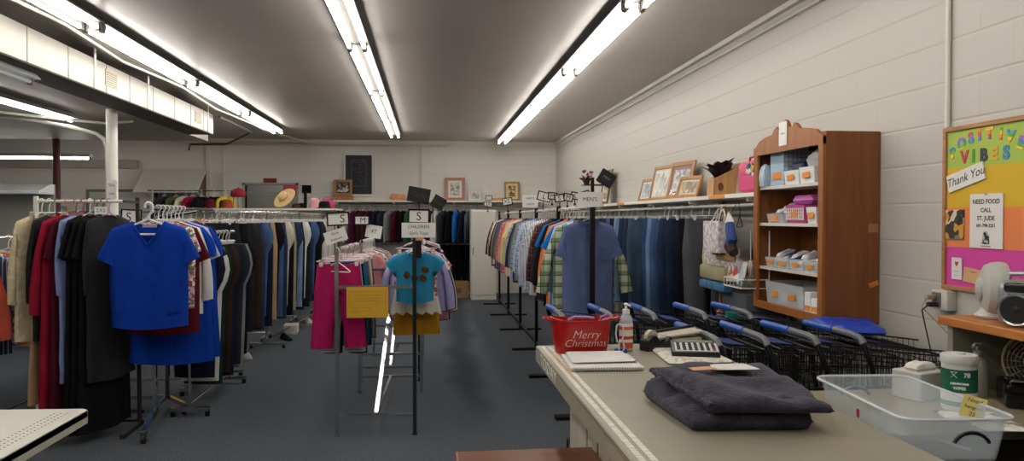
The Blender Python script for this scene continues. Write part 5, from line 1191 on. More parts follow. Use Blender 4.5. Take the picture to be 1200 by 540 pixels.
# ================================================================ wooden bookcase on the wall
BROWN = wood('cabinet_wood', '#794623', '#8a552d', 2.2, 2, .42)
BROWN2 = wood('cabinet_wood_light', '#8c5224', '#a06430', 2.2, 2, .42)
t = thing('bookcase', 'tall brown wooden bookcase with a carved crest on the right wall', 'bookcase', (2.6, 4.48, .935))
D, HW, HT = .335, .455, 1.115
bm = B(); bb(bm, -D, -.005, -HW, -HW+.02, 0, HT, 0, .002); obj('side_panel', bm, BROWN, t)
bm = B(); bb(bm, -D, -.005, HW-.02, HW, 0, HT-.0, 0, .002); obj('side_panel', bm, BROWN, t)
bm = B(); bb(bm, -.02, -.006, -HW+.02, HW-.02, .0, HT); obj('back_panel', bm, BROWN, t)
bm = B(); bb(bm, -D, -.02, -HW+.02, HW-.02, 0, .03); obj('bottom_board', bm, BROWN, t)
bm = B(); bb(bm, -D, -.02, -HW+.02, HW-.02, HT-.02, HT); obj('top_board', bm, BROWN, t)
for s in (-1, 1):
    bm = B(); bb(bm, -D-.02, -D, s*HW-(.055 if s > 0 else 0), s*HW+(.055 if s < 0 else 0), 0, HT-.03, 0, .002); obj('face_stile', bm, BROWN2, t)
bm = B(); bb(bm, -D-.02, -D, -HW+.055, HW-.055, 0, .05, 0, .002); obj('face_rail', bm, BROWN2, t)
prof = []
for i in range(41):
    u = -1+i/20; a = abs(u)
    if a > .93: z = .035
    elif a > .75: z = .035+.045*math.sin((.93-a)/.18*PI/2)
    elif a > .40: z = .08+.02*math.sin((.75-a)/.35*PI/2)
    elif a > .24: z = .10+.045*math.sin((.40-a)/.16*PI/2)
    elif a > .19: z = .145-.03*(.24-a)/.05
    elif a > .10: z = .115+.012*math.sin((.19-a)/.09*PI/2)
    else: z = .127+.05*math.cos(a/.10*PI/2)
    prof.append((u*HW, HT-.055+z))
bm = B(); prism(bm, [(HW, HT-.075), (-HW, HT-.075)][::-1]+prof[::-1], -D-.022, -D, 'yz'); 
obj('crest', bm, BROWN2, t)
for z in (.27, .565, .81):
    bm = B(); bb(bm, -D+.012, -.022, -HW+.022, HW-.022, z, z+.012); obj('shelf', bm, WHITE if z > .3 else WHITE, t)
    bm = B()
    obj('shelf_lip', bb(bm, -D+.006, -D+.012, -HW+.022, HW-.022, z-.004, z+.016), PIPE, t)
bm = B(); rod(bm, (-.05, -.28, .03), (-.05, -.28, HT-.06), .005); obj('support_rod', bm, STEEL, t)
CX, CY, CZ = 2.6, 4.48, .935
p = paper('price_list', .105, .15, (CX-D-.026, CY-.0+.02, CZ+HT+.035), -PI/2, 'white notice clipped to the crest of the bookcase', 'notice', lines=[('PRICES', .016)])
bm = B(); box(bm, (0, 0, 0), (.06, .003, .028), 0, Matrix.Rotation(rad(-20), 3, 'Y')); one('orange_tag', bm, pm('tag_orange', '#d98a30', .6), 'orange tag stuck on the side panel of the bookcase', 'tag', (2.56, 4.023, 1.165))
bm = B(); box(bm, (0, 0, 0), (.06, .001, .05)); one('tape_strip', bm, pm('tape_faint', '#a87a50', .3), 'clear tape strip on the side panel of the bookcase', 'tape', (2.555, 4.0242, 1.49))
# contents: y runs far (+) to near (-)
STK = pm('sticker_orange', '#e08a2c', .6); BINW = pm('bin_white', '#e6e7e7', .35); BINC = milky('bin_clear', '#e4e9eb', .66, .2)
def bin_(name, label, y0, y1, z, h_, m, depth=.2, x0=.03, taper=.012, sloped=False, stickers=1, fill=None, group=None, lab=None, grid=False):
    t = thing(name, label, 'bin', (CX-D+x0, CY+(y0+y1)/2, CZ+z), 0, group); w2 = (y1-y0)/2
    bm = B(); n = 1
    fz = h_*(.6 if sloped else 1)
    o = [(0, -w2+taper, 0), (depth, -w2+taper, 0), (depth, w2-taper, 0), (0, w2-taper, 0)]; u = [(-.01, -w2, fz), (depth+.01, -w2, h_), (depth+.01, w2, h_), (-.01, w2, fz)]
    vo = [bm.verts.new(p) for p in o]; vu = [bm.verts.new(p) for p in u]
    vi = [bm.verts.new((p[0]*.96+.004, p[1]*.97, p[2])) for p in u]; vb = [bm.verts.new((p[0]*.96+.004, p[1]*.97, .004)) for p in o]
    bm.faces.new(vo[::-1]); bm.faces.new(vb)
    for i in range(4):
        j = (i+1) % 4; bm.faces.new((vo[i], vo[j], vu[j], vu[i])); bm.faces.new((vu[i], vu[j], vi[j], vi[i])); bm.faces.new((vi[i], vi[j], vb[j], vb[i]))
    obj('tub', bm, m, t)
    if grid:
        bm = B()
        for k in range(9): bb(bm, -.013, -.006, -w2+.015+k*(2*w2-.03)/8-.002, -w2+.015+k*(2*w2-.03)/8+.004, .02, h_-.02)
        for k in range(4): bb(bm, -.0135, -.0065, -w2+.01, w2-.01, .025+k*(h_-.05)/3, .029+k*(h_-.05)/3)
        obj('lattice', bm, WHITE, t)
    for k in range(stickers):
        bm = B(); yy = (-w2*.45+k*w2*.9) if stickers > 1 else 0; box(bm, (-.013, yy, fz*.5), (.002, min(.085, w2*1.2), min(.035, h_*.38)), 0, Matrix.Rotation(rad(-5+4*k), 3, 'X')); obj('price_sticker', bm, STK, t)
    if fill:
        rr = random.Random(sum(map(ord, label)))
        for k in range(fill[1]):
            bm = B(); a = rr.uniform(-.5, .5)
            pad(bm, [(-.06, -.018), (.06, -.018), (.06, .018), (-.06, .018)], 0, rr.uniform(.022, .03), 6, 5, .004, 40, k)
            o = obj('packet', bm, fill[0][k % len(fill[0])], None); xx = rr.uniform(.05, depth-.05); yy = -w2+.05+(2*w2-.1)*(k+.5)/fill[1] if w2 > .055 else 0
            yy = -w2+.04+(2*w2-.08)*(k+.5)/fill[1]; o.location = (CX-D+x0+.09+.02*(k % 2), CY+(y0+y1)/2+yy, CZ+z+h_*.72+.034*(k % 2)); o.rotation_euler = (0, rad(-14-8*(k % 2)), 0)
            tag(o, f'{fill[2]} packet in the {lab}, {nth(k+1)} from its near end', 'packet', f'packets in the {lab}')
    return t
PKW = pm('packet_white', '#e8e9ea', .35, bump=.3, bs=30); PKN = pm('packet_navy', '#28305a', .4, bump=.3, bs=30); PKG = pm('packet_grey', '#a9b0b8', .35, bump=.3, bs=30)
BWB = plaid('blue_check', '#d8dde4', '#7fa0c0', '#a8bcd0', 34)
# top shelf
bm = B(); bm_ = pad(bm, [(-.045, -.05), (.05, -.045), (.045, .05), (-.04, .045)], 0, .16, 12, 10, .03, 22, 3, .48); one('plastic_bag', bm, pm('bag_pale_blue', '#aebfce', .3, bump=.6, bs=25), 'pale blue plastic bag hanging at the far end of the top shelf', 'bag', (CX-D+.03, CY+.365, CZ+.822))
bm = B(); bb(bm, 0, .2, -.098, .09, 0, .23, 0, .004); o = one('diaper_pack', bm, BWB, 'blue and white checked pack on the top shelf', 'pack', (CX-D+.03, CY+.22, CZ+.826))
bm = B(); bb(bm, -.003, -.001, -.07, .05, .04, .09); obj('price_sticker', bm, STK, o)
bm = B(); bb(bm, 0, .18, -.10, .10, 0, .04, 0, .015, 2); one('diaper_pack', bm, BWB, 'smaller checked pack lying on the tall checked pack', 'pack', (CX-D+.03, CY+.22, CZ+1.058))
bin_('storage_bin', 'white bin with orange sticker in the middle of the top shelf', -.09, .10, .826, .09, BINW)
bin_('storage_bin', 'white slatted bin at the near end of the top shelf', -.285, -.10, .826, .10, BINW)
bm = B(); pad(bm, [(0, -.08), (.16, -.08), (.16, .08), (0, .08)], 0, .10, 12, 10, .03, 14, 8, .4); one('plastic_bag', bm, pm('bag_white', '#d4d6d8', .3, bump=.7, bs=22), 'crumpled white plastic bag on the near top shelf bin', 'bag', (CX-D+.05, CY-.20, CZ+.93))
bm = B(); bb(bm, 0, .14, -.075, .075, 0, .05, 0, .01); one('navy_pack', bm, PKN, 'navy pack on top of the middle top shelf bin', 'pack', (CX-D+.06, CY+.005, CZ+.918))
# second shelf
bin_('storage_bin', 'clear open fronted bin on the second shelf', .10, .34, .58, .10, BINC, sloped=True, fill=([PKW], 3, 'white'), lab='open fronted second shelf bin')
bin_('storage_basket', 'pink lattice basket on the second shelf', -.17, .07, .58, .115, pm('basket_pink', '#b9438c', .5), grid=True)
bm = B(); pad(bm, [(0, -.13), (.17, -.13), (.17, .13), (0, .13)], 0, .06, 12, 8, .006, 20, 2, .2); one('pink_pack', bm, pm('pack_pink', '#c864b4', .45, var=.2, vs=30), 'magenta pack lying on the pink lattice basket', 'pack', (CX-D+.05, CY-.07, CZ+.70))
bin_('storage_bin', 'small white tub at the near end of the second shelf', -.31, -.19, .58, .10, BINW)
# third shelf
for k, (a, b2) in enumerate(((.20, .36), (.03, .19), (-.15, .02), (-.33, -.16))):
    bin_('storage_bin', f'clear bin of small packets on the third shelf, {nth(k+1)} from far end', a, b2, .284, .065, BINC, fill=([PKW, PKG, PKW] if k != 1 else [PKN, PKW, PKN], 4, 'small'), lab=f'{nth(k+1)} third shelf bin from far end', group='clear bins on the third shelf', stickers=1)
# bottom
t = bin_('storage_tub', 'large clear tub along the bottom of the bookcase', -.16, .35, .032, .155, BINC, depth=.26, stickers=2)
for k, (y, h_, w_) in enumerate(((.24, .1, .1), (.1, .08, .12), (-.03, .1, .09))):
    bm = B(); bb(bm, 0, .12, -w_/2, w_/2, 0, h_, 0, .004); one('small_box', bm, [PKW, pm('box_grey2', '#8c8a86', .6), PKW][k], f'small box inside the large bottom tub, {nth(k+1)} from far end', 'box', (CX-D+.08, CY+y, CZ+.04), 0, 'boxes inside the bottom tub')
for k, y in enumerate((-.215, -.295)):
    bm = B(); bb(bm, 0, .10, -.035, .035, 0, .13-.03*k, 0, .003); o = one('white_carton', bm, PKW, f'white carton at the near end of the bottom board, {"taller" if k == 0 else "shorter"} one', 'box', (CX-D+.02, CY+y, CZ+.032), 0, 'white cartons on the bottom board')
    bm = B(); bb(bm, -.002, -.0005, -.03, .03, .02, .05); obj('price_sticker', bm, STK, o)
# ================================================================ nested shopping carts, facing the wall (+x)
CBLK = pm('cart_black', '#121316', .4, .2); CBLUE = pm('cart_blue', '#1c4fa6', .35); CGREY = pm('cart_grey', '#6c6f74', .45, .3)
def cart():
    t = thing('shopping_cart', '', 'shopping cart')
    L, w0, w1, zt0, zt1, zb0, zb1 = .62, .262, .205, .962, .885, .52, .58
    def S(q, v, side):  # side wall point
        return (L*q, side*(w0+(w1-w0)*q)*(.90+.10*v), (zb0+(zb1-zb0)*q)*(1-v)+(zt0+(zt1-zt0)*q)*v)
    bm = B()
    for side in (-1, 1):
        for v in (1, .86, .55, .25, 0): rod(bm, S(0, v, side), S(1, v, side), .0042 if v in (1, 0) else .0026, 5)
        for k in range(23): q = k/22; rod(bm, S(q, 0, side), S(q, 1, side), .0017, 4)
    for v in (1, .86, .55, .25, 0): rod(bm, S(1, v, -1), S(1, v, 1), .0042 if v in (1, 0) else .0026, 5)
    for k in range(1, 13):
        f = -1+2*k/13; a = Vector(S(1, 0, 1)); b2 = Vector(S(1, 1, 1)); rod(bm, (a.x, a.y*f, a.z), (b2.x, b2.y*f, b2.z), .0017, 4)
        rod(bm, (0, S(0, 0, 1)[1]*f, zb0), (L, S(1, 0, 1)[1]*f, zb1), .0019, 4)
    obj('basket', bm, CBLK, t)
    bm = B()   # rear gate swung up under the rim
    for k in range(12):
        f = -1+2*(k+.5)/12; rod(bm, (.01, f*.24, .944), (.34, f*.215, .903), .0019, 4)
    for x, z in ((.01, .944), (.12, .930), (.23, .9165), (.34, .903)): rod(bm, (x, -.235, z), (x, .235, z), .0028, 5)
    obj('gate', bm, CBLK, t)
    bm = B(); box(bm, (.10, .03, .940), (.09, .20, .005), 0, Matrix.Rotation(rad(7), 3, 'Y'), .002); obj('seat_flap', bm, pm('cart_flap', '#14306e', .4), t)
    bm = B(); pts = [(.16, -.28, .16), (.02, -.285, .50), (-.035, -.285, .86), (-.075, -.282, .965), (-.08, -.262, .992), (-.08, -.20, 1.0), (-.08, .20, 1.0), (-.08, .262, .992), (-.075, .282, .965), (-.035, .285, .86), (.02, .285, .50), (.16, .28, .16)]
    tube(bm, pts, .0125, 10); obj('handle_frame', bm, CBLK, t)
    bm = B(); tube(bm, [(-.08, -.035, 1.0), (-.08, -.20, 1.0), (-.08, -.262, .993), (-.0755, -.2825, .968)], .0165, 10); obj('grip_sleeve', bm, CGREY, t, label='grey grip sleeve')
    bm = B(); tube(bm, [(-.08, -.03, 1.0), (-.08, .255, .9935)], .0185, 12); obj('grip', bm, CBLUE, t, label='blue plastic grip')
    bm = B(); tube(bm, [(.10, -.27, .17), (.66, -.19, .15), (.66, .19, .15), (.10, .27, .17)], .012, 8); rod(bm, (.03, -.25, .5), (.55, -.2, .17), .008, 6); rod(bm, (.03, .25, .5), (.55, .2, .17), .008, 6); obj('base_frame', bm, CBLK, t)
    for x, y in ((.14, -.27), (.14, .27), (.62, -.19), (.62, .19)):
        bm = B(); tube(bm, [(x, y-.013, .06), (x, y+.013, .06)], .06, 16); wv = obj('wheel', bm, pm('rubber', '#26262a', .6), t)
        bm = B(); bb(bm, x-.015, x+.015, y-.02, y-.015, .05, .16); bb(bm, x-.015, x+.015, y+.015, y+.02, .05, .16); obj('fork', bm, STEEL, wv)
    return t
c0 = cart()
r1 = [.741, 1.012, 1.272, 1.565, 1.825]; r2_ = [1.288, 1.525, 1.755, 1.985]
for i, x in enumerate(r1):
    lb = f'shopping cart with blue handle in the far row, {nth(i+1)} from the aisle'
    loc = (x+.08, 4.335, 0)
    if i == 0: c0.location = loc; c0['label'] = lb; c0['group'] = 'nested shopping carts'
    else: dup(c0, loc, rad(1.5*math.sin(i*2)), lb)
for i, x in enumerate(r2_):
    dup(c0, (x+.08, 3.475, 0), rad(1.2*math.sin(i*3+1)), f'shopping cart in the near row, {nth(i+1)} from the aisle')
bm = B()
t_ = pad(bm, [(-.16, -.24), (.05, -.27), (.20, .20), (-.16, .22)], 0, .045, 20, 14, .02, 9, 2, .2)
one('blue_tarp', bm, pm('tarp_blue', '#153fb4', .35, bump=.3, bs=12), 'bright blue plastic sheet draped over the cart nearest the wall', 'sheet', (2.25, 3.72, .955), -.1)
bm = B(); bb(bm, -.06, .06, -.012, .012, 0, .05, 0, .006, 2); one('teal_box', bm, pm('teal_plastic', '#2d8f8c', .5), 'small teal packet on the far cart nearest the bookcase', 'packet', (1.93, 4.50, .905))
# ================================================================ long counter
TAN = pm('counter_top', '#928d7b', .35, var=.06, vs=3, spec=.4); FASC = pm('counter_fascia', '#a29c88', .4); PANEL = pm('counter_panel', '#b3ab9a', .5)
CT = .95
t = thing('counter', 'long tan topped counter running towards the camera', 'counter', (.9, 3.43, 0))
bm = B(); bb(bm, -.404, .370, -5.2, 0, CT-.022, CT, 0, .004); obj('worktop', bm, TAN, t)
bm = B(); bb(bm, -.404, -.384, -5.2, 0, CT-.07, CT-.022); bb(bm, -.384, .370, -.02, 0, CT-.07, CT-.022); bb(bm, .352, .370, -5.2, -.02, CT-.07, CT-.022); obj('fascia', bm, FASC, t)
bm = B(); bb(bm, -.34, .34, -5.15, -.52, .08, CT-.022); obj('base_cabinet', bm, PANEL, t)
bm = B(); bb(bm, -.30, .32, -5.1, -.56, 0, .08); obj('plinth', bm, BLACKM, t)
for k in range(7):
    y = -.78-k*.17
    bm = B(); bb(bm, -.346, -.34, y-.07, y+.07, .14, CT-.12, 0, .002); obj('side_slat', bm, pm('counter_slat', '#bcb4a3', .5), t)
bm = B(); tube(bm, [(-.335, -.50, .62), (-.335, -.45, .64), (-.335, -.45, .46), (-.335, -.50, .44)], .008, 6); rod(bm, (-.335, -.50, .62), (-.335, -.53, .62), .006); rod(bm, (-.335, -.50, .44), (-.335, -.53, .44), .006); obj('side_hook', bm, BLACKM, t)
bm = B(); bb(bm, -.385, -.368, -5.1, -.02, CT, CT+.0006); obj('measuring_tape', bm, pm('tape_white', '#d4d0c0', .5, var=.25, vs=30, stretch=(1, 4, 1)), t, label='worn white measuring tape')
bm = B(); bb(bm, -.355, -.338, -4.9, -.05, CT, CT+.0006); obj('measuring_tape', bm, pm('tape_white', '#d4d0c0', .5), t, label='worn white measuring tape')
bm = B(); bb(bm, -.368, -.356, -.72, -.22, CT, CT+.0005); obj('tape_patch', bm, pm('tape_peach', '#c09a80', .5, var=.3, vs=20), t)
text('TODAY', .072, pm('lettering_pale', '#f2f0e6', .7), t, (-.4048, -.36, CT-.037), (PI/2, 0, -PI/2), sx=1.7, off=-.0008)
# low wooden table tucked against the counter
t = thing('side_table', 'low brown wooden table in front of the counter', 'table', (.318, 1.99, 0))
TB = wood('table_wood', '#5e3520', '#7c4a2c', 3, 0, .35)
bm = B(); bb(bm, -.228, .228, -.46, .46, .747, .775, 0, .005, 2); obj('table_top', bm, TB, t)
bm = B(); bb(bm, -.231, -.2245, -.462, .462, .749, .773); obj('edge_band', bm, pm('edge_light', '#a5643c', .4), t)
bm = B(); bb(bm, -.20, .20, -.42, .42, .67, .747); obj('apron', bm, TB, t)
for sx in (-1, 1):
    for sy in (-1, 1):
        bm = B(); bb(bm, sx*.185-.022, sx*.185+.022, sy*.41-.022, sy*.41+.022, 0, .67); obj('leg', bm, TB, t)
# ---------------------------------------------------------------- red tub
REDP = pm('red_plastic', '#b3120f', .3, coat=.3)
t = thing('christmas_tub', 'red plastic Merry Christmas tub on the far end of the counter', 'tub', (.675, 3.255, CT))
n = 32; bm = B(); prof = [(.90, 0), (.90, .0), (.985, .06), (1.06, .138), (1.10, .140), (1.10, .147), (1.05, .147), (.97, .06), (.89, .006)]
rings = []
for k, (s, z) in enumerate(prof):
    ring = []
    for i in range(n):
        a = 2*PI*i/n; c, q = math.cos(a), math.sin(a)
        x = .128*s*math.copysign(abs(c)**.75, c); y = .075*s*math.copysign(abs(q)**.75, q); ring.append(bm.verts.new((x, y, z + (.012*c*c if z > .1 else 0))))
    rings.append(ring)
for a, b2 in zip(rings[1:], rings[2:]):
    for i in range(n): f = bm.faces.new((a[i], a[(i+1) % n], b2[(i+1) % n], b2[i])); f.smooth = True
bm.faces.new(rings[1][::-1]); bm.faces.new(rings[-1]); bmesh.ops.delete(bm, geom=rings[0], context='VERTS')
obj('tub_body', bm, REDP, t, 50)
for s in (-1, 1):
    bm = B(); tube(bm, [(s*.132, -.03, .148), (s*.165, -.026, .152), (s*.172, 0, .153), (s*.165, .026, .152), (s*.132, .03, .148)], .006, 8); obj('handle', bm, REDP, t)
def on_tub(body, size, z, x):
    o = text(body, size, pm('lettering_silver', '#dcc9c4', .4), t, (x, -.0725-.0105*z/.14*1.0-.006, z), (PI/2-.09, 0, 0), shear=.35, ext=.0003, off=-.0008)
    s_ = .985+.075*z/.14
    def wall(xx):
        c = min(.999, abs(xx)/(.128*s_))**(1/.75); return .075*s_*math.sqrt(1-c*c)**.75
    for v in o.data.vertices: v.co.z -= wall(0)-wall(v.co.x+x)
    return o
on_tub('Merry', .050, .088, .006); on_tub('Christmas', .046, .050, .004)
for nm, cw, ang, loc in (('ribbon', 'lilac', .2, (.665, 3.25, 1.092)),):
    bm = B(); tube(bm, [(-.05, 0, .0), (-.02, .01, .012), (.03, 0, .012), (.07, .01, .005)], .008, 6); one(nm, bm, pm('ribbon_lilac', '#9a86b8', .5), 'lilac ribbon ends sticking out of the red tub', 'ribbon', loc)
t = thing('scissors', 'scissors with lilac handles standing in the red tub', 'scissors', (.755, 3.25, 1.005))
bm = B(); tube(bm, [(.0, 0, .07), (.02, -.01, .09), (.05, -.015, .10), (.045, -.005, .115), (.01, .0, .10)], .005, 6, cyc=True); obj('handle', bm, pm('ribbon_lilac', '#9a86b8', .5), t)
bm = B(); bar(bm, (0, 0, .075), (-.04, .02, -.02), .012, .002); obj('blade', bm, STEEL, t)
# clear pair of glasses-like strap hanging at the tub's right side
bm = B(); tube(bm, [(0, 0, .135), (.018, -.004, .12), (.022, -.006, .09), (.012, -.006, .06), (-.008, -.006, .055), (-.014, -.004, .09), (-.010, -.002, .125)], .0035, 6, cyc=True); tube(bm, [(0, -.006, .055), (.0, -.006, .012), (.012, -.006, .002), (.024, -.006, .03), (.018, -.006, .055)], .0035, 6)
one('plastic_loop', bm, milky('clear_loop', '#dfe6ee', .25, .15), 'clear plastic loops hung at the right side of the red tub', 'loop', (.828, 3.175, CT))
# ---------------------------------------------------------------- hand sanitiser
t = thing('pump_bottle', 'clear pump bottle of hand sanitiser with an orange label', 'bottle', (.882, 3.255, CT))
bm = B(); lathe(bm, [(.028, 0), (.031, .004), (.031, .135), (.028, .15), (.016, .165), (.014, .172)], (0, 0, 0), 24, sy=.8); obj('bottle_body', bm, milky('bottle_clear', '#e6ebef', .5, .08), t, 50)
bm = B(); lathe(bm, [(.0316, .012), (.0316, .125)], (0, 0, 0), 24, sy=.81, cap=False); obj('label_wrap', bm, rainbow('sanit_label', ['#d8662c', '#d8662c', '#e6e2dc', '#c84030', '#e6e2dc', '#dfe4e8', '#d8662c', '#dfe4e8'], 2, .012, .125), t)
bm = B(); lathe(bm, [(.017, .168), (.017, .185), (.012, .187), (.006, .19), (.006, .205), (.011, .207), (.011, .214), (.004, .216)], (0, 0, 0), 16); tube(bm, [(0, 0, .210), (.0, -.02, .211), (.012, -.035, .205)], .005, 8); obj('pump', bm, pm('pump_white', '#dfe0e0', .35), t)
bm = B(); bb(bm, -.026, .026, -.018, .018, 0, .022, 0, .006, 2); one('blue_lid_piece', bm, CBLUE, 'small blue plastic piece beside the pump bottle', 'lid', (.845, 3.20, CT))
# ---------------------------------------------------------------- papers
t = thing('notepad', 'spiral notepad with white pages lying near the tub', 'notepad', (.70, 2.97, CT+.003), rad(-3))
bm = B(); box(bm, (0, 0, .006), (.29, .30, .012), 0, None, .002); obj('page_block', bm, pm('paper_white', '#d6d5d0', .7), t)
bm = B()
for k in range(26): tube(bm, [(-.13+k*.0104, -.152+.006*math.cos(a), .006+.008*math.sin(a)) for a in [2*PI*j/8 for j in range(8)]], .001, 4, cyc=True)
obj('spiral', bm, STEEL, t)
bm = B(); pad(bm, [(-.125, -.10), (.14, -.085), (.12, .15), (-.13, .145)], .0125, .020, 12, 10, .003, 12, 4, .05); one('loose_paper', bm, pm('paper_white', '#d6d5d0', .7), 'loose white sheets curling on the spiral notepad', 'paper', (.70, 2.99, CT+.0065), rad(-3))
# ---------------------------------------------------------------- tape dispenser
t = thing('tape_dispenser', 'black desk tape dispenser with a roll of tape', 'tape dispenser', (1.025, 3.27, CT), rad(28))
bm = B(); prism(bm, [(-.075, 0), (.075, 0), (.08, .02), (.078, .052), (.062, .058), (.045, .036), (.02, .028), (-.005, .035), (-.012, .06), (-.03, .072), (-.055, .066), (-.074, .045)], -.03, .03, 'xz'); bmesh.ops.bevel(bm, geom=list(bm.edges), offset=.003, segments=1, affect='EDGES'); obj('dispenser_body', bm, pm('dispenser_black', '#161618', .35), t)
bm = B(); Rx = Matrix.Rotation(PI/2, 3, 'X'); lathe(bm, [(.016, -.011), (.034, -.011), (.034, .011), (.016, .011), (.016, -.011)], (-.03, 0, .058), 24, 0, Rx, cap=False); obj('tape_roll', bm, pm('tape_roll', '#c8bfa4', .3), t)
bm = B(); lathe(bm, [(.010, -.012), (.0165, -.012), (.0165, .012), (.010, .012), (.010, -.012)], (-.03, 0, .058), 20, 0, Rx, cap=False); obj('roll_hub', bm, pm('hub_white', '#d8d4cc', .4), t)
# ---------------------------------------------------------------- receipt box, newspaper, calculator
t = thing('card_box', 'beige card file box with a dark lid behind the calculator', 'box', (1.145, 3.36, CT), rad(4))
bm = B(); bb(bm, -.11, .11, -.06, .045, 0, .045, 0, .003); obj('tray', bm, pm('box_beige', '#b5ae9c', .6), t)
bm = B(); box(bm, (-.0, -.01, .058), (.225, .115, .012), 0, Matrix.Rotation(rad(-7), 3, 'Y'), .003); obj('lid', bm, pm('box_beige', '#b5ae9c', .6), t)
bm = B(); box(bm, (0, .045, .068), (.225, .012, .018), 0, Matrix.Rotation(rad(-7), 3, 'Y')); obj('lid_hinge', bm, pm('lid_black', '#1e1e20', .5), t)
bm = B(); bb(bm, -.105, .105, -.063, -.06, .018, .024); obj('paper_edge', bm, pm('box_grey2', '#8c8a86', .6), t)
bm = B(); pad(bm, [(-.13, -.20), (.15, -.17), (.11, .17), (-.14, .15)], 0, .014, 16, 12, .002, 10, 6, .06); one('newspaper', bm, spotted('newsprint', ['#c9c4b8', '#d2cec4', '#b4aea2', '#d8d4ca'], 60), 'folded newspaper under the calculator', 'newspaper', (1.12, 3.10, CT), rad(-6))
t = thing('calculator', 'black and silver desk calculator on the newspaper', 'calculator', (1.145, 3.10, CT+.019), rad(-16))
Rt = Matrix.Rotation(rad(5), 3, 'X')
bm = B(); box(bm, (0, 0, .013), (.20, .21, .024), 0, Rt, .006, 2); obj('case', bm, pm('calc_black', '#17171a', .35), t)
bm = B(); box(bm, Rt @ Vector((.005, -.022, .013+.0125))+Vector((0, 0, 0)), (.18, .14, .003), 0, Rt); obj('key_panel', bm, pm('calc_silver', '#c9cacb', .4), t)
bm = B(); box(bm, Rt @ Vector((0, .075, .0255)), (.16, .036, .003), 0, Rt); obj('display', bm, pm('calc_lcd', '#6a7466', .2), t)
KEY = pm('key_black', '#1a1a1d', .4)
for r in range(5):
    for c in range(7):
        bm = B(); box(bm, Rt @ Vector((-.07+c*.0245, .033-r*.0265, .0285)), (.0145, .0145, .006), 0, Rt, .002); obj('key', bm, KEY if (r, c) != (4, 6) else pm('key_red', '#a83a34', .4), t)
# ---------------------------------------------------------------- folded blanket
FUZZ = pm('plush_purple_grey', '#403e4b', .95, var=.4, vs=16, bump=1.0, bs=90, spec=.05, bd=.006, sheen=.15)
t = thing('blanket', 'dark purple grey plush blanket folded on the counter', 'blanket', (.92, 2.2, CT+.003))
def q(pts): return [(x-.92, y-2.2) for x, y in pts]
bm = B(); pad(bm, q([(.725, 1.985), (1.07, 1.955), (1.17, 2.44), (.70, 2.38)]), 0.0, .06, 40, 30, .045, 11, 1, .16); obj('lower_fold', bm, FUZZ, t, 0)
bm = B(); pad(bm, q([(.775, 1.965), (1.115, 1.92), (1.175, 2.50), (.755, 2.46)]), .054, .10, 44, 34, .024, 9, 5, .10, ztop=lambda u, v: .106-.018*u-.012*(1-v)+.006*math.sin(6*u+3*v)); obj('upper_fold', bm, FUZZ, t, 0)
bm = B(); pts = []
for k in range(34):
    v = k/33; pts.append((.775+(.755-.775)*v-.92, 1.967+(2.458-1.967)*v-2.2, .076+.004*math.sin(k*2.2)))
tube(bm, pts, .008, 7); obj('hem', bm, FUZZ, t)
bm = B(); pad(bm, [(-.07, -.05), (.09, -.035), (.06, .06), (-.06, .04)], 0, .006, 10, 8, .002, 9, 2, .08); bmx = bm
one('paper_slip', bm, pm('paper_white', '#d6d5d0', .7), 'white paper slip lying on the blanket', 'paper', (.985, 2.33, CT+.107), rad(-8))
bm = B(); pad(bm, [(-.05, -.025), (.04, -.02), (.03, .025), (-.05, .02)], 0, .004, 8, 6, .001, 9, 3, .08); one('orange_slip', bm, pm('slip_orange', '#d49a74', .7), 'orange paper slip beside the white slip on the blanket', 'paper', (.885, 2.30, CT+.112), rad(4))
bm = B(); tube(bm, [(0, 0, .006), (.0, .06, .006), (0, .10, .006), (0, .13, .006)], [.005, .006, .005, .002], 8); one('pen', bm, pm('pen_dark', '#33303c', .3), 'dark pen on the counter behind the blanket', 'pen', (1.15, 2.61, CT), rad(15))
t = thing('magazine', 'magazine with pink headline on the right edge of the counter', 'magazine', (1.205, 2.46, CT), rad(5))
bm = B(); bb(bm, -.055, .055, -.15, .15, 0, .008, 0, .002); obj('pages', bm, spotted('mag_cover', ['#d8d4cc', '#c9c4bc', '#e2dfd8', '#8c8880'], 22), t)
bm = B(); bb(bm, -.05, .05, .01, .06, .008, .009); obj('headline', bm, pm('mag_pink', '#d08a7c', .6), t)
bm = B(); bb(bm, -.05, .02, -.12, 0, .008, .009); obj('photo', bm, spotted('mag_photo', ['#3a3a40', '#6a6862', '#2a2a30', '#8c867c'], 30), t)
# ================================================================ lower desk on the right, with bin
DESK = pm('desk_top', '#8b8168', .4, var=.06, vs=4); DKB = pm('desk_dark', '#2a2622', .6)
t = thing('desk', 'lower olive topped desk against the right wall', 'desk', (1.95, 2.46, 0))
bm = B(); bb(bm, -.645, .645, -.30, .29, .84, .87, 0, .004); obj('desk_top', bm, DESK, t)
bm = B(); bb(bm, -.62, .62, -.27, .27, .76, .84); obj('apron', bm, DKB, t)
for sx in (-1, 1):
    bm = B(); bb(bm, sx*.60-.02, sx*.60+.02, -.27, .27, 0, .76); obj('side_panel', bm, DKB, t)
t = thing('desk', 'near part of the low desk along the right wall', 'desk', (2.3, 1.2, 0))
bm = B(); bb(bm, -.26, .29, -1.9, .955, .84, .87, 0, .004); obj('desk_top', bm, DESK, t)
bm = B(); bb(bm, -.24, .28, -1.88, .93, .0, .84); obj('base', bm, DKB, t)
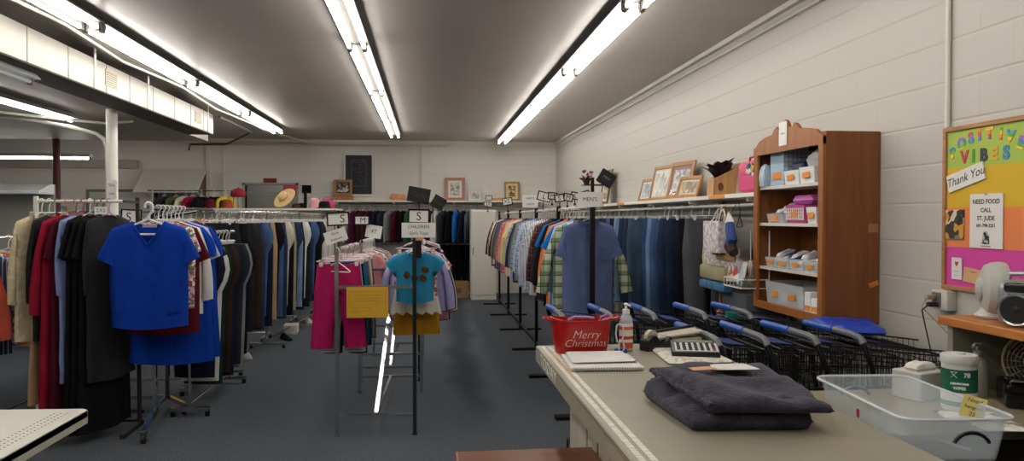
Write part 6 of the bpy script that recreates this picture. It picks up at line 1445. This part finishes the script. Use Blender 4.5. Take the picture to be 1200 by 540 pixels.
# clear bin with a note
BINP = milky('bin_plastic', '#e4ebf0', .76, .18)
t = thing('storage_bin', 'large clear plastic storage bin on the lower desk', 'bin', (1.467, 2.14, .872), rad(-4.5))
def rrect(hx, hy, r, z, n=5):
    P = []
    for cx, cy, a0 in ((hx-r, hy-r, 0), (-hx+r, hy-r, 90), (-hx+r, -hy+r, 180), (hx-r, -hy+r, 270)):
        for k in range(n+1): a = rad(a0+90*k/n); P.append((cx+r*math.cos(a), cy+r*math.sin(a), z))
    return P
bm = B(); rings = []
for hx, hy, r, z in ((.128, .245, .03, 0), (.135, .253, .04, .006), (.152, .272, .045, .118), (.153, .273, .045, .122), (.163, .283, .05, .122), (.163, .283, .05, .131), (.152, .272, .045, .131), (.149, .269, .043, .12), (.132, .25, .038, .010)): rings.append([bm.verts.new(p) for p in rrect(hx, hy, r, z)])
for a, b2 in zip(rings, rings[1:]):
    m = len(a)
    for i in range(m): f = bm.faces.new((a[i], a[(i+1) % m], b2[(i+1) % m], b2[i])); f.smooth = True
bm.faces.new(rings[0][::-1]); bm.faces.new(rings[-1])
obj('tub', bm, BINP, t, 40)
bm = B(); tube(bm, rrect(.163, .283, .05, .127), .0045, 6, cyc=True); obj('rim', bm, milky('bin_rim', '#e4eaee', .35, .25), t, label='milky rolled rim')
def arc(cx, y, z, R, r, a0=20, a1=160): return [(cx+R*1.25*math.cos(rad(a)), y, z+R*math.sin(rad(a))) for a in range(a0, a1+1, 10)]
bm = B(); tube(bm, arc(.035, -.268, .045, .042, 0), .0055, 6); obj('handle', bm, pm('bin_handle', '#161c2a', .35), t, label='dark navy handle')
bm = B(); tube(bm, arc(-.02, .268, .05, .042, 0), .0055, 6); obj('handle', bm, pm('bin_handle_pale', '#7d90b0', .3), t, label='dark navy handle, coloured pale as if seen through the plastic')  # far handle: veil of the plastic in front painted into a paler colour
bm = B(); bb(bm, -.1475, -.1465, -.008, .008, .06, .085); obj('red_label', bm, pm('label_red', '#b8202a', .6), t)
bm = B(); tube(bm, [(-.12, .08, .012), (-.04, .02, .012), (.05, -.06, .012), (.09, -.18, .012)], .004, 6); obj('floor_rib', bm, BINP, t)
p = paper('sticky_note', .062, .066, (1.603, 2.02, .987), 0, 'yellow sticky note on the near right rim of the clear bin', 'note', m=pm('note_yellow', '#e0cd78', .7), tilt=0, lines=[('Need', .017), ('hangers', .015), ('25', .017)], font_shear=.2)
p.rotation_euler = (rad(-14), rad(12), rad(-38))
# wipes tub
t = thing('wipes_tub', 'white tub of wipes with a green label on the desk', 'tub', (1.865, 2.42, .872))
bm = B(); lathe(bm, [(.052, 0), (.056, .004), (.056, .165), (.052, .17)], (0, 0, 0), 28); obj('canister', bm, pm('tub_white', '#d9d9d6', .4), t)
bm = B(); lathe(bm, [(.0568, .02), (.0568, .148)], (0, 0, 0), 28, cap=False); obj('label_wrap', bm, rainbow('wipes_label', ['#2f8a74', '#dfe0dc', '#dfe0dc', '#12614a', '#12614a', '#12614a', '#0f5a44', '#0f5a44'], 2, .02, .148), t)
bm = B(); lathe(bm, [(.059, .165), (.060, .168), (.060, .190), (.056, .196), (.02, .197), (.018, .202), (.0, .203)], (0, 0, 0), 28); obj('lid', bm, pm('lid_white', '#c9cbc9', .4), t)
def on_cyl(body, size, z, ang, R=.0573):
    o = text(body, size, pm('lettering_white', '#e8eae6', .5), t, (R*math.cos(ang), R*math.sin(ang), z), (PI/2, 0, ang+PI/2), ext=.0003, off=.0006)
A0 = math.atan2(-2.42, -1.865)
on_cyl('78', .022, .130, A0+.42); on_cyl('WIPES', .014, .084, A0+.02); on_cyl('DISINFECTING', .0085, .100, A0+.02)
bm = B(); d = Vector((math.cos(A0-.28), math.sin(A0-.28), 0)); s_ = Vector((-d.y, d.x, 0))
for a, b2 in (((-.010, .010), (.010, -.010)), ((-.010, -.010), (.010, .010)), ((-.010, .010), (.010, .010))):
    bar(bm, d*.0576+s_*a[0]+Vector((0, 0, .130+a[1])), d*.0576+s_*b2[0]+Vector((0, 0, .130+b2[1])), .004, .001)
obj('emblem', bm, pm('lettering_white', '#e8eae6', .5), t)
# tissue box
t = thing('tissue_box', 'white tissue box with a tissue pulled up', 'tissue box', (1.84, 2.60, .872), rad(20))
bm = B(); bb(bm, -.075, .075, -.06, .06, 0, .105, 0, .004); obj('carton', bm, pm('tissue_carton', '#bdbbb4', .6), t)
bm = B(); pad(bm, [(-.055, -.03), (.06, -.035), (.05, .035), (-.05, .03)], .10, .135, 12, 10, .012, 30, 3, .4); obj('tissue', bm, pm('tissue_white', '#d4d2cc', .8), t)
# soap pump
t = thing('pump_bottle', 'grey soap pump bottle behind the wipes tub', 'bottle', (2.08, 2.60, .872))
bm = B(); lathe(bm, [(.034, 0), (.036, .004), (.036, .12), (.03, .14), (.014, .15), (.014, .158)], (0, 0, 0), 20); obj('bottle_body', bm, milky('soap_bottle', '#a9a79e', .3, .2), t, 50)
bm = B(); lathe(bm, [(.016, .152), (.016, .17), (.006, .172), (.006, .19), (.014, .191), (.014, .2)], (0, 0, 0), 14); tube(bm, [(0, 0, .196), (-.03, -.02, .197), (-.042, -.028, .19)], .006, 8); obj('pump', bm, pm('pump_grey', '#8f8e88', .4), t)
bm = B(); pad(bm, [(-.10, -.12), (.10, -.12), (.10, .12), (-.10, .12)], 0, .012, 8, 8, 0, 1, 1, .05); one('ledger', bm, spotted('mag_cover', ['#d8d4cc', '#c9c4bc', '#e2dfd8', '#8c8880'], 22), 'grey covered ledger at the near right of the clear bin', 'book', (1.82, 2.255, .872), rad(-10))
# ================================================================ raised shelf along the right wall
ORW = wood('shelf_orange', '#a2622c', '#c98444', 5, 1, .4)
t = thing('hutch_shelf', 'orange wood topped raised shelf along the right wall', 'shelf', (2.32, 1.9, .872))
bm = B(); bb(bm, -.29, .275, -2.5, .86, .252, .285, 0, .003); obj('top_board', bm, ORW, t)
bm = B(); bb(bm, -.26, .27, .81, .84, 0, .252); obj('end_panel', bm, pm('panel_sage', '#8d8f80', .5), t)
bm = B(); bb(bm, -.26, .27, -2.46, -2.43, 0, .252); obj('end_panel', bm, pm('panel_sage', '#8d8f80', .5), t)
bm = B(); bb(bm, .255, .27, -2.43, .81, 0, .252); obj('back_panel', bm, DKB, t)
TZ = .872+.287
# small fan, grey, turned away
GREYP = pm('fan_grey', '#b4b4ae', .4)
t = thing('desk_fan', 'round grey plastic fan on the raised shelf', 'fan', (2.205, 2.655, TZ), rad(-28))
bm = B(); lathe(bm, [(.075, 0), (.08, .01), (.06, .03), (.045, .05)], (0, 0, 0), 20, sy=.8); obj('base', bm, GREYP, t)
bm = B(); Rz = Matrix.Rotation(PI/2, 3, 'Y'); lathe(bm, [(.03, -.048), (.07, -.045), (.094, -.034), (.105, -.012), (.108, .015), (.104, .035), (.094, .038), (.096, .012), (.094, -.012), (.07, -.025)], (-.01, 0, .112), 32, 0, Rz, cap=False); obj('shroud', bm, GREYP, t)
bm = B(); lathe(bm, [(.03, -.062), (.044, -.055), (.046, -.03), (.02, .0)], (-.01, 0, .112), 20, 0, Rz); obj('motor_hub', bm, GREYP, t)
bm = B()
for k in range(5):
    a = 2*PI*k/5; r = Vector((0, math.cos(a), math.sin(a))); tn = Vector((0, -math.sin(a), math.cos(a)))
    V = [bm.verts.new(Vector((-.01, 0, .112))+r*rr+tn*w_+Vector((x, 0, 0))) for rr, w_, x in ((.02, -.015, .0), (.085, -.03, .012), (.088, .018, -.01), (.02, .015, -.012))]
    bm.faces.new(V)
bmesh.ops.solidify(bm, geom=list(bm.faces), thickness=.003); obj('blade', bm, pm('fan_dark', '#5c5c5a', .4), t)
# boombox
SILV = pm('boombox_silver', '#9d9fa2', .3, .5)
t = thing('boombox', 'silver portable stereo with a round black speaker', 'stereo', (2.175, 2.43, TZ), rad(-55))
bm = B(); bb(bm, -.11, .24, -.075, .075, .0, .165, 0, .03, 4); obj('case', bm, SILV, t)
for x in (-.045, .17):
    bm = B(); lathe(bm, [(.058, 0), (.062, .006), (.056, .016), (.05, .014)], (x, -.074, .062), 28, 0, Matrix.Rotation(PI/2, 3, 'X'), cap=False); s = obj('speaker_ring', bm, pm('ring_silver', '#b8babd', .2, .8), t)
    bm = B(); lathe(bm, [(.05, .012), (.03, .009), (.016, .004), (.014, .012), (.0, .015)], (x, -.074, .062), 28, 0, Matrix.Rotation(PI/2, 3, 'X')); obj('speaker_cone', bm, pm('cone_black', '#16171a', .5), s)
bm = B(); bb(bm, -.085, 0, -.082, -.07, .125, .158, 0, .008, 2); obj('tape_window', bm, pm('window_black', '#1b1d22', .15), t)
bm = B(); tube(bm, [(-.09, 0, .155), (-.085, 0, .185), (.0, 0, .19), (.2, 0, .19), (.22, 0, .155)], .009, 8); obj('handle', bm, SILV, t)
bm = B(); bb(bm, -.10, .10, -.07, .07, 0, .012, 0, .002); one('notebook', bm, pm('paper_white', '#d6d5d0', .7), 'thin white notebook on the raised shelf beside the fan', 'notebook', (2.42, 2.62, TZ))
# under the shelf: wire fan, black machine
t = thing('wire_fan', 'beige wire grille fan in the dark under the raised shelf', 'fan', (2.33, 2.60, .872), rad(-45))
BEI = pm('grille_beige', '#b3aa96', .4)
bm = B(); Rg = Matrix.Rotation(PI/2, 3, 'X')
for k in range(1, 9):
    r = .0135*k; tube(bm, [(r*math.cos(a), -.03-.02*math.sqrt(max(0, 1-(r/.115)**2)), .125+r*math.sin(a)) for a in [2*PI*j/28 for j in range(28)]], .0016, 4, cyc=True)
for k in range(20):
    a = 2*PI*k/20; tube(bm, [(r*math.cos(a), -.03-.02*math.sqrt(max(0, 1-(r/.115)**2)), .125+r*math.sin(a)) for r in (.014, .05, .085, .108)], .0014, 4)
obj('front_grille', bm, BEI, t)
bm = B(); tube(bm, [(.11*math.cos(a), -.028, .125+.11*math.sin(a)) for a in [2*PI*j/32 for j in range(32)]], .006, 6, cyc=True); obj('grille_rim', bm, BEI, t)
bm = B(); lathe(bm, [(.02, 0), (.045, .02), (.045, .08), (.02, .1)], (0, .06, .125), 16, 0, Rg); obj('motor', bm, BEI, t)
bm = B(); lathe(bm, [(.07, 0), (.07, .012), (.02, .02), (.015, .09)], (0, .03, 0), 18); obj('base', bm, BEI, t)
t = thing('black_machine', 'glossy black machine on the desk beside the wipes tub', 'machine', (2.17, 2.44, .872), rad(-30))
bm = B(); bb(bm, -.10, .12, -.09, .09, 0, .085, 0, .012, 2); obj('case', bm, pm('gloss_black', '#0d0d10', .15), t)
bm = B(); lathe(bm, [(.018, 0), (.018, .012)], (.03, -.088, .05), 16, 0, Matrix.Rotation(PI/2, 3, 'X')); obj('knob', bm, pm('gloss_black2', '#1d1d22', .2), t)
bm = B(); tube(bm, [(-.08, -.06, .085), (-.08, -.075, .098), (.06, -.075, .098), (.06, -.06, .085)], .005, 6); obj('handle', bm, CHROME, t)
# ================================================================ notice board on the right wall
BY0, BY1, BZ0, BZ1 = 2.30, 3.478, 1.192, 2.0
t = thing('notice_board', 'wood framed notice board with green, yellow, orange and pink paper stripes', 'notice board', (2.6, 0, 0))
FR = wood('board_frame', '#9a6a44', '#b98558', 5, 1)
bm = B()
for y0, y1, z0, z1 in ((BY0, BY1, BZ0, BZ0+.022), (BY0, BY1, BZ1-.022, BZ1), (BY0, BY0+.022, BZ0+.022, BZ1-.022), (BY1-.022, BY1, BZ0+.022, BZ1-.022)): bb(bm, -.024, -.002, y0, y1, z0, z1, 0, .002)
obj('frame', bm, FR, t)
zs_ = [BZ0+.022, 1.405, 1.60, 1.795, BZ1-.022]
for (z0, z1), (nm, c) in zip(zip(zs_, zs_[1:]), (('pink', '#d0429a'), ('orange', '#e0804c'), ('yellow', '#d2ab24'), ('green', '#a2ba4e'))):
    bm = B(); bb(bm, -.012, -.004, BY0+.022, BY1-.022, z0, z1); obj('paper_stripe', bm, pm('board_'+nm, c, .75), t, label=nm+' paper stripe')
RB = ['#d8404a', '#e8843c', '#e8c43c', '#4fa84a', '#3c7ed0', '#a05ac0']
RBM = {}
def rb(k):
    return rainbow(f'rainbow_{k}', RB[k % 6:]+RB[:k % 6], 1, -.05, .05)
def wtext(body, size, m, y, z, rot=0, par=t, x=-.0135, **k):
    o = text(body, size, m, par, (x, y, z), (PI/2, 0, -PI/2), **k)
    o.rotation_euler = (Matrix.Rotation(-PI/2, 3, 'Z') @ Matrix.Rotation(PI/2, 3, 'X') @ Matrix.Rotation(rad(rot), 3, 'Z')).to_euler(); return o
pos = [('P', 3.414, 1.868, 22), ('O', 3.356, 1.910, 16), ('S', 3.293, 1.930, 10), ('I', 3.238, 1.940, 4), ('T', 3.175, 1.940, 0), ('I', 3.105, 1.930, -4), ('V', 3.05, 1.913, -12), ('E', 2.99, 1.880, -20)]
for k, (ch, y, z, r) in enumerate(pos):
    o = wtext(ch, .072, rb(k), y, z, r, name='cutout_letter', ext=.0015, off=.004); o['label'] = f'rainbow letter {ch}'
for ch, y, c in (('V', 3.335, '#b8283c'), ('I', 3.275, '#3f8a3c'), ('B', 3.21, '#1b1c2c'), ('E', 3.142, '#c8a018'), ('S', 3.073, '#2f7fae')):
    o = wtext(ch, .082, pm('letter_'+c, c, .4), y, 1.842, 0, name='cutout_letter', ext=.0015, off=.004)
def pinned(name, label, cat, y, z, w_, h_, m, tilt=0, lines=(), shear=0, th=.004, ink=None):
    q = thing(name, label, cat, (2.6-.0165, y, z), -PI/2)
    R = Matrix.Rotation(rad(tilt), 3, 'Y')
    bm = B(); box(bm, (0, 0, 0), (w_, th, h_), 0, R); obj('sheet', bm, m, q)
    for body, sz, dx, dz in lines:
        o = text(body, sz, ink or INK, q, R @ Vector((dx, -th/2-.0006, dz)), shear=shear, ext=.0002, off=0 if shear else .0006)
        o.rotation_euler = (R @ Matrix.Rotation(PI/2, 3, 'X')).to_euler()
    return q
pinned('thank_you_card', 'white Thank You card pinned at a slant on the board', 'card', 3.322, 1.745, .25, .085, pm('card_bright', '#dedbd6', .6), -14, [('Thank You', .058, 0, 0)], .3, .008)
p = pinned('food_poster', 'white NEED FOOD CALL ST. JUDE poster pinned on the board', 'poster', 3.186, 1.535, .205, .255, pm('card_bright', '#dedbd6', .6), 0, [('NEED FOOD', .030, 0, .090), ('CALL', .028, 0, .050), ('ST. JUDE', .029, 0, .012), ('601-798-2251', .021, 0, -.022)])
bm = B(); prism(bm, [(-.03, -.108), (.028, -.108), (.022, -.085), (.022, -.065), (.008, -.047), (-.008, -.049), (-.018, -.066), (-.02, -.09)], -.0032, -.0024, 'xz'); obj('printed_figure', bm, spotted('figure_bw', ['#2c2c2c', '#6c6c6c', '#1c1c1c', '#b8b8b8'], 90), p)
bm = B(); bb(bm, -.03, .03, -.0032, -.0022, -.120, -.115); bb(bm, -.008, .008, -.004, -.0022, .121, .128); obj('pin', bm, pm('pin_tan', '#b8825c', .5), p)
pinned('photo_card', 'dark photo card on the orange stripe of the board', 'card', 3.402, 1.517, .14, .145, spotted('photo_mix', ['#2c2620', '#d8c8a8', '#c89038', '#3a3430', '#7a7468'], 26), 0)
q = pinned('prayer_card', 'small white card with a red heart on the pink stripe', 'card', 3.375, 1.300, .07, .107, pm('card_bright', '#dedbd6', .6), 0, [('- - - - -', .012, 0, -.012), ('- - - -', .012, 0, -.032)])
bm = B(); prism(bm, [(0, .01), (.012, .026), (.009, .036), (0, .031), (-.009, .036), (-.012, .026)], -.0032, -.0022, 'xz'); obj('heart', bm, pm('heart_red', '#c02a2a', .6), q)
pinned('manila_note', 'small manila note on the pink stripe beside the heart card', 'note', 3.275, 1.272, .105, .07, pm('manila', '#d0a878', .7), 6, [('~~~', .02, .01, .02)])
# ---------------------------------------------------------------- outlet and cords
t = thing('wall_outlet', 'raised metal outlet box on the right wall', 'outlet', (2.6, 3.455, 1.135))
bm = B(); bb(bm, -.055, -.001, -.062, .055, -.048, .052, 0, .005, 2); obj('box', bm, pm('outlet_paint', '#cbc6ba', .45), t)
bm = B(); bb(bm, -.0585, -.055, -.02, .045, -.035, .04); obj('socket_face', bm, pm('socket_dark', '#6b655c', .5), t)
for k, (y, z, mn, lb, pts) in enumerate(((3.475, 1.15, '#a89a78', 'beige plug and cord in the wall outlet', [(2.50, 3.475, 1.15), (2.48, 3.49, 1.10), (2.53, 3.43, 1.02), (2.57, 3.29, .90), (2.575, 3.15, .80), (2.575, 3.05, .70)]), (3.46, 1.115, '#1c1c1e', 'black plug and cord in the wall outlet', [(2.50, 3.46, 1.115), (2.475, 3.48, 1.085), (2.53, 3.525, .98), (2.565, 3.51, .80), (2.572, 3.51, .4), (2.572, 3.51, .05)]))):
    t = thing('power_cord', lb, 'cord', (0, 0, 0)); m_ = pm('cord'+mn, mn, .5)
    bm = B(); bb(bm, 2.49, 2.541, y-.014, y+.014, z-.012, z+.012, 0, .005, 2); obj('plug', bm, m_, t)
    bm = B(); tube(bm, pts, .0038, 6); obj('wire', bm, m_, t)
# ================================================================ foreground white shelf at the left
t = thing('display_counter', 'white metal shelf with perforated edge at the near left corner', 'shelf', (-1.26, 2.86, 0))
WM = pm('shelf_enamel', '#c9c7bb', .3)
bm = B(); pts = [(0, 0), (-1.2, .08), (-1.2, -2.2), (.02, -2.2), (.02, -.02)]
prism(bm, pts, .825, .85, 'xy'); obj('shelf_top', bm, WM, t)
bm = B(); bb(bm, -.0, .02, -2.2, -.015, .80, .848, 0, .002); obj('edge_strip', bm, pm('edge_strip', '#b9b7aa', .3), t)
bm = B()
for r in range(3):
    for k in range(40): lathe(bm, [(.0038, .8501), (.0038, .8507)], (-.03-r*.022, -.06-k*.022-r*.002, 0), 6)
obj('perforation', bm, pm('hole_dark', '#6a685f', .7), t)
bm = B(); bb(bm, -1.1, -.15, -2.1, -.10, 0, .825); obj('base', bm, pm('base_enamel', '#a9a79b', .5), t)
